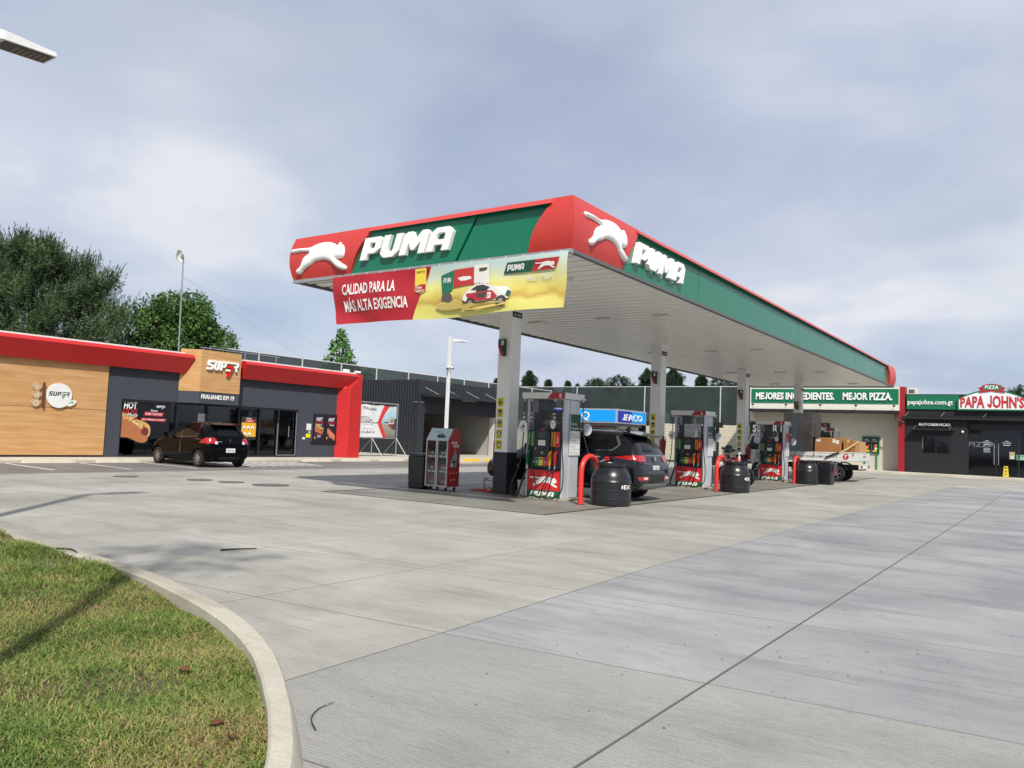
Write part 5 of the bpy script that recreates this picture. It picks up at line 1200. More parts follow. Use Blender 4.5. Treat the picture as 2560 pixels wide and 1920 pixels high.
# wall notices and twin poster case
b = MB().m(C('#d6d6d0')).prism([(SY(25.16), 1.27), (SY(25.44), 1.27), (SY(25.44), 1.55), (SY(25.16), 1.55)], FS, 0, .01); b.m(C('#9ea4a8')).rect(SY(25.2), SY(25.4), 1.3, 1.31, FS, .011); b.build('wall_notice', store, world=True)
MB().m(C('#d8cf1c')).prism([(SY(25.15), .95), (SY(25.42), .95), (SY(25.42), 1.12), (SY(25.15), 1.12)], FS, 0, .01).build('yellow_notice', store, world=True)
MB().m(C('#d6d6d0')).prism([(SY(24.95), .87), (SY(25.1), .87), (SY(25.1), .96), (SY(24.95), .96)], FS, 0, .01).build('small_notice', store, world=True)
MB().m(C('#d6d6d0')).prism([(SY(25.3), 1.16), (SY(25.4), 1.16), (SY(25.4), 1.22), (SY(25.3), 1.22)], FS, 0, .01).build('small_notice', store, world=True)
for k in range(2):
    y0 = SY(25.55)+k*.70; y1 = y0+.66
    pc = MB().m(M_frame).prism([(y0, .78), (y1, .78), (y1, 2.0), (y0, 2.0)], FS, 0, .04).build('poster_case', store, world=True)
    b = MB().m(C('#20202f', .3)).rect(y0+.04, y1-.04, .84, 1.94, FS, .041); b.m(C('#e2e2e6')).geo(text('HOT', .15, .03, w=.36, shear=.12), FS, (y0+y1)/2, 1.70, .043); b.m(C('#a81f2b')).geo(text('DOG', .12, .03, w=.4, shear=.12), FS, (y0+y1)/2, 1.57, .043); b.m(C('#e2e2e6')).geo(text('Mania', .08, .005, w=.25, shear=.3), FS, (y0+y1)/2+.02, 1.49, .043)
    if k:
        for q in range(6): b.m(C('#b5673c')).flat(rrect((y0+.1+.07*q), (y0+.22+.07*q), 1.38-.05*q-.28, 1.38-.05*q, .05, 3), FS, .043+.0004*q); b.m(C('#d9a184')).rect((y0+.13+.07*q), (y0+.16+.07*q), 1.2-.05*q, 1.32-.05*q, FS, .0465)
    b.m(C('#d8d3d6')).geo(text('Q10', .09, .02, w=.2), FS, (y0+y1)/2, .98, .043); b.m(C('#a81f2b')).rect(y0+.12, y1-.1, 1.1, 1.13, FS, .043); b.m(C('#c99a4a')).rect(y0+.07, y0+.13, .9, 1.0, FS, .043)
    b.build('poster_print', pc, world=True)
    if not k: hot_dog(FS, y0+.1, 1.2, .42, pc, 'hot_dog_print', .043)
MB().m(M_frame).box(SXW, SXW+.08, SY(25.45), SY(27.05), .73, .775).build('poster_ledge', store, world=True)
# round cafe sign
FW = frame((SXW+.06, 0, 0), (0, 1, 0), (0, 0, 1)); cy, cz = SY(13.88), SZ(2.15)
rs = MB().m(C('#dcdcda', .4)).prism([(cy+.40*math.cos(2*math.pi*i/40), cz+.40*math.sin(2*math.pi*i/40)) for i in range(40)], FW, .0, .07).build('round_sign', store, world=True)
FW2 = frame((SXW+.131, 0, 0), (0, 1, 0), (0, 0, 1)); super7(FW2, cy-.34, cz-.02, .14, .66, C('#1c1e20'), C('#3a8f3a'), rs, 0, 'sign_lettering')
b = MB().m(C('#dfe3dc', .4)).prism(smooth_loop([(cy+.2, cz-.18), (cy+.52, cz-.12), (cy+.54, cz-.22), (cy+.38, cz-.33), (cy+.22, cz-.3)], 3), FW, .0, .06); b.m(C('#3a8f3a')).geo(text('Café', .11, .004, w=.26, shear=.35), frame((SXW+.122, 0, 0), (0, 1, 0), (0, 0, 1)), cy+.36, cz-.25, .0); b.build('cafe_tag', rs, world=True)
MB().m(mat('sign_bar', '#5b3a22', .5)).prism([(SY(13.34), SZ(1.71)), (SY(13.38), SZ(1.71)), (SY(13.38), SZ(2.57)), (SY(13.34), SZ(2.57))], FW, 0, .09).build('sign_bar', store, world=True)
for q, z in enumerate((SZ(2.41), SZ(2.14), SZ(1.86))):
    y = SY(13.13); b = MB().m(mat('disc_beige', '#b59a78', .5)).prism([(y+.13*math.cos(2*math.pi*i/24), z+.13*math.sin(2*math.pi*i/24)) for i in range(24)], FW, 0, .06); b.m(C('#e1d6c6'))
    F6 = frame((SXW+.1215, 0, 0), (0, 1, 0), (0, 0, 1))
    if q == 0:
        for r_ in (.03, .055, .08): b.geo(thick(shape([[(r_*math.cos(R(a)), r_*math.sin(R(a))) for a in range(40, 141, 20)]+[((r_-.012)*math.cos(R(a)), (r_-.012)*math.sin(R(a))) for a in range(140, 39, -20)]]), .001), F6, y, z-.04, 0)
    elif q == 1: b.flat([(y-.06, z-.05), (y-.02, z-.05), (y-.04, z+.05)], F6).rect(y+.025, y+.055, z-.05, z+.05, F6)
    else: [b.disc(y+.06*math.cos(R(60*i)), z+.06*math.sin(R(60*i)), .02, F6, 0, 8) for i in range(6)]
    b.build('pictogram_disc', store, world=True)
# roof details: security camera and small box at the right end
b = MB().m(M_pwhite); b.box(SXW+.1, SXW+.3, SY(27.15), SY(27.4), SZ(4.17), SZ(4.30)); b.build('roof_box', store, world=True)
b = MB().m(M_pwhite); b.cyl((SXW+.3, SY(27.75), SZ(4.22)), (SXW+.55, SY(27.9), SZ(4.18)), .05, 10); b.m(M_extk).cyl((SXW+.55, SY(27.9), SZ(4.18)), (SXW+.58, SY(27.92), SZ(4.175)), .052, 10); b.m(M_pwhite).box(SXW+.28, SXW+.34, SY(27.7), SY(27.78), SZ(4.09), SZ(4.2)); b.build('security_camera', store, world=True)

# ------------------------------------------------------------------ antenna mast on the store roof
M_galv = mat('galvanised', '#a5a8aa', .4, metal=.6)
t = thing('antenna_mast', 'thin steel mast with a white dish on the store roof', 'antenna', (-28, 17.76, 3.92))
MB().m(M_galv).cyl((0, 0, .01), (0, -.06, 3.9), .028, 8).build('pole', t)
MB().m(M_galv).box(-.15, .15, -.15, .15, .01, .03).build('base_plate', t)
b = MB().m(mat('dish_white', '#d6d5cd', .45)); pr_ = [(.02, -.08), (.12, -.07), (.2, -.03), (.235, .02), (.23, .03), (.19, -.01), (.11, -.05), (.02, -.06)]
b.lathe(pr_, (0, 0, 0), 24, 'x'); dsh = b.build('dish', t, smooth=50); dsh.location = (.06, -.27, 3.86); dsh.rotation_euler = (0, R(-8), R(20))
b = MB().m(M_galv); b.tube([(0, -.06, 3.86), (.02, -.2, 3.86)], .02, 8); b.box(.06, .12, -.2, -.12, 3.82, 3.94); b.build('dish_bracket', t)
b = MB().m(M_galv); b.tube([(0, .02, .35), (.0, .22, .5), (0, .26, .42)], .014, 6); b.build('cable_bend', t)
for ex, ey in ((-1.5, 9), (-2, 14)): MB().m(M_galv).tube([(0, -.05, 3.1), (ex, ey, .05)], .004, 4).build('guy_wire', t)

# ------------------------------------------------------------------ black corrugated warehouse
M_corr = mat('corrugated_black', '#23272d', .5, var=.06, vscale=1.2, streak=.06); M_conc = mat('bare_concrete_wall', '#96958f', .85, var=.16, vscale=1.1, bump=.3, streak=.1)
wh = thing('black_warehouse', 'black corrugated metal warehouse with an open bay', 'warehouse', (-31, 37, .1))
def corrugated(fr, a0, a1, b0, b1, pitch=.2, d=.035, holes=()):
    b = MB().m(M_corr); pts = []; a = a0
    while a < a1-1e-6:
        for da, dd in ((0, 0), (.55, 0), (.68, d), (.87, d)):
            q = a+da*pitch
            if q <= a1: pts.append((q, dd))
        a += pitch
    pts.append((a1, 0)); k = len(pts)
    b.add([fr(q, b0, dd) for q, dd in pts]+[fr(q, b1, dd) for q, dd in pts], [(i, i+1, k+i+1, k+i) for i in range(k-1)]); return b
Xb, Yb, zT = -28.92, 32.8, 4.25
corrugated(frame((0, Yb, 0), (1, 0, 0), (0, 0, 1)), -37, Xb, .1, zT).build('side_wall', wh, world=True)
FB = frame((Xb, 0, 0), (0, 1, 0), (0, 0, 1))
corrugated(FB, Yb, 33.35, .1, zT).build('front_wall', wh, world=True); corrugated(FB, 33.35, 40.05, 3.36, zT).build('front_wall', wh, world=True); corrugated(FB, 40.05, 41.2, .1, zT).build('front_wall', wh, world=True)
MB().m(mat('lintel_black', '#1b1e23', .6)).box(Xb-.3, Xb-.02, 33.35, 40.05, 2.45, 3.4).build('lintel_panel', wh, world=True)
MB().m(M_corr).box(Xb-.03, Xb+.06, Yb-.06, Yb+.05, .1, zT+.02).build('corner_trim', wh, world=True)
MB().m(M_roof).box(-37, Xb-.02, Yb+.02, 41.2, zT-.08, zT-.02).build('roof', wh, world=True)
MB().m(M_corr).box(-37, Xb, 41.0, 41.2, .1, zT-.09).build('rear_wall', wh, world=True)
b = MB().m(M_conc); b.box(-36, -35.9, 33.3, 40.1, .1, 3.3); b.build('bay_back_wall', wh, world=True)
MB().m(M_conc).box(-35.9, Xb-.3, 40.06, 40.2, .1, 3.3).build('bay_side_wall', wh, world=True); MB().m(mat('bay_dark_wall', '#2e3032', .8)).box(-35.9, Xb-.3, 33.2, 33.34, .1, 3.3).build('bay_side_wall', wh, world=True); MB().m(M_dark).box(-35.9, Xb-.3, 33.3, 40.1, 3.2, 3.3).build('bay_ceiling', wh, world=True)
MB().m(mat('jamb_white', '#b9b7b0', .7)).box(Xb-.3, Xb+.0, 39.9, 40.05, .1, 2.45).build('door_jamb', wh, world=True)
b = MB().m(M_corr); b.box(Xb, Xb+.9, 33.0, 40.6, 3.34, 3.47); aw = b.build('awning', wh, world=True)
MB().m(M_galv).box(Xb+.3, Xb+.34, 36.3, 37.6, 3.28, 3.335).build('tube_light', aw, world=True)
for k in range(4): y = 33.3+k*1.85; MB().m(M_galv).tube([(Xb+.05, y, 3.85), (Xb+.75, y+.35, 3.48)], .014, 6).build('tie_rod', aw, world=True)
b = MB().m(M_galv); b.box(Xb-.0, Xb+.06, 32.45, 33.3, 3.0, 3.03); b.m(M_extk).sphere((Xb+.1, 33.2, 3.13), .05); b.build('wall_camera', wh, world=True)

# ------------------------------------------------------------------ banner on a steel frame
fx = -27.55; k_ = 27.55/28.65
t = thing('sale_billboard', 'white and red printed banner on a steel tube frame by the warehouse', 'billboard', (fx, 28.6, .1))
ya, yb = 26.2, 30.97*k_; zt, zb = 1.4+(2.77-1.4)*k_, 1.4+(.99-1.4)*k_
b = MB().m(M_galv)
b.tube([(fx, ya, zt), (fx, yb, zt)], .03, 8); b.tube([(fx, ya, zb), (fx, yb, zb)], .025, 8)
for y in (ya, 28.02, yb-.03): b.tube([(fx, y, .1), (fx, y, zt)], .028, 8); b.tube([(fx, y, zb), (fx+.75, y+.02, .1)], .024, 8); b.tube([(fx, y, zb), (fx-.7, y-.3, .1)], .022, 8)
b.build('frame', t, world=True, smooth=50)
def BB(u, v, d=0.0):
    y = lerp(26.3, 30.76*k_, u); z = lerp(zb+.03, zt-.09-.05*abs(math.sin(u*9)), v); x = fx+.045+.05*math.sin(u*13+v*2)*(.3+.7*v)+.02*math.sin(u*31)*(v**2); return Vector((x+d, y, z))
def bb(u0, u1, mt, nu=24):
    b = MB().m(mt); vs_ = []; nv = 10
    for j in range(nv+1):
        v = j/nv
        for i in range(nu+1): vs_.append(BB(lerp(u0(v) if callable(u0) else u0, u1(v) if callable(u1) else u1, i/nu), v))
    b.add(vs_, [(j*(nu+1)+i, j*(nu+1)+i+1, (j+1)*(nu+1)+i+1, (j+1)*(nu+1)+i) for j in range(nv) for i in range(nu)]); return b
e1 = lambda v: .60+.14*abs(v-.46)/.5*1.05; e2 = lambda v: e1(v)+.09
bb(0, e1, C('#d5d6d8')).build('white_field', t, world=True, smooth=180); bb(e1, e2, C('#c8332c'), 4).build('red_band', t, world=True, smooth=180)
m_ph, tt, pp, nn_, ll = node_mat('photo_print'); tcn = nn_('ShaderNodeTexCoord'); sp = nn_('ShaderNodeSeparateXYZ'); ll(tcn.outputs['Generated'], sp.inputs[0]); cr = nn_('ShaderNodeValToRGB'); ll(sp.outputs[2], cr.inputs[0]); e = cr.color_ramp.elements; e.new(.5); e.new(.6)
for q, (po, c) in enumerate(((0, '#6d6a64'), (.42, '#9b9488'), (.5, '#8fb4c4'), (1, '#b9cfd6'))): e[q].position = po; e[q].color = (*lin(c), 1)
ll(cr.outputs[0], pp.inputs['Base Color']); bb(e2, 1, m_ph, 14).build('photo_field', t, world=True, smooth=180)
bf = lambda a, b_, c=0.0: BB(a, b_, c+.005); b = MB().m(C('#1d2023')); b.geo(text('FRAIJANES', .09, .012, w=.27, align='R'), bf, .58, .84, 0); b.geo(text('VENTA\nLOCALES\nCOMERCIALES', .055, .012, w=.36, align='L'), bf, .26, .58, 0); b.m(C('#31524a')).geo(text('5510-8410', .08, .01, w=.36, align='R'), bf, .555, .12, 0); b.m(C('#8a8d90')).geo(text('INFORMACIÓN', .03, .002, w=.2, align='R'), bf, .52, .24, 0).geo(text('DESDE 150 M2', .03, .002, w=.2, align='L'), bf, .32, .38, 0); b.build('lettering', t, world=True)
b = MB().m(C('#3a3d40')).flat([(.9, .3), (1, .25), (1, .62), (.9, .56)], bf, .001).rect(.77, .9, .47, .5, bf, .001); b.m(C('#a8a07c')).flat([(.83, .5), (.85, .66), (.87, .52), (.9, .7), (.93, .6), (.95, .72), (.96, .5)], bf, .0005); b.m(C('#9d2a2a')).flat([(.85, .36), (.93, .33), (.93, .48), (.86, .48)], bf, .0015); b.m(C('#dddddd'))
for q in range(4): b.disc(.86+.03*q, .47, .01, bf, .003, 8, .03)
b.build('picture_print', t, world=True)

# ------------------------------------------------------------------ lamp posts
M_pole = mat('pole_white', '#d5d6d4', .4, var=.04, streak=.05)
def head(par, y0, L_, w_, z, tilt=0, dirv=1):
    fr = lambda a, b_, c=0: Vector((b_, y0+dirv*a, z+c+a*tilt))
    b = MB().m(M_pole); pts = [(0, -.06), (.3, -w_/2), (L_, -w_/2), (L_, w_/2), (.3, w_/2), (0, .06)]
    k = len(pts); b.add([fr(a, c, 0) for a, c in pts]+[fr(a*.98+.005, c*.94, .12 if a < L_ else .06) for a, c in pts], [tuple(range(k)), tuple(range(2*k-1, k-1, -1))]+[((i+1) % k, i, k+i, k+(i+1) % k) for i in range(k)])
    h = b.build('lamp_head', par, bevel=.006)
    MB().m(mat('lamp_grille', '#77777a', .5)).add([fr(a, c, -.004) for a, c in ((.32, -w_/2+.03), (L_-.03, -w_/2+.03), (L_-.03, w_/2-.03), (.32, w_/2-.03))], [(0, 1, 2, 3), (3, 2, 1, 0)]).build('lens_plate', h)
    for q in range(6):
        a0 = L_*.52+q*L_*.07; MB().m(mat('led_dark', '#33353a', .3)).add([fr(a0, -w_/2+.07, -.008), fr(a0+L_*.045, -w_/2+.07, -.008), fr(a0+L_*.045, w_/2-.07, -.008), fr(a0, w_/2-.07, -.008), fr(a0, -w_/2+.07, -.0045), fr(a0+L_*.045, -w_/2+.07, -.0045), fr(a0+L_*.045, w_/2-.07, -.0045), fr(a0, w_/2-.07, -.0045)], [(0, 1, 2, 3), (7, 6, 5, 4), (0, 4, 5, 1), (1, 5, 6, 2), (2, 6, 7, 3), (3, 7, 4, 0)]).build('led_module', h)
t = thing('lamp_post', 'white lamp post whose flat head enters at the upper left corner', 'lamp post', (-10.62, 3.62, lawn_h(-10.62, 3.62)-.02))
MB().m(M_pole).box(-.07, .07, -.07, .07, 0, 5.95).build('pole', t, bevel=.01); MB().m(M_pole).box(-.16, .16, -.16, .16, 0, .03).build('base_plate', t); MB().m(M_pole).tube([(0, .05, 5.74), (0, .16, 5.76)], .03, 8).build('arm', t)
head(t, .14, .92, .36, 5.76, .06)
t = thing('lamp_post', 'tall white lamp post with cameras in front of the black warehouse', 'lamp post', (-26.36, 32.2, .1))
MB().m(M_pole).box(-.075, .075, -.075, .075, 0, 6.33).build('pole', t, bevel=.01); MB().m(M_pole).box(-.17, .17, -.17, .17, 0, .03).build('base_plate', t); MB().m(M_pole).tube([(0, .06, 6.08), (0, .3, 6.12)], .03, 8).build('arm', t)
head(t, .28, 1.1, .4, 6.12, .08)
for a, lb in ((150, 0), (-60, 1), (-20, 2)):
    d_ = Vector((math.cos(R(a)), math.sin(R(a)), 0)); q = Vector((0, 0, 4.7)); b = MB().m(M_pole); b.tube([q+d_*.05, q+d_*.16+Vector((0, 0, .03)), q+d_*.42+Vector((0, 0, -.06))], [.03, .06, .055], 10); b.m(M_extk).tube([q+d_*.421+Vector((0, 0, -.06)), q+d_*.44+Vector((0, 0, -.067))], .045, 10); b.build('security_camera', t, smooth=50)
MB().m(M_pole).box(-.1, .1, -.1, .1, 4.62, 4.78).build('camera_bracket', t)
# ------------------------------------------------------------------ pizzeria
M_beige_w = mat('wall_beige', '#bdb8a8', .8, var=.04, vscale=.8, bump=.15, streak=.05); M_slatb = mat('slat_black', '#17191d', .7, var=.08, vscale=3, streak=.08)
M_pgreen = mat('sign_green', '#0c6b4a', .35, var=.04); M_pcream = mat('band_cream', '#d8d6ca', .5, var=.04, streak=.04); M_finr = mat('fin_red', '#8f1a22', .45, var=.05)
YP, YBW, YO = 54.3, 55.3, 53.95
piz = thing('pizza_restaurant', 'black clad pizza restaurant with beige drive-through wing and green signs', 'restaurant', (-6, 57, .15))
FBW = frame((0, YBW, 0), (1, 0, 0), (0, 0, 1)); FP = frame((0, YP, 0), (1, 0, 0), (0, 0, 1)); FO = frame((0, YO, 0), (1, 0, 0), (0, 0, 1))
MB().m(M_beige_w).box(-17.93, -8.3, YBW, YBW+7, .15, 5.2).build('drive_through_wall', piz, world=True)
# overhanging sign band
b = MB().m(M_pcream); b.box(-17.5, -8.24, YO, YBW-.002, 3.9, 5.36); b.build('sign_band', piz, world=True)
b = MB().m(mat('gutter_black', '#1f2226', .5)); b.box(-17.68, -8.3, YO-.12, YBW-.004, 3.74, 3.898); b.build('overhang_soffit', piz, world=True)
MB().m(M_pgreen).prism([(-17.4, 4.3), (-8.25, 4.3), (-8.25, 5.24), (-17.4, 5.24)], FO, 0, .03).build('green_sign_panel', piz, world=True)
MB().m(M_letter).geo(text('MEJORES INGREDIENTES.', .46, .03, w=5.07, depth=.07), FO, -14.55, 4.55, .031).build('lettering', piz, world=True)
MB().m(M_letter).geo(text('MEJOR PIZZA.', .46, .03, w=2.9, depth=.07), FO, -10.05, 4.55, .031).build('lettering', piz, world=True)
for x in (-17.18, -14.98, -12.8, -10.65, -8.45):
    b = MB().m(M_extk); b.box(x-.07, x+.07, YO-.45, YO-.33, 4.12, 4.22); b.m(M_galv).tube([(x-.12, YO, 4.0), (x, YO-.36, 4.13)], .015, 6); b.build('spotlight', piz, world=True)
b = MB().m(M_extk); b.tube([(-8.42, YO+.05, 3.74), (-8.42, YO+.1, 3.45), (-7.95, YO+.15, 3.15)], .04, 8); b.build('downpipe', piz, world=True)
b = MB().m(M_beige_w); b.box(-8.62, -8.37, YBW-.3, YBW, 3.25, 3.42); b.build('wall_floodlight', piz, world=True)
b = MB().m(M_beige_w); b.box(-17.7, -17.45, YBW-.3, YBW, 3.35, 3.5); b.build('wall_floodlight', piz, world=True)
# red fin
MB().m(M_finr).box(-8.3, -7.94, YP-.05, YBW+.3, .15, 5.4).build('red_fin', piz, world=True)
# black slatted volume, each slat a board
x = -7.93; n = 24; wd = (7.93-4.62)/n
b = MB().m(M_slatb); b.box(-7.93, -4.62, YP+.03, YP+6, .15, 3.55); b.box(-4.62, 6, YP+.6, YP+.7, 3.0, 3.6); b.box(-7.93, 6, YP+.05, YP+6, 3.5, 4.95); b.build('black_volume', piz, world=True)
for i in range(n):
    if -6.98 < -7.93+(i+.5)*wd < -5.48:
        for z0_, z1_ in ((.15, 1.32), (2.42, 3.4)): MB().m(M_slatb).box(-7.93+i*wd+.006, -7.93+(i+1)*wd-.006, YP-.0, YP+.03, z0_, z1_).build('wall_slat', piz, world=True)
    else: MB().m(M_slatb).box(-7.93+i*wd+.006, -7.93+(i+1)*wd-.006, YP-.0, YP+.03, .15, 3.4).build('wall_slat', piz, world=True)
for i in range(48): MB().m(M_slatb).box(-7.93+i*.14+.006, -7.93+(i+1)*.14-.006, YP+.02, YP+.05, 3.6, 4.02).build('wall_slat', piz, world=True)
MB().m(mat('awning_black', '#121418', .7)).box(-8.06, 2, YP-.3, YP+.02, 3.41, 3.57).build('awning', piz, world=True)
for x in (-7.9, -5.95, -3.75): MB().m(M_galv).tube([(x, YP-.26, 3.58), (x+.18, YP, 3.86)], .014, 6).build('tie_rod', piz, world=True)
MB().m(M_pgreen).prism([(-7.84, 4.02), (-5.0, 4.02), (-5.0, 4.88), (-7.84, 4.88)], FP, 0, .06).build('green_sign_panel', piz, world=True)
MB().m(M_letter).geo(text('papajohns.com.gt', .29, .012, w=2.46, depth=.05), FP, -6.55, 4.32, .061).build('lettering', piz, world=True)
MB().m(M_letter).geo(text('AUTOSERVICIO', .17, .012, w=1.72, depth=.02), frame((0, YP-.1, 0), (1, 0, 0), (0, 0, 1)), -6.32, 3.02, .0).build('lettering', piz, world=True)
# arched main sign
def arch(x0, x1, zb_, zs_, zt_, n=18):
    o = [(x0, zb_), (x1, zb_), (x1, zs_)]
    return o+[(lerp(x1, x0, i/n), zs_+(zt_-zs_)*math.sin(math.pi*i/n)**.8) for i in range(1, n)]+[(x0, zs_)]
FA = frame((0, YP-.2, 0), (1, 0, 0), (0, 0, 1))
ms = MB().m(M_pgreen).prism(arch(-5.08, -1.56, 3.98, 4.62, 5.22), FA, -.2, 0).build('arched_sign', piz, world=True)
b = MB().m(C('#dfe1e2', .35)).prism(arch(-5.0, -1.64, 4.06, 4.6, 5.12), FA, .0, .02); b.build('sign_face', ms, world=True)
def arched_text(s, h, w_, lift, xc, zc, mt, d, name, depth=.02, bold=.03):
    vf = text(s, h, bold, w=w_); vs_ = [(q[0], q[1]*(1+.28*math.cos(q[0]/w_*math.pi)), q[2]) for q in vf[0]]; MB().m(mt).geo(thick((vs_, vf[1]), depth), FA, xc, zc, d).build(name, ms, world=True)
arched_text("PAPA JOHN'S", .56, 3.2, .1, -3.32, 4.17, mat('sign_letter_red', '#b3202c', .4), .0205, 'lettering')
b = MB().m(C('#a3232c', .4)).prism([(-4.02, 5.3), (-3.9, 5.17), (-3.98, 5.02), (-3.6, 5.06), (-3.32, 5.12), (-3.04, 5.06), (-2.66, 5.02), (-2.74, 5.17), (-2.62, 5.3), (-2.8, 5.38), (-2.84, 5.46), (-3.08, 5.53), (-3.32, 5.56), (-3.56, 5.53), (-3.8, 5.46), (-3.84, 5.38)], FA, .021, .06); b.m(M_pgreen).flat([(-3.76, 5.15), (-3.32, 5.22), (-2.88, 5.15), (-2.88, 5.42), (-3.08, 5.48), (-3.32, 5.51), (-3.56, 5.48), (-3.76, 5.42)], FA, .0615); b.m(C('#e6e8e6')).geo(text('PIZZA', .2, .02, w=.68), FA, -3.32, 5.26, .063); b.build('ribbon_sign', ms, world=True)
# drive-through window with little awning
MB().m(mat('awning_black', '#1d2025', .5)).box(-7.52, -5.22, YP-.5, YP-.002, 2.74, 2.79).build('window_awning', piz, world=True)
for x in (-7.42, -5.5): MB().m(M_galv).tube([(x, YP-.42, 2.79), (x+.1, YP, 3.05)], .011, 6).build('awning_rod', piz, world=True)
b = MB().m(M_frame)
for a in ((-6.98, -5.48, 1.32, 1.38), (-6.98, -5.48, 2.36, 2.42), (-6.98, -6.92, 1.38, 2.36), (-5.54, -5.48, 1.38, 2.36), (-6.26, -6.2, 1.38, 2.36)): b.box(a[0], a[1], YP-.01, YP+.05, a[2], a[3])
wf = b.build('service_window', piz, world=True)
M_dglass = mat('dark_glass', '#101317', .05, var=0, spec=.6)
for x0_, x1_ in ((-6.92, -6.26), (-6.2, -5.54)): MB().m(M_dglass).box(x0_, x1_, YP+.015, YP+.02, 1.38, 2.36).build('window_pane', wf, world=True)
MB().m(M_chr).tube([(-6.94, YP-.03, 1.6), (-6.94, YP-.03, 2.35)], .014, 6).build('window_handle', wf, world=True)
b = MB().m(mat('bulkhead_lamp', '#e8e8e4', .3)); b.sphere((-4.82, YP-.05, 2.7), .07, .05, .07); b.build('bulkhead_light', piz, world=True)
# glazed entrance, set back
YG = YP+.45
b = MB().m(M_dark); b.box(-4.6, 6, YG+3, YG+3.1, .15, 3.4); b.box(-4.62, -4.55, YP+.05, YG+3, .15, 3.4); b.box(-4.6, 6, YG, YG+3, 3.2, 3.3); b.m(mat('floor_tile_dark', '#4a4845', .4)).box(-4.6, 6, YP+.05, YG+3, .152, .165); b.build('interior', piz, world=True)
gx = [-4.55, -3.12, -2.0, -.6, .8, 2.2]
b = MB().m(M_frame)
for x in gx: b.box(x-.03, x+.03, YG-.05, YG, .165, 2.9)
b.box(gx[0], gx[-1], YG-.05, YG, 2.85, 2.92); b.box(gx[0], gx[-1], YP+.55, YP+.62, 2.92, 3.42); wf = b.build('entrance_frame', piz, world=True)
for i in range(5): MB().m(M_shopg).box(gx[i]+.03, gx[i+1]-.03, YG-.03, YG-.02, .17, 2.85).build('glass_pane', wf, world=True)
for x in (-3.23, -3.01): MB().m(M_chr).tube([(x, YG-.1, .82), (x, YG-.1, 2.07)], .018, 8).build('door_handle', wf, world=True)
FGp = frame((0, YG-.031, 0), (1, 0, 0), (0, 0, 1)); b = MB().m(C('#5f646a')).geo(text('PIZZA', .3, .02, w=1.4), FGp, -3.85, 1.85, .0); b.build('faint_lettering', wf, world=True)
for x in (-3.6, -2.6):
    b = MB().m(C('#b9bdc2')).geo(text("PAPA JOHN'S", .09, .01, w=.42), FGp, x, 2.08, .002); b.flat([(x-.12, 2.2), (x+.12, 2.2), (x+.06, 2.24), (x-.06, 2.24)], FGp, .002).rect(x-.18, x+.18, 1.98, 2.02, FGp, .002)
    if x < -3: [b.rect(x-.17, x+.17, 1.55+.07*q, 1.575+.07*q, FGp, .002) for q in range(4)]
    b.build('door_decal', wf, world=True)
b = MB().m(C('#2f7f5f')).rect(-2.14, -1.66, 1.15, 1.48, FGp, .004); b.m(C('#cfe0d8')).geo(text('HORARIO', .05, .005, w=.3), FGp, -1.9, 1.4, .005); [b.rect(-2.08, -1.72, 1.2+.06*q, 1.22+.06*q, FGp, .005) for q in range(3)]; b.build('opening_hours_sign', wf, world=True)
b = MB().m(C('#a89a74')).rect(-2.47, -2.2, 1.2, 1.62, FGp, .004); b.m(C('#c9c9c4')).rect(-2.4, -2.27, 1.22, 1.4, FGp, .005); b.build('sanitiser_dispenser', wf, world=True)
# wet floor sign
t = thing('wet_floor_sign', 'yellow folding wet floor sign by the pizzeria entrance', 'sign', (-2.63, YP+.12, .166)); M_wet = mat('wet_sign_yellow', '#c7a92a', .4)
for s in (-1, 1):
    b = MB().m(M_wet); b.hexa([(-.15, s*.16-.008, 0), (.15, s*.16-.008, 0), (.15, s*.16+.008, 0), (-.15, s*.16+.008, 0), (-.1, s*.015-.008, .62), (.1, s*.015-.008, .62), (.1, s*.015+.008, .62), (-.1, s*.015+.008, .62)]); o = b.build('panel', t, bevel=.004)
    if s < 0: fw_ = lambda a, b_, c=0.0: Vector((a, -.169+b_*.234-c, b_+0)); MB().m(C('#3b3420')).flat([(-.05, .28), (.05, .28), (0, .4)], fw_, .001).rect(-.05, .05, .12, .16, fw_, .001).rect(-.06, .06, .48, .56, fw_, .001).build('print', o)
# menu boards
b = MB()
mb_ = MB().m(M_pgreen).prism([(-10.55, 1.18), (-9.54, 1.18), (-9.54, 2.27), (-10.55, 2.27)], FBW, .02, .1).build('menu_board', piz, world=True)
for x0_, x1_ in ((-10.47, -10.03), (-9.97, -9.6)):
    b = MB().m(C('#14181a', .3)).rect(x0_, x1_, 1.25, 2.2, FBW, .102); b.m(C('#dcdedb')).geo(text('MENÚ\nDEL DÍA', .08, .01, w=.3), FBW, (x0_+x1_)/2, 2.03, .104)
    rr = random.Random(int(x0_*10)); b.m(C('#b0442e'))
    for q in range(5): b.m(C(rr.choice(('#b0442e', '#d08b3a', '#d9c9a0')))).disc((x0_+x1_)/2+rr.uniform(-.1, .1), 1.6+rr.uniform(-.12, .16), rr.uniform(.05, .11), FBW, .104+.0005*q, 12)
    b.m(C('#d8b52a')).rect(x0_+.05, x1_-.08, 1.3, 1.4, FBW, .107); b.build('menu_print', mb_, world=True)
for x in (-10.4, -9.7): MB().m(M_pgreen).box(x-.03, x+.03, YBW-.09, YBW-.03, .15, 1.18).build('menu_leg', mb_, world=True)
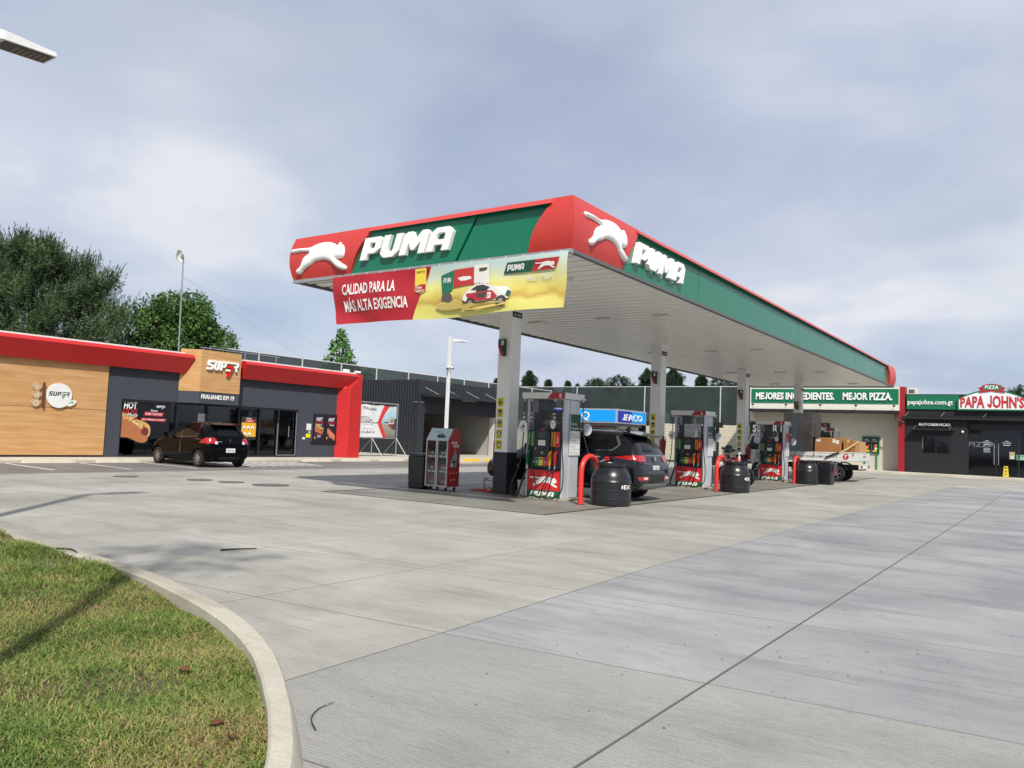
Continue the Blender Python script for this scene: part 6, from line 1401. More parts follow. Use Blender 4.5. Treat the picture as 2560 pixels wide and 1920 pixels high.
# tall sign on the wall behind the truck
sb = MB().m(C('#142a22', .4)).prism([(-17.9, .9), (-12.57, .9), (-12.57, 3.05), (-17.9, 3.05)], FBW, .0, .05).build('wall_advert', piz, world=True)
b = MB().m(M_wht).geo(text('SUPER DÚO', .5, .03, w=3.3, align='L'), FBW, -17.7, 2.35, .052).geo(text('PIZZA + ALITAS', .4, .03, w=3.2, align='L'), FBW, -17.7, 1.65, .052)
rr = random.Random(9)
for q in range(60): b.m(C(rr.choice(('#5b2a22', '#b0a28c', '#2b221e', '#8a3a2c', '#d2c3a5')))).disc(-13.4+rr.uniform(-.75, .75), 2.5+rr.uniform(-.45, .45), rr.uniform(.04, .12), FBW, .052+.0004*q, 9)
b.build('advert_print', sb, world=True)
# rooftop box
b = MB().m(M_pwhite); b.box(-7.92, -7.35, YP+.6, YP+1.4, 4.951, 5.36); ru = b.build('rooftop_unit', piz, world=True); MB().m(M_under).box(-7.82, -7.5, YP+.585, YP+.6, 5.05, 5.28).build('vent_grille', ru, world=True)

# ------------------------------------------------------------------ bank kiosk
M_bblue = mat('bank_blue', '#1597ea', .3, var=.03); M_bnavy = mat('bank_navy', '#22379f', .3, var=.03); M_balu = mat('bank_frame', '#aeb2b6', .4, metal=.3); M_brick = mat('brick_red', '#7a3a2a', .85, var=.18, vscale=10, bump=.3); M_mortar = mat('mortar', '#6f655b', .95)
bx, by = -22.51, 44.0
kio = thing('bank_kiosk', 'small brick bank kiosk with a blue illuminated sign band', 'kiosk', (bx-2.5, by+2, 0))
MB().m(M_balu).box(bx-6.5, bx, by, by+4.2, 2.42, 3.3).build('sign_fascia', kio, world=True)
FK = frame((0, by-.002, 0), (1, 0, 0), (0, 0, 1)); FK2 = frame((bx+.002, 0, 0), (0, 1, 0), (0, 0, 1))
MB().m(M_bblue).prism([(bx-3.4, 2.5), (bx-.1, 2.5), (bx-.1, 3.22), (bx-3.4, 3.22)], FK, 0, .02).build('sign_panel', kio, world=True); MB().m(M_bnavy).prism([(bx-6.4, 2.5), (bx-3.41, 2.5), (bx-3.41, 3.22), (bx-6.4, 3.22)], FK, 0, .02).build('sign_panel', kio, world=True)
MB().m(M_bnavy).prism([(by+.12, 2.5), (by+2.0, 2.5), (by+2.0, 3.2), (by+.12, 3.2)], FK2, 0, .02).build('sign_panel', kio, world=True); MB().m(M_bblue).prism([(by+2.01, 2.5), (by+4.1, 2.5), (by+4.1, 3.2), (by+2.01, 3.2)], FK2, 0, .02).build('sign_panel', kio, world=True)
MB().m(M_letter).geo(text('Q', .5, .0, w=.6, depth=.04), FK, bx-2.2, 2.62, .021).build('lettering', kio, world=True); MB().m(M_letter).geo(text('JFACO', .42, .0, w=2.8, depth=.04), FK2, by+2.1, 2.62, .021).build('lettering', kio, world=True)
MB().m(mat('kiosk_soffit', '#6b6d70', .6)).box(bx-6.3, bx-.2, by+.2, by+4, 2.25, 2.415).build('soffit', kio, world=True)
core = MB().m(M_mortar).box(bx-5.8, bx-.7, by+.6, by+3.8, 0, 2.25).build('wall', kio, world=True)
bl = .42; bh = .105; br = MB().m(M_brick); br.box(0, bl-.02, -.02, 0, 0, bh-.02); proto = None
for r_ in range(12):                         # bricks in the rows that show above the parked car
    for c_ in range(12):
        xx = bx-5.78+c_*bl+(bl/2 if r_ % 2 else 0)
        if xx+bl > bx-.7: continue
        if proto is None: proto = br.build('brick', core, world=False); o = proto
        else: o = proto.copy(); COL.objects.link(o)
        inv = wmat(core).inverted() @ Matrix.Translation((xx, by+.598, .98+r_*bh)); o.location = inv.to_translation()
MB().m(M_beige_w).box(bx-.7, bx-.35, by+1.2, by+3.8, 0, 2.25).build('side_pier', kio, world=True)

# ------------------------------------------------------------------ rear wall and screen fences
M_block = mat('block_wall_cream', '#c9c0aa', .85, var=.06, vscale=2, bump=.3); M_mesh = None
def screen_mat():
    m, t, p, n, l = node_mat('shade_mesh'); g = n('ShaderNodeNewGeometry')
    w1 = n('ShaderNodeTexWave'); w1.bands_direction = 'X'; w1.inputs['Scale'].default_value = 3.2; l(g.outputs['Position'], w1.inputs['Vector']); 
    w2_ = n('ShaderNodeTexNoise'); w2_.inputs['Scale'].default_value = .8; w2_.inputs['Detail'].default_value = 4; l(g.outputs['Position'], w2_.inputs['Vector'])
    cr = n('ShaderNodeValToRGB'); l(w2_.outputs['Fac'], cr.inputs[0]); e = cr.color_ramp.elements; e[0].position = .3; e[0].color = (*lin('#222e2d'), 1); e[1].position = .7; e[1].color = (*lin('#33413f'), 1); l(cr.outputs[0], p.inputs['Base Color']); p.inputs['Roughness'].default_value = .9
    tr = n('ShaderNodeBsdfTransparent'); mx = n('ShaderNodeMixShader'); mx.inputs[0].default_value = .93; l(tr.outputs[0], mx.inputs[1]); l(p.outputs[0], mx.inputs[2]); l(mx.outputs[0], t.nodes['Material Output'].inputs[0]); return m
M_mesh = screen_mat(); M_post = mat('post_white', '#c4c5c2', .5, metal=.2)
def fence(name, lb, p0, p1, z0_, z1_, step, lattice=True):
    p0 = Vector((*p0, 0)); p1 = Vector((*p1, 0)); L_ = (p1-p0).length; d_ = (p1-p0).normalized(); nv = Vector((d_.y, -d_.x, 0))
    t = thing(name, lb, 'fence', (p0.x, p0.y, z0_)); fr = lambda a, b_, c=0.0: p0+d_*a+Vector((0, 0, b_))+nv*c
    n_p = int(L_/step)
    for i in range(n_p+1):
        q = p0+d_*(i*step); b = MB().m(M_post); b.tube([q+Vector((0, 0, z0_)), q+Vector((0, 0, z1_+.05))], .05, 8); b.build('post', t, world=True, smooth=50)
        if i < n_p: MB().m(M_mesh).flat([(i*step+.05, z0_+.02), ((i+1)*step-.05, z0_+.02), ((i+1)*step-.05, z1_-.02), (i*step+.05, z1_-.02)], fr, .0).build('mesh_panel', t, world=True)
    MB().m(M_post).tube([fr(0, z1_), fr(n_p*step, z1_)], .035, 8).build('top_rail', t, world=True)
    if lattice:                              # chain-link wires, drawn as one joined part
        b = MB().m(mat('chain_link', '#46524f', .7, metal=.1)); a = -(z1_-z0_)
        while a < n_p*step:
            for s in (1, -1):
                a0, b0_, a1, b1_ = a, (z0_ if s > 0 else z1_), a+(z1_-z0_), (z1_ if s > 0 else z0_)
                if a0 < 0: f_ = -a0/(a1-a0); b0_ = lerp(b0_, b1_, f_); a0 = 0
                if a1 > n_p*step: f_ = (n_p*step-a0)/(a1-a0); b1_ = lerp(b0_, b1_, f_); a1 = n_p*step
                b.add([fr(a0, b0_, .03), fr(a0+.02, b0_, .03), fr(a1+.02, b1_, .03), fr(a1, b1_, .03)], [(0, 1, 2, 3)])
            a += .26
        o = b.build('chain_link', t, world=True); o['kind'] = 'stuff'
    return t
t = thing('rear_block_wall', 'cream painted block wall below the rear screen fence', 'wall', (-30, 58.4, 0))
MB().m(M_mortar).box(-52, -17.95, 58.25, 58.5, 0, 2.82).build('wall_core', t, world=True)
bw, bh_ = 1.6, .2; cb = MB().m(M_block); cb.box(.006, bw-.006, -.03, 0, .006, bh_-.006); pr0 = None
for r_ in range(14):
    for c_ in range(18):
        if pr0 is None: pr0 = cb.build('siding_course', t); o = pr0
        else: o = pr0.copy(); COL.objects.link(o)
        o.location = Vector((-46.8+c_*bw+(.8 if r_ % 2 else 0), 58.25, .01+r_*bh_))-t.location
fence('screen_fence', 'green mesh screen fence behind the bank kiosk and forecourt', (-52.45, 58.38), (-14.9, 58.38), 2.82, 5.72, 6.25)
fence('screen_fence', 'green mesh screen fence above the roofs behind the store', (-36, 24.6), (-36, 58.0), 2.0, 5.33, 3.03)
t = thing('retaining_wall', 'grey retaining wall carrying the fence behind the store', 'wall', (-36, 40, 0)); MB().m(M_conc).box(-36.15, -35.85, 10, 58.2, 0, 2.0).build('wall_core', t, world=True); MB().m(M_conc).box(-36.2, -35.8, 10, 58.2, 2.0, 2.06).build('coping', t, world=True)
t = thing('roof_railing', 'thin steel railing on the store roof in front of the fence', 'railing', (-31.5, 23.2, 3.93)); b = MB().m(M_galv)
for y in (21.2, 23.4, 25.2): b.tube([(-31.5, y, 3.93), (-31.5, y, 4.75)], .02, 6)
b.build('post', t, world=True); MB().m(M_galv).tube([(-31.5, 21.0, 4.75), (-31.5, 25.4, 4.75)], .022, 6).build('top_rail', t, world=True)
# drive-through order totem
t = thing('order_totem', 'black drive-through order totem with overhanging head', 'totem', (-18.4, 50, 0)); M_tot = mat('totem_black', '#17191c', .35)
MB().m(M_tot).box(-.4, .18, -.12, .12, 0, 2.45).build('post', t, bevel=.01); MB().m(M_tot).box(-.42, .4, -.45, .2, 2.45, 2.8).build('head', t, bevel=.02)
b = MB().m(C('#7d8086', .3)).rect(-.3, .1, .9, 1.6, frame((0, -.121, 0), (1, 0, 0), (0, 0, 1)), .001); b.m(C('#b9bcc0')); [b.rect(-.27, .07, 1.0+.12*q, 1.06+.12*q, frame((0, -.121, 0), (1, 0, 0), (0, 0, 1)), .002) for q in range(4)]; b.build('menu_screen', t)
t = thing('order_totem', 'second black order totem seen left of dispenser 6', 'totem', (-23.8, 50.5, 0)); MB().m(M_tot).box(-.4, .18, -.12, .12, 0, 2.45).build('post', t, bevel=.01); MB().m(M_tot).box(-.42, .4, -.45, .2, 2.45, 2.8).build('head', t, bevel=.02)
# ------------------------------------------------------------------ vehicles
M_paint = mat('car_paint_black', '#08090b', .2, var=0, coat=.06, spec=.08); M_paint2 = mat('car_paint_graphite', '#0f1116', .2, var=0, coat=.7, spec=.2)
M_cglass = mat('car_glass', '#0d0f11', .04, var=0, spec=.3); M_tyre = mat('tyre', '#1a1a1b', .85, var=.1); M_rim = mat('alloy', '#a5a7a9', .3, metal=.85); M_plast = mat('black_plastic', '#17181a', .6)
M_tail = mat('tail_lamp_red', '#a5121a', .12, var=0, coat=1); M_clear = mat('lamp_clear', '#cfcfcf', .1, var=0, coat=1); M_chrome = mat('chrome', '#c4c6c8', .12, metal=1, var=0); M_plate = C('#cfd1cf', .45)
def ring(w, zb, zbelt, wb, zt, wr):
    return [(0, zb), (.8*w, zb), (w*.985, zb+.11), (w, (zb+zbelt)/2+.03), (wb, zbelt), (wr, zt-.055), (wr*.62, zt-.008), (0, zt)]
def loft(stations):
    vs_ = []; fs = []; n = None
    for st in stations:
        h = ring(*st[1:]); full = [(y, z) for y, z in h]+[(-y, z) for y, z in h[-2:0:-1]]; n = len(full); vs_ += [(st[0], y, z) for y, z in full]
    for i in range(len(stations)-1):
        for j in range(n): a = i*n+j; b2 = i*n+(j+1) % n; fs.append((a, b2, b2+n, a+n))
    fs.append(tuple(range(n))[::-1]); fs.append(tuple(range((len(stations)-1)*n, len(stations)*n)))
    return vs_, fs
def car_body(stations, parent, mt, wheels, wr, name='body'):
    vs_, fs = loft(stations); me = bpy.data.meshes.new('tmp'); me.from_pydata(vs_, [], fs); o = bpy.data.objects.new('tmp', me); COL.objects.link(o)
    o.modifiers.new('s', 'SUBSURF').levels = 2; o.modifiers['s'].render_levels = 2
    bpy.context.view_layer.update(); dg = bpy.context.evaluated_depsgraph_get(); m2 = bpy.data.meshes.new_from_object(o.evaluated_get(dg))
    bvh = BVHTree.FromPolygons([v.co.copy() for v in m2.vertices], [tuple(p.vertices) for p in m2.polygons])
    cut = MB()
    for x, y in wheels: cut.cyl((x, y-.16 if y < 0 else y-.13, wr), (x, y+.13 if y < 0 else y+.16, wr), wr+.055, 32)
    co = cut.build('cutter'); bm_o = bpy.data.objects.new('tmp2', m2); COL.objects.link(bm_o)
    md = bm_o.modifiers.new('b', 'BOOLEAN'); md.object = co; md.operation = 'DIFFERENCE'; md.solver = 'EXACT'
    bpy.context.view_layer.update(); dg = bpy.context.evaluated_depsgraph_get(); m3 = bpy.data.meshes.new_from_object(bm_o.evaluated_get(dg))
    for q in (o, co, bm_o): bpy.data.objects.remove(q)
    m3.name = name; m3.materials.clear(); m3.materials.append(mt); m3.shade_smooth(); m3.set_sharp_from_angle(angle=R(50))
    b = bpy.data.objects.new(name, m3); COL.objects.link(b); b.parent = parent
    return b, bvh
def patch(bvh, pts, dirv, off, mt, name, parent, cuts=3, smooth=True, label=None):
    bm = bmesh.new(); vs_ = [bm.verts.new(p) for p in pts]; bm.faces.new(vs_); bmesh.ops.triangulate(bm, faces=bm.faces[:])
    bmesh.ops.subdivide_edges(bm, edges=bm.edges[:], cuts=cuts, use_grid_fill=True); d_ = Vector(dirv).normalized()
    for v in bm.verts:
        h = bvh.ray_cast(v.co-d_*3, d_)
        if h[0] is None or (h[0]-v.co).length > 1.2: h = bvh.find_nearest(v.co)
        v.co = h[0]+(h[1] if h[1].dot(d_) < 0 else -h[1])*off
    bmesh.ops.recalc_face_normals(bm, faces=bm.faces[:])
    fl = sum(1 if f.normal.dot(d_) > 0 else -1 for f in bm.faces)
    if fl > 0: bmesh.ops.reverse_faces(bm, faces=bm.faces[:])
    me = bpy.data.meshes.new(name); bm.to_mesh(me); bm.free(); me.materials.append(mt)
    if smooth: me.shade_smooth()
    o = bpy.data.objects.new(name, me); COL.objects.link(o); o.parent = parent
    if label: o['label'] = label
    return o
def wheel(parent, x, y, r, wd, spokes=7):
    s = 1 if y > 0 else -1; o = bpy.data.objects.new('wheel', None); COL.objects.link(o); o.parent = parent; o.location = (x, y, r); o.empty_display_size = .1
    rr_ = r*.66
    b = MB().m(M_tyre); b.lathe([(rr_, -wd/2), (r*.93, -wd/2), (r, -wd/2+.03), (r, wd/2-.03), (r*.93, wd/2), (rr_, wd/2), (rr_*.97, wd/2-.02), (rr_*.97, -wd/2+.02), (rr_, -wd/2)], (0, 0, 0), 36, 'y'); b.build('tyre', o, smooth=40)
    b = MB().m(M_rim); b.lathe([(rr_, -wd*.3), (rr_, wd*.42), (rr_*.93, wd*.42), (rr_*.9, wd*.2), (rr_*.9, -wd*.3)], (0, 0, 0), 32, 'y')
    yo = s*wd*.36
    for k in range(spokes):
        a = 2*math.pi*k/spokes; u = Vector((math.cos(a), 0, math.sin(a))); v = Vector((-math.sin(a), 0, math.cos(a))); q = [u*(rr_*.14)+v*.03, u*(rr_*.95)+v*.022, u*(rr_*.95)-v*.022, u*(rr_*.14)-v*.03]
        b.hexa([w_+Vector((0, yo-.012, 0)) for w_ in q]+[w_+Vector((0, yo+.012, 0)) for w_ in q])
    b.lathe([(.05, yo-.02), (.05, yo+.02), (.02, yo+.022*s)], (0, 0, 0), 16, 'y'); b.build('rim', o, smooth=30)
    b = MB().m(M_plast); b.lathe([(rr_*.85, -wd*.1), (rr_*.85, wd*.1)], (0, 0, 0), 20, 'y'); b.build('brake_disc', o)

# --- small hatchback at the store
hb = thing('hatchback', 'small black hatchback parked nose-in at the store', 'car', (-23.62, 15.95, .004), R(180-2))
hb.scale = (.96, .96, .96)
WH = [(1.2, .73), (1.2, -.73), (-1.25, .73), (-1.25, -.73)]
body, bv = car_body([(-1.87, .52, .38, .62, .48, .68, .34), (-1.82, .74, .27, .72, .71, .84, .56), (-1.73, .81, .22, .84, .78, 1.08, .62), (-1.58, .83, .2, .93, .80, 1.32, .60), (-1.38, .83, .19, .96, .81, 1.45, .58), (-1.0, .83, .18, .96, .815, 1.495, .58), (-.3, .83, .18, .94, .815, 1.5, .59), (.2, .83, .18, .92, .815, 1.46, .58), (.55, .83, .18, .9, .81, 1.32, .59), (.9, .83, .18, .88, .80, 1.08, .65), (1.15, .825, .18, .85, .79, .96, .66), (1.5, .81, .19, .77, .75, .87, .6), (1.74, .74, .22, .66, .68, .75, .5), (1.85, .55, .3, .52, .48, .6, .3)], hb, M_paint, WH, .285)
for s in (1, -1):
    D = (0, -s, 0)
    patch(bv, [(.66, s, .95), (-.17, s, .99), (-.17, s, 1.40), (.12, s, 1.40), (.34, s, 1.29)], D, .005, M_cglass, 'front_side_window', body); patch(bv, [(-.22, s, .99), (-.98, s, 1.02), (-1.14, s, 1.12), (-1.0, s, 1.38), (-.22, s, 1.41)], D, .005, M_cglass, 'rear_side_window', body)
    for xx in (-.2, .72, -1.16): patch(bv, [(xx, s, .24), (xx+.012, s, .24), (xx+.012, s, .93), (xx, s, .93)], D, .003, M_plast, 'door_gap', body, 2)
    for xx in (-.05, -1.0): patch(bv, [(xx, s, .84), (xx-.17, s, .84), (xx-.17, s, .87), (xx, s, .87)], D, .02, M_paint, 'door_handle', body, 1)
    b = MB().m(M_paint); b.hexa([(.50, s*.80, .94), (.68, s*.80, .94), (.68, s*.83, .94), (.50, s*.83, .94), (.52, s*.86, 1.0), (.66, s*.86, 1.0), (.68, s*.98, 1.0), (.52, s*.98, 1.0)]); b.box(.52, .68, min(s*.86, s*1.0), max(s*.86, s*1.0), .97, 1.10); b.build('door_mirror', body, bevel=.02)
    patch(bv, [(-1.86, s*.47, .78), (-1.86, s*.76, .80), (-1.75, s*.80, .97), (-1.75, s*.56, .98), (-1.8, s*.49, .93)], (1, 0, 0), .012, M_tail, 'tail_lamp', body, 3); patch(bv, [(-1.86, s*.46, .77), (-1.86, s*.56, .77), (-1.84, s*.54, .86), (-1.84, s*.47, .86)], (1, 0, 0), .016, M_clear, 'reversing_lamp', body, 2)
    patch(bv, [(-1.3, s, .80), (-1.85, s, .78), (-1.78, s, .96), (-1.5, s, .95)], D, .009, M_tail, 'tail_lamp', body, 3)
    patch(bv, [(1.85, s*.42, .62), (1.85, s*.7, .64), (1.7, s*.74, .76), (1.7, s*.45, .72)], (-1, 0, 0), .01, M_clear, 'headlamp', body)
for s in (1, -1):
    for pl_ in ([(-.16, 1.40), (-.20, .98), (-.24, .24), (-.226, .24), (-.186, .98), (-.146, 1.40)], [(-1.0, 1.40), (-1.16, 1.12), (-1.02, .99), (-1.0, 1.0), (-1.135, 1.12), (-.985, 1.39)], [(.70, .945), (-1.02, 1.005), (-1.02, .993), (.70, .933)]):
        patch(bv, [(x, s, z) for x, z in pl_], (0, -s, 0), .008, M_chrome, 'window_highlight_trim', body, 2)  # thin chrome lines stand in for highlights along pillars and window edges
patch(bv, [(-1.7, -.56, 1.03), (-1.7, .56, 1.03), (-1.45, .5, 1.33), (-1.45, -.5, 1.33)], (1, 0, -.35), .006, M_cglass, 'rear_window', body); patch(bv, [(1, -.62, 1.0), (1, .62, 1.0), (.4, .54, 1.4), (.4, -.54, 1.4)], (-1, 0, -.5), .006, M_cglass, 'windscreen', body)
b = MB().m(M_paint); b.hexa([(-1.68, -.54, 1.385), (-1.35, -.56, 1.44), (-1.35, .56, 1.44), (-1.68, .54, 1.385), (-1.70, -.53, 1.41), (-1.35, -.55, 1.475), (-1.35, .55, 1.475), (-1.70, .53, 1.41)]); b.build('roof_spoiler', body, bevel=.01)
fr = frame((-1.875, 0, 0), (0, -1, 0), (0, 0, 1)); b = MB().m(M_plate).prism([(-.17, .50), (.17, .50), (.17, .64), (-.17, .64)], fr, .0, .012); b.m(C('#5a5d60')).geo(text('P-412 DLB', .05, .008, w=.27), fr, 0, .54, .0135); b.build('number_plate', body)
b = MB().m(M_chrome); fr = frame((-1.80, 0, 0), (0, -1, 0), (0, 0, 1))
for a in (90, 210, 330): c_, s_ = math.cos(R(a)), math.sin(R(a)); b.prism([(0, .90), (.028*math.cos(R(a-30)), .90+.028*math.sin(R(a-30))), (.048*c_, .90+.048*s_), (.028*math.cos(R(a+30)), .90+.028*math.sin(R(a+30)))], fr, .0, .02)
b.build('badge', body); patch(bv, [(-1.86, .3, .84), (-1.86, .48, .84), (-1.86, .48, .86), (-1.86, .3, .86)], (1, 0, 0), .004, M_chrome, 'model_lettering', body, 1)
patch(bv, [(-1.9, -.66, .25), (-1.9, .66, .25), (-1.9, .62, .36), (-1.9, -.62, .36)], (1, 0, 0), .006, M_plast, 'bumper_insert', body)
patch(bv, [(-1.75, .0, 1.05), (-1.75, .36, 1.08), (-1.75, .36, 1.095), (-1.75, .0, 1.065)], (1, 0, -.2), .02, M_plast, 'rear_wiper', body, 1)
for x, y in WH: wheel(hb, x, y, .285, .17, 7)
MB().m(M_plast).box(-1.5, 1.5, -.6, .6, .17, .3).build('underbody', hb)

# --- SUV at dispenser 8
sv = thing('suv', 'black SUV being refuelled behind the nearest dispenser', 'car', (-9.98, 17.2, .004), R(180))
WS = [(1.33, .80), (1.33, -.80), (-1.34, .80), (-1.34, -.80)]
body, bv = car_body([(-2.26, .62, .44, .66, .56, .72, .4), (-2.2, .84, .33, .80, .82, .9, .64), (-2.12, .91, .28, .96, .87, 1.14, .70), (-1.98, .925, .26, 1.06, .885, 1.38, .68), (-1.8, .93, .25, 1.09, .89, 1.53, .64), (-1.5, .93, .25, 1.09, .89, 1.60, .63), (-.8, .93, .25, 1.07, .89, 1.635, .64), (0, .93, .25, 1.05, .885, 1.63, .65), (.45, .93, .25, 1.04, .88, 1.56, .65), (.85, .92, .25, 1.02, .87, 1.32, .66), (1.2, .92, .25, .99, .86, 1.1, .7), (1.6, .91, .26, .93, .84, 1.01, .68), (2.0, .86, .29, .81, .78, .89, .6), (2.22, .64, .38, .66, .58, .74, .4)], sv, M_paint2, WS, .345)
for s in (1, -1):
    D = (0, -s, 0)
    patch(bv, [(.7, s, 1.10), (-.28, s, 1.13), (-.28, s, 1.52), (.1, s, 1.52), (.4, s, 1.42)], D, .005, M_cglass, 'front_side_window', body); patch(bv, [(-.34, s, 1.13), (-1.14, s, 1.15), (-1.14, s, 1.51), (-.34, s, 1.53)], D, .005, M_cglass, 'rear_side_window', body); patch(bv, [(-1.18, s, 1.155), (-1.5, s, 1.18), (-1.62, s, 1.28), (-1.5, s, 1.45), (-1.18, s, 1.51)], D, .005, M_cglass, 'quarter_window', body)
    patch(bv, [(.72, s, 1.075), (-1.52, s, 1.135), (-1.70, s, 1.28), (-1.54, s, 1.50), (-1.5, s, 1.47), (-1.64, s, 1.28), (-1.5, s, 1.165), (.72, s, 1.095)], D, .009, M_chrome, 'window_highlight_trim', body, 2)
    for xx in (-.3, .75): patch(bv, [(xx, s, .34), (xx+.014, s, .34), (xx+.014, s, 1.06), (xx, s, 1.06)], D, .003, M_plast, 'door_gap', body, 2)
    for xx in (-.1, -1.05): patch(bv, [(xx, s, .97), (xx-.2, s, .98), (xx-.2, s, 1.0), (xx, s, .99)], D, .02, M_chrome, 'door_handle', body, 1)
    b = MB().m(M_paint2); b.box(.58, .76, min(s*.90, s*1.08), max(s*.90, s*1.08), 1.08, 1.23); b.build('door_mirror', body, bevel=.03)
    b = MB().m(M_chrome); b.tube([(.25, s*.62, 1.60), (-.1, s*.63, 1.655), (-1.3, s*.61, 1.64), (-1.65, s*.59, 1.58)], .022, 8); b.build('roof_rail', body, smooth=60)
    patch(bv, [(-2.2, s*.44, 1.02), (-2.2, s*.50, .90), (-2.2, s*.84, .93), (-2.1, s*.90, 1.05), (-2.1, s*.5, 1.06)], (1, 0, 0), .014, M_tail, 'tail_lamp', body, 3); patch(bv, [(-1.55, s, 1.0), (-2.12, s, .93), (-2.08, s, 1.05), (-1.9, s, 1.04)], D, .012, M_tail, 'tail_lamp', body, 3)
    patch(bv, [(-2.3, s*.42, .50), (-2.3, s*.82, .50), (-2.3, s*.84, .58), (-2.3, s*.42, .585)], (1, 0, 0), .012, M_tail, 'bumper_lamp', body, 2); patch(bv, [(-2.3, s*.50, .52), (-2.3, s*.66, .52), (-2.3, s*.66, .57), (-2.3, s*.50, .57)], (1, 0, 0), .016, M_clear, 'reversing_lamp', body, 1)
    patch(bv, [(2.2, s*.5, .72), (2.2, s*.8, .75), (2.0, s*.84, .86), (2.0, s*.5, .82)], (-1, 0, 0), .01, M_clear, 'headlamp', body)
patch(bv, [(-2.2, -.44, 1.04), (-2.2, .44, 1.04), (-2.2, .44, 1.06), (-2.2, -.44, 1.06)], (1, 0, 0), .014, M_chrome, 'tailgate_strip', body, 2)
patch(bv, [(-2.1, -.72, 1.12), (-2.1, .72, 1.12), (-1.9, .60, 1.44), (-1.9, -.60, 1.44)], (1, 0, -.3), .006, M_cglass, 'rear_window', body); patch(bv, [(1.2, -.66, 1.12), (1.2, .66, 1.12), (.6, .56, 1.5), (.6, -.56, 1.5)], (-1, 0, -.5), .006, M_cglass, 'windscreen', body)
b = MB().m(M_paint2); b.hexa([(-2.02, -.62, 1.47), (-1.6, -.6, 1.55), (-1.6, .6, 1.55), (-2.02, .62, 1.50), (-2.06, -.60, 1.525), (-1.6, -.58, 1.615), (-1.6, .58, 1.615), (-2.06, .60, 1.525)]); b.build('roof_spoiler', body, bevel=.012)
b = MB().m(M_paint2); b.hexa([(-1.55, -.03, 1.60), (-1.35, -.04, 1.60), (-1.35, .04, 1.60), (-1.55, .03, 1.60), (-1.56, -.006, 1.71), (-1.5, -.008, 1.71), (-1.5, .008, 1.71), (-1.56, .006, 1.71)]); b.build('shark_antenna', body, bevel=.006)
fr = frame((-2.225, 0, 0), (0, -1, 0), (0, 0, 1)); b = MB().m(M_plate).prism([(-.16, .66), (.16, .66), (.16, .83), (-.16, .83)], fr, .0, .02); b.m(C('#55585b')).geo(text('P-638', .05, .008, w=.2), fr, 0, .755, .0215).geo(text('FTG', .05, .008, w=.15), fr, 0, .685, .0215); b.build('number_plate', body)
b = MB().m(M_chrome); b.lathe([(.06, -2.20), (.055, -2.215), (.02, -2.218)], (0, 0, .985), 20, 'x'); bd = b.build('badge', body, smooth=40)
fr = frame((-2.228, 0, 0), (0, -1, 0), (0, 0, 1)); MB().m(M_chrome).geo(text('SPORTAGE', .035, .01, w=.32, depth=.01), fr, -.5, .86, .01).build('model_lettering', body)
patch(bv, [(-2.3, -.74, .30), (-2.3, .74, .30), (-2.3, .66, .42), (-2.3, -.66, .42)], (1, 0, 0), .012, mat('skid_silver', '#8f9193', .4, metal=.5), 'skid_plate', body); patch(bv, [(-2.3, -.85, .43), (-2.3, .85, .43), (-2.3, .86, .62), (-2.3, -.86, .62)], (1, 0, 0), .005, M_plast, 'bumper_cladding', body)
patch(bv, [(-2.05, .0, 1.14), (-2.05, .4, 1.16), (-2.05, .4, 1.18), (-2.05, .0, 1.16)], (1, 0, -.2), .02, M_plast, 'rear_wiper', body, 1)
for x, y in WS: wheel(sv, x, y, .345, .22, 5)
MB().m(M_plast).box(-1.9, 1.9, -.7, .7, .24, .38).build('underbody', sv)

# --- flatbed truck with load (local x forward; heading -X)
M_twh = mat('truck_white', '#cfd0cd', .35, var=.05, streak=.05)
tk = thing('flatbed_truck', 'white flatbed service truck parked between the third and fourth islands', 'truck', (-9.5, 37.0, .004), R(180))
hw_ = 1.0; zr = lambda x: .80-.012*(x)          # bed rises towards the rear
bd = bpy.data.objects.new('cargo_bed', None); COL.objects.link(bd); bd.parent = tk; bd.rotation_euler = (0, R(1.4), 0); bd.location = (0, 0, .04)
MB().m(M_twh).box(-2.55, .75, -hw_, hw_, .78, .84).build('bed_floor', bd)
def side(x0, x1, y0, y1, nm):
    b = MB().m(M_twh); b.box(x0, x1, y0, y1, .80, 1.16); b.box(x0-.0, x1+.0, y0-.012, y1+.012, 1.12, 1.165); b.box(x0, x1, y0-.012, y1+.012, .795, .84); return b.build(nm, bd, bevel=.008)
sl_ = side(-2.55, .75, hw_-.03, hw_, 'side_board'); side(-2.55, .75, -hw_, -hw_+.03, 'side_board'); tg_ = side(-2.58, -2.55, -hw_, hw_, 'tailgate')
MB().m(M_twh).box(.72, .78, -hw_, hw_, .8, 1.75).build('headboard', bd)
fr = frame((0, hw_+.0125, 0), (-1, 0, 0), (0, 0, 1)); b = MB().m(C('#26282b')).geo(text('DEPARTAMENTO TECNICO PBX: 2495-1111', .085, .006, w=2.25, align='L'), fr, -.62, .93, .001); b.build('lettering', bd)['kind'] = 'stuff'; b = MB().m(C('#b3202a')).disc(2.0, .98, .12, fr, .001, 20); b.m(M_wht).geo(text('T', .13, .03, shear=.25), fr, 2.0, .915, .003); b.build('logo_print', bd)
fr = frame((-2.5945, 0, 0), (0, -1, 0), (0, 0, 1)); b = MB().m(C('#b3202a')).disc(-.35, 1.0, .06, fr, .001, 16); b.m(C('#8a8c8f')).rect(-.2, .1, 1.01, 1.03, fr, .001).rect(-.2, .1, .97, .985, fr, .001); b.build('lettering', bd)
b = MB().m(M_galv)
for x in (-2.3, -1.5, -.7, .1): b.box(x-.02, x+.02, hw_+.013, hw_+.03, 1.02, 1.13)
b.build('latch', bd)
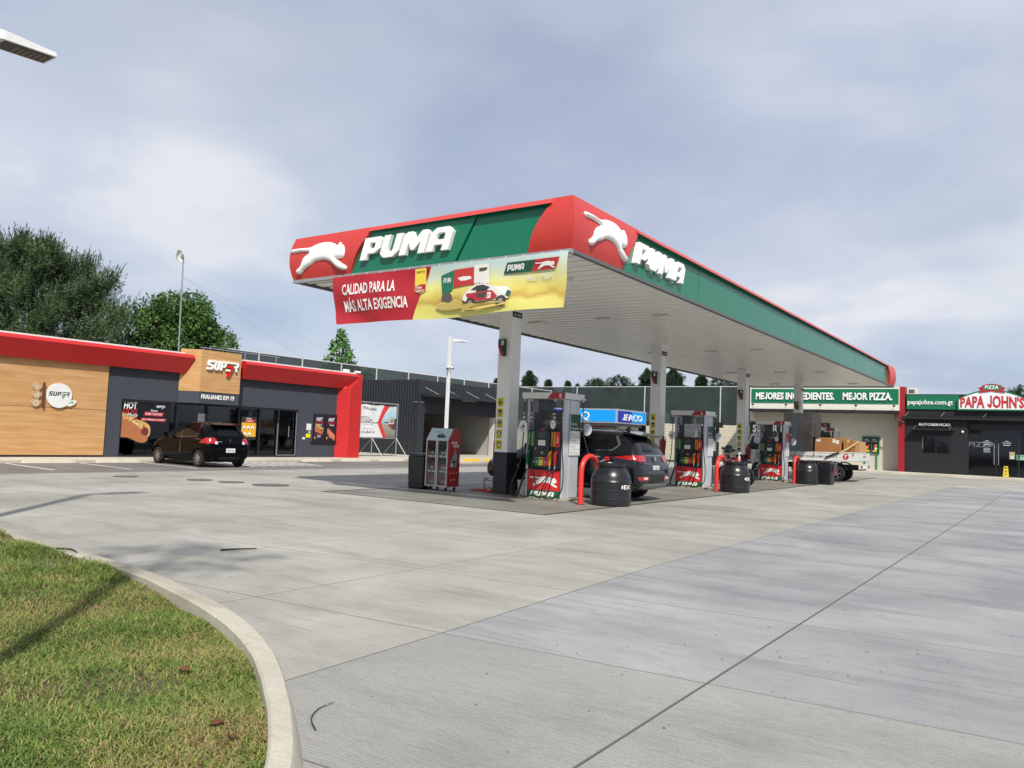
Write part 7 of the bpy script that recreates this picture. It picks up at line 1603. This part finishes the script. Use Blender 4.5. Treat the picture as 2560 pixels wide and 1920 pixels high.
b = MB().m(M_twh); b.box(-2.55, -2.48, -hw_+.05, hw_-.05, .56, .77); rl = b.build('rear_light_bar', tk)
for y in (-.75, .75): MB().m(M_tail).box(-2.565, -2.551, y-.13, y+.13, .6, .72).build('tail_lamp', rl)
MB().m(M_plate).box(-2.565, -2.551, -.17, .17, .58, .70).build('number_plate', rl)
b = MB().m(M_plast)
for y in (-.42, .42): b.box(-2.5, 2.2, y-.06, y+.06, .5, .72)
b.box(-1.0, .3, .45, .95, .40, .72); b.build('chassis', tk)
for x, y, wd in ((-1.55, .78, .3), (-1.55, -.78, .3), (1.75, .82, .2), (1.75, -.82, .2)): wheel(tk, x, y, .34, wd, 6)
b = MB().m(M_plast)
for y in (.78, -.78): b.tube([(-1.55+.46*math.cos(R(a)), y, .36+.44*math.sin(R(a))) for a in range(20, 161, 20)], .03, 6)
b.build('mudguard', tk)
# cab
cabp = [(.95, .55), (2.55, .55), (2.6, .95), (2.45, 1.15), (2.2, 1.85), (2.05, 1.98), (1.1, 2.0), (.95, 1.9)]
b = MB().m(M_twh); b.prism(cabp[::-1], frame((0, -.85, 0), (1, 0, 0), (0, 0, 1)), 0, -1.7); cabo = b.build('cab', tk, bevel=.04)
for s in (1, -1):
    fr = frame((0, s*.851, 0), (-s, 0, 0), (0, 0, 1)); m_ = lambda x: -s*x
    MB().m(M_cglass).flat([(m_(q[0]), q[1]) for q in ((1.15, 1.22), (2.3, 1.22), (2.08, 1.8), (1.15, 1.8))][::(-1 if s > 0 else 1)], fr, .006).build('side_window', cabo); b = MB().m(C('#a8202a')).rect(m_(1.62)-.22, m_(1.62)+.22, .78, 1.12, fr, .004); b.m(M_wht).geo(text('T', .26, .04, shear=.2), fr, m_(1.62), .82, .006); b.build('door_logo', cabo)
    MB().m(M_plast).box(1.5, 1.62, min(s*.87, s*1.1), max(s*.87, s*1.1), 1.25, 1.55).build('door_mirror', cabo, bevel=.02)
MB().m(M_cglass).add([(2.56, -.75, 1.17), (2.56, .75, 1.17), (2.28, .7, 1.84), (2.28, -.7, 1.84)], [(0, 1, 2, 3)]).build('windscreen', cabo)
# load on the bed: world positions
M_card = mat('cardboard', '#9a6a3c', .85, var=.08, vscale=3, bump=.15); M_card2 = mat('cardboard_light', '#b08656', .85, var=.08, vscale=3); M_wrapb = mat('wrapped_dark', '#b3a99d', .4, var=.25, vscale=4); M_pallet = mat('pallet_wood', '#7a6145', .9)
def carton(nm, lb, x0, x1, y0, y1, z0_, z1_, mt, rz=0, tape=True, labels=()):
    t = thing(nm, lb, 'box', ((x0+x1)/2, (y0+y1)/2, z0_), rz, 'load on the flatbed truck'); w_, d_, h_ = (x1-x0)/2, (y1-y0)/2, z1_-z0_
    MB().m(mt).box(-w_, w_, -d_, d_, 0, h_).build('carton', t, bevel=.015)
    if tape: MB().m(C('#c7a877', .3)).box(-.04, .04, -d_-.002, d_+.002, h_-.12, h_+.002).build('tape', t)
    for a, b_, c_, e_ in labels: MB().m(C('#d6d4cd')).rect(a, b_, c_, e_, frame((0, -d_-.003, 0), (1, 0, 0), (0, 0, 1)), 0).build('shipping_label', t)
    return t
ZB = .905
st_ = thing('wrapped_stack', 'tall dark stack wrapped in stretch film on the truck bed', 'load', (-9.55, 36.85, ZB-.0), 0, 'load on the flatbed truck')
for k, (z0_, z1_) in enumerate(((.0, .95), (.955, 1.98))):
    b = MB().m(M_wrapb); b.box(-.62, .62, -.72, .72, z0_, z1_); b.build('wrapped_carton', st_, bevel=.03)
b = MB().m(tint_glass('stretch_film', (.92, .92, .93), .2, 1.5)); b.box(-.635, .635, -.735, .735, .0, 2.0); b.build('stretch_film', st_)
b = MB().m(C('#6f7c88', .3)); b.box(-.25, -.05, -.742, -.737, .02, 1.95); b.build('corner_strip', st_)
b = MB().m(C('#b9b4ae', .4)); rr = random.Random(3)
for q in range(26): z = rr.uniform(1.0, 1.95); y = rr.uniform(-.7, .2); b.box(.637, .64, y, y+rr.uniform(.2, .5), z, z+.012)
b.build('film_crease', st_)
carton('cardboard_box', 'large brown cardboard box with white labels on the truck bed', -8.86, -7.78, 36.22, 37.75, ZB, 1.86, M_card, 0, False, ((-.5, -.3, .78, .88), (.2, .32, .74, .9), (.34, .46, .70, .86)))
carton('cardboard_box', 'tilted brown cardboard box behind the large labelled box', -7.72, -7.32, 36.3, 37.4, ZB+.02, 1.80, M_card, R(2), True)
carton('cardboard_box', 'pale narrow cardboard box near the truck tailgate', -7.27, -7.02, 36.45, 37.35, ZB+.03, 1.73, M_card2, R(-3), False)
t = thing('cardboard_drum', 'small low cardboard drum by the truck tailgate', 'drum', (-7.2, 37.75, ZB+.04), 0, 'load on the flatbed truck'); MB().m(M_card2).lathe([(.17, 0), (.17, .2), (.175, .2), (.175, .24), (.02, .245)], n=20).build('drum', t, smooth=40); MB().m(M_card).lathe([(.173, .08), (.176, .1), (.173, .12)], n=20).build('band', t)
t = thing('ratchet_strap', 'pale load strap slung over the boxes to the truck side', 'strap', (-8.0, 36.0, 1.2)); b = MB().m(C('#b8ad7a', .7)); sp = spline([(-8.1, 35.96, 1.1), (-7.7, 35.97, 1.28), (-7.25, 36.2, 1.6), (-7.1, 36.4, 1.76)], 5)
for i in range(len(sp)-1): a_, c_ = sp[i], sp[i+1]; b.add([a_+Vector((0, 0, -.03)), c_+Vector((0, 0, -.03)), c_+Vector((0, 0, .03)), a_+Vector((0, 0, .03))], [(0, 1, 2, 3)])
b.build('webbing', t, world=True); MB().m(M_plast).tube([(-8.35, 35.95, .99), (-8.05, 35.95, 1.14), (-7.8, 35.95, 1.24)], .035, 6).build('ratchet', t, world=True)

# --- motorcycle at dispenser 6, helmet on top
mc = thing('motorcycle', 'small red motorcycle behind the second water barrel', 'motorcycle', (-9.4, 27.6, .004), R(150)); M_mred = mat('moto_red', '#8e1a22', .25, coat=.6)
for x in (-.62, .62):
    o = bpy.data.objects.new('wheel', None); COL.objects.link(o); o.parent = mc; o.location = (x, 0, .3)
    b = MB().m(M_tyre); b.lathe([(.25, -.045), (.29, -.04), (.3, 0), (.29, .04), (.25, .045), (.24, 0)], (0, 0, 0), 28, 'y'); b.build('tyre', o, smooth=60); b = MB().m(M_rim); [b.tube([(0, 0, 0), (.245*math.cos(R(a)), 0, .245*math.sin(R(a)))], .008, 5) for a in range(0, 360, 45)]; b.build('rim', o)
b = MB().m(M_mred); b.sphere((.12, 0, .82), .28, .13, .13); b.build('fuel_tank', mc, smooth=180); MB().m(M_plast).hexa([(-.65, -.11, .76), (-.1, -.12, .74), (-.1, .12, .74), (-.65, .11, .76), (-.68, -.09, .86), (-.08, -.1, .8), (-.08, .1, .8), (-.68, .09, .86)]).build('seat', mc, bevel=.03)
b = MB().m(M_galv); b.box(-.15, .25, -.12, .12, .3, .6); b.lathe([(.1, -.14), (.1, .14)], (.05, 0, .42), 16, 'y'); b.build('engine', mc); b = MB().m(M_plast); b.tube([(.4, 0, .95), (.1, 0, .7), (-.3, 0, .7), (-.62, 0, .3)], .025, 8); b.tube([(.1, 0, .7), (.0, 0, .32)], .025, 8); b.build('frame', mc)
b = MB().m(M_chr); [b.tube([(.42, s*.08, 1.0), (.62, s*.08, .3)], .022, 8) for s in (1, -1)]; b.build('fork', mc); b = MB().m(M_chr); b.tube(spline([(.3, -.36, 1.04), (.36, -.2, 1.08), (.4, 0, 1.04), (.36, .2, 1.08), (.3, .36, 1.04)], 4), .012, 6); b.build('handlebar', mc); b = MB().m(M_mred); b.sphere((.5, 0, .95), .1, .1, .1); b.build('headlamp_shell', mc, smooth=180); b = MB().m(M_clear); b.sphere((.57, 0, .95), .05, .08, .08); b.build('headlamp', mc, smooth=180)
for s in (1, -1): b = MB().m(M_plast); b.tube([(.34, s*.28, 1.06), (.3, s*.34, 1.22)], .007, 5); b.sphere((.29, s*.36, 1.25), .02, .07, .045); b.build('mirror', mc, smooth=180)
b = MB().m(M_mred); b.tube(spline([(.34, 0, .52), (.62, 0, .62), (.88, 0, .5)], 5), .05, 6); b.build('mudguard', mc, smooth=180)
hl = thing('helmet', 'dark green open-face helmet resting on the motorcycle handlebar', 'helmet', (-9.72, 27.78, 1.06), R(100)); M_hel = mat('helmet_green', '#24423c', .3, coat=.5)
b = MB().m(M_hel); pr_ = [(.16, .0), (.175, .06), (.17, .13), (.14, .2), (.08, .245), (.02, .255)]; b.lathe(pr_, (0, 0, 0), 24); o = b.build('shell', hl, smooth=60); o.rotation_euler = (R(-12), R(8), 0); o.location = (0, 0, .06)
b = MB().m(M_plast); b.hexa([(-.12, -.19, .10), (.12, -.19, .10), (.12, -.15, .10), (-.12, -.15, .10), (-.1, -.24, .13), (.1, -.24, .13), (.1, -.15, .16), (-.1, -.15, .16)]); b.build('peak', hl, bevel=.008); MB().m(M_plast).tube(spline([(-.14, 0, .08), (-.1, 0, -.08), (0, 0, -.12), (.1, 0, -.06), (.14, 0, .08)], 4), .008, 5).build('chin_strap', hl, smooth=180)
# ------------------------------------------------------------------ trees
def leaf_mat(name, stops, trans=.25):
    m, t, p, n, l = node_mat(name); g = n('ShaderNodeNewGeometry'); nz = n('ShaderNodeTexNoise'); nz.inputs['Scale'].default_value = .9; nz.inputs['Detail'].default_value = 3; l(g.outputs['Position'], nz.inputs['Vector'])
    ad = n('ShaderNodeMath'); ad.operation = 'MULTIPLY_ADD'; l(g.outputs['Random Per Island'], ad.inputs[0]); ad.inputs[1].default_value = .5; l(nz.outputs['Fac'], ad.inputs[2]); cr = n('ShaderNodeValToRGB'); l(ad.outputs[0], cr.inputs[0]); e = cr.color_ramp.elements
    while len(e) < len(stops): e.new(.5)
    for k, (po, c) in enumerate(stops): e[k].position = po; e[k].color = (*lin(c), 1)
    l(cr.outputs[0], p.inputs['Base Color']); p.inputs['Roughness'].default_value = .55; p.inputs['Specular IOR Level'].default_value = .35
    tr = n('ShaderNodeBsdfTranslucent'); l(cr.outputs[0], tr.inputs['Color']); mx = n('ShaderNodeMixShader'); mx.inputs[0].default_value = trans; l(p.outputs[0], mx.inputs[1]); l(tr.outputs[0], mx.inputs[2]); l(mx.outputs[0], t.nodes['Material Output'].inputs[0]); return m
M_bark = mat('bark', '#4a3d31', .95, var=.2, vscale=6, bump=.6, bscale=30)
M_leafA = leaf_mat('leaf_broad', ((.35, '#213a1a'), (.6, '#335426'), (.9, '#587a38'))); M_leafB = leaf_mat('leaf_small_tree', ((.35, '#2f5527'), (.65, '#4a7a33'), (.95, '#729c49'))); M_need = leaf_mat('pine_needles', ((.35, '#16281a'), (.62, '#2b4429'), (.95, '#5f7345')), .15); M_cyp = leaf_mat('cypress_needles', ((.35, '#1f3022'), (.65, '#2f4630'), (.95, '#4a6145')), .1)
def quads_obj(name, v, mt, parent):
    k = v.shape[0]; nv = v.shape[1]; me = bpy.data.meshes.new(name); me.vertices.add(k*nv); me.vertices.foreach_set('co', v.reshape(-1)); me.loops.add(k*nv); me.loops.foreach_set('vertex_index', np.arange(k*nv, dtype=np.int32)); me.polygons.add(k); me.polygons.foreach_set('loop_start', (np.arange(k)*nv).astype(np.int32)); me.update(calc_edges=True); me.materials.append(mt)
    o = bpy.data.objects.new(name, me); COL.objects.link(o); o.parent = parent; return o
def leaves(rs, ctr, size, asp=.5, up=.5, nrm_=None):
    """diamond leaves at points ctr"""
    k = len(ctr); d1 = rs.normal(size=(k, 3)); d1[:, 2] -= up*.4; d1 /= np.linalg.norm(d1, axis=1)[:, None]; n_ = rs.normal(size=(k, 3)); n_[:, 2] += up*1.5
    if nrm_ is not None: n_ += nrm_*1.2
    d2 = np.cross(n_, d1); d2 /= np.linalg.norm(d2, axis=1)[:, None]+1e-9; s = (size*rs.uniform(.6, 1.3, k))[:, None]
    return np.stack([ctr, ctr+d1*s*.5+d2*s*asp*.5, ctr+d1*s, ctr+d1*s*.5-d2*s*asp*.5], 1)
def broad_tree(name, lb, loc, trunk_h, clumps, nleaf, lsize, mt, tr=.22, seed=1):
    rs = np.random.RandomState(seed); t = thing(name, lb, 'tree', loc); cl = np.array(clumps, float)     # local x, y, z, rx, ry, rz
    b = MB().m(M_bark); top = Vector((0, 0, trunk_h)); b.tube([(0, 0, -.05), (.03, 0, trunk_h*.5), top, (0, 0, trunk_h*1.5)], [tr*1.25, tr, tr*.8, tr*.3], 10); b.build('trunk', t, smooth=60)
    for c in cl[::2]: b = MB().m(M_bark); e = Vector(c[:3]); b.tube(spline([(0, 0, trunk_h*rs.uniform(.7, 1.1)), (e.x*.5, e.y*.5, lerp(trunk_h, e.z, .6)), e], 4), [tr*.45*(1-.09*i) for i in range(9)], 6); b.build('limb', t, smooth=60)
    vol = cl[:, 3]*cl[:, 4]*cl[:, 5]; pk = rs.choice(len(cl), nleaf, p=vol**.75/np.sum(vol**.75)); d_ = rs.normal(size=(nleaf, 3)); d_ /= np.linalg.norm(d_, axis=1)[:, None]; rad = rs.uniform(.55, 1.04, nleaf)**.6
    lump = 1+.16*np.sin(d_[:, 0]*7+pk)*np.sin(d_[:, 1]*6+pk*2)*np.sin(d_[:, 2]*7); ctr = cl[pk, :3]+d_*cl[pk, 3:]*(rad*lump)[:, None]
    quads_obj('crown', leaves(rs, ctr, lsize, .45, .5, d_), mt, t); return t
def rcl(seed, n, cx, cy, cz, RX, RY, RZ, r0, r1):
    rs = random.Random(seed); o = []
    for i in range(n):
        while True:
            x, y, z = rs.uniform(-1, 1), rs.uniform(-1, 1), rs.uniform(-1, 1)
            if .25 < x*x+y*y+z*z < 1: break
        r = rs.uniform(r0, r1); o.append((cx+x*(RX-r*.6), cy+y*(RY-r*.6), cz+z*(RZ-r*.6), r, r, r*.85))
    return o
# round broadleaf tree behind the store
broad_tree('broadleaf_tree', 'dense round green tree behind the store mast', (-38, 24.1, 0), 3.6, rcl(3, 46, 0, .1, 5.9, 2.5, 2.75, 2.55, .75, 1.15), 30000, .2, M_leafA, .24, 3)
# small tree behind the fence, spiky young crown
cl = []
rg = random.Random(8)
for i in range(34):
    f = i/33; z = 3.6+5.3*f; r = (2.0*(1-f)**.75+.15); a = i*2.4; cl.append((rg.uniform(.4, .9)*r*math.cos(a), rg.uniform(.4, .9)*r*math.sin(a), z, .38*(1-f)+.2, .38*(1-f)+.2, .34))
for i in range(8): a = i*.8; cl.append((1.2*math.cos(a)*.8, 1.9+.9*math.sin(a), 5.2+.5*math.sin(a*2), .5, .5, .4))
broad_tree('young_tree', 'small pointed green tree rising behind the screen fence', (-46, 42.9, 0), 2.6, cl, 4200, .32, M_leafB, .14, 5)
# pine with upright shoots
def pine(name, lb, loc, H, rad, seed, nshoot, base=.3):
    rs = np.random.RandomState(seed); t = thing(name, lb, 'tree', loc); b = MB().m(M_bark); b.tube([(0, 0, -.05), (.1, .05, H*.5), (0, 0, H*.97)], [.32, .2, .03], 10); b.build('trunk', t, smooth=60)
    tips = []; nb = 46
    for i in range(nb):
        f = (i+.5)/nb; z = H*(base+(1-base)*f*.97); L_ = rad*(1-f)**.62*rs.uniform(.72, 1.08)+.25; a = i*2.399+rs.uniform(-.3, .3); e = Vector((L_*math.cos(a), L_*math.sin(a), z+L_*.32)); m_ = Vector((L_*.55*math.cos(a), L_*.55*math.sin(a), z+L_*.08)); sp = spline([(0, 0, z-.1), m_, e], 5); b = MB().m(M_bark); b.tube(sp, [.06*(1-f*.6)*(1-.07*k) for k in range(len(sp))], 5); b.build('limb', t, smooth=60)
        for k in range(int(nshoot/nb)):
            u = rs.uniform(.28, 1)**.7; p_ = sp[min(len(sp)-1, int(u*(len(sp)-1)))]; w_ = .18+.75*L_/rad*.8; tips.append((p_.x+rs.normal()*w_*.55, p_.y+rs.normal()*w_*.55, p_.z+rs.normal()*.22+.05))
    tips = np.array(tips); k = len(tips); nn = 24
    ax_ = np.stack([rs.normal(size=k)*.28+tips[:, 0]*.05, rs.normal(size=k)*.28+tips[:, 1]*.05, np.ones(k)], 1); ax_ /= np.linalg.norm(ax_, axis=1)[:, None]; ln = rs.uniform(.4, .85, k)
    T = np.repeat(tips, nn, 0); A = np.repeat(ax_, nn, 0); LN = np.repeat(ln, nn); s = rs.uniform(-.55, 1, k*nn); org = T+A*(s*LN)[:, None]; r = rs.normal(size=(k*nn, 3)); r -= A*np.sum(r*A, 1)[:, None]; r /= np.linalg.norm(r, axis=1)[:, None]
    young = np.clip(s, 0, 1)[:, None]; d_ = A*(.55+1.0*young)+r*(.85-.6*young); d_[:, 2] -= .25*(1-young[:, 0]); d_ /= np.linalg.norm(d_, axis=1)[:, None]; nl = (rs.uniform(.16, .30, k*nn)*(1-.45*young[:, 0]))[:, None]; sd_ = np.cross(d_, rs.normal(size=(k*nn, 3))); sd_ /= np.linalg.norm(sd_, axis=1)[:, None]; wv = .017
    v = np.stack([org-sd_*wv, org+sd_*wv, org+d_*nl], 1); quads_obj('crown', v, M_need, t); return t
pine('pine_tree', 'large pine with upright shoots behind the wood clad store wing', (-40, 17.6, 0), 9.3, 6.6, 11, 7600, .24)
pine('pine_tree', 'second pine cut off by the left edge of the view', (-41, 13.0, 0), 8.3, 5.2, 12, 4200, .26)
# dark conifers beyond the rear fence
def conifer(lb, x, y, H, rad, seed, shape_='cone'):
    rs = np.random.RandomState(seed); t = thing('conifer' if shape_ == 'cone' else 'round_tree', lb, 'tree', (x, y, 0), 0, 'trees beyond the rear fence'); b = MB().m(M_bark); b.tube([(0, 0, -.05), (0, 0, H*.9)], [.3, .05], 8); b.build('trunk', t, smooth=60)
    n_ = 2200; d0 = rs.uniform(0, 1, n_)**.8*5.0; z = H-d0
    if shape_ == 'cone': r_ = (.10+.62*d0**.9)*(rad/2.1)*(.62+.5*(np.sin(z*4.4+seed)*.5+.5))
    else: r_ = rad*np.sqrt(np.clip(1-(np.clip(1-d0/2.2, 0, 1))**2, 0, 1))*1.0+.05
    a = rs.uniform(0, 2*np.pi, n_); bnd = 1+.22*np.sin(a*3+seed)+.16*np.sin(a*5+z*2); rr_ = r_*bnd*rs.uniform(.35, 1.05, n_)**.6; ctr = np.stack([rr_*np.cos(a), rr_*np.sin(a), z+rs.normal(size=n_)*.06], 1)
    if shape_ != 'cone': ctr[:, 2] += .25*np.sin(a*3+seed)*np.sin(rr_*2)
    nn = 10; C_ = np.repeat(ctr, nn, 0)+rs.normal(size=(n_*nn, 3))*.07; dd = np.repeat(np.stack([np.cos(a), np.sin(a), np.full(n_, .35)], 1), nn, 0)+rs.normal(size=(n_*nn, 3))*.45; dd /= np.linalg.norm(dd, axis=1)[:, None]; sd_ = np.cross(dd, rs.normal(size=(n_*nn, 3))); sd_ /= np.linalg.norm(sd_, axis=1)[:, None]
    v = np.stack([C_-sd_*.035, C_+sd_*.035, C_+dd*rs.uniform(.12, .3, n_*nn)[:, None]], 1); quads_obj('crown', v, M_cyp, t)
for k, (x, H, rd, sh, lb) in enumerate(((-56.2, 9.7, 2.2, 'cone', 'dark conifer right of the first canopy column'), (-53.9, 8.6, 1.8, 'cone', 'lower dark conifer beside the first column, towards dispenser 8'), (-51.6, 8.5, 1.2, 'cone', 'small conifer tip above dispenser 8'), (-46.4, 8.5, 1.5, 'round', 'left half of the rounded tree pair above the bank sign'), (-43.9, 8.9, 2.1, 'round', 'right half of the rounded tree pair above the bank sign'), (-40.7, 9.9, 2.1, 'cone', 'tall conifer left of the second column'), (-36.5, 9.8, 2.5, 'cone', 'tall conifer right of the second column'), (-33.5, 9.1, 1.9, 'cone', 'broad conifer left of the third column'), (-31.3, 8.7, 1.9, 'round', 'low rounded tree next to the third column'), (-61.4, 8.7, .8, 'cone', 'tiny conifer tip above the warehouse roof'), (-49.6, 8.0, .7, 'cone', 'smallest conifer tip above the right end of dispenser 8'))):
    conifer(lb, x, 85+(k % 3), H, rd, 20+k, sh)
conifer('dark tree behind the pizzeria roof at the right edge', -2.6, 85, 7.6, 1.9, 44, 'round'); conifer('taller dark tree cut off by the right edge, behind the pizzeria', -.6, 86, 8.6, 1.9, 45, 'round')
# slender tree just outside the frame whose shadow crosses the lawn
cl = [(.75*math.cos(a), .75*math.sin(a), 5.7+.25*math.sin(a*3), .34, .34, .25) for a in np.linspace(0, 6.28, 7)[:-1]]+[(0, 0, 6.3, .4, .4, .35)]
broad_tree('street_tree', 'slender young tree left of the view that shades the lawn', (-3.55, .85, .09), 4.6, cl, 300, .2, M_leafB, .06, 9)
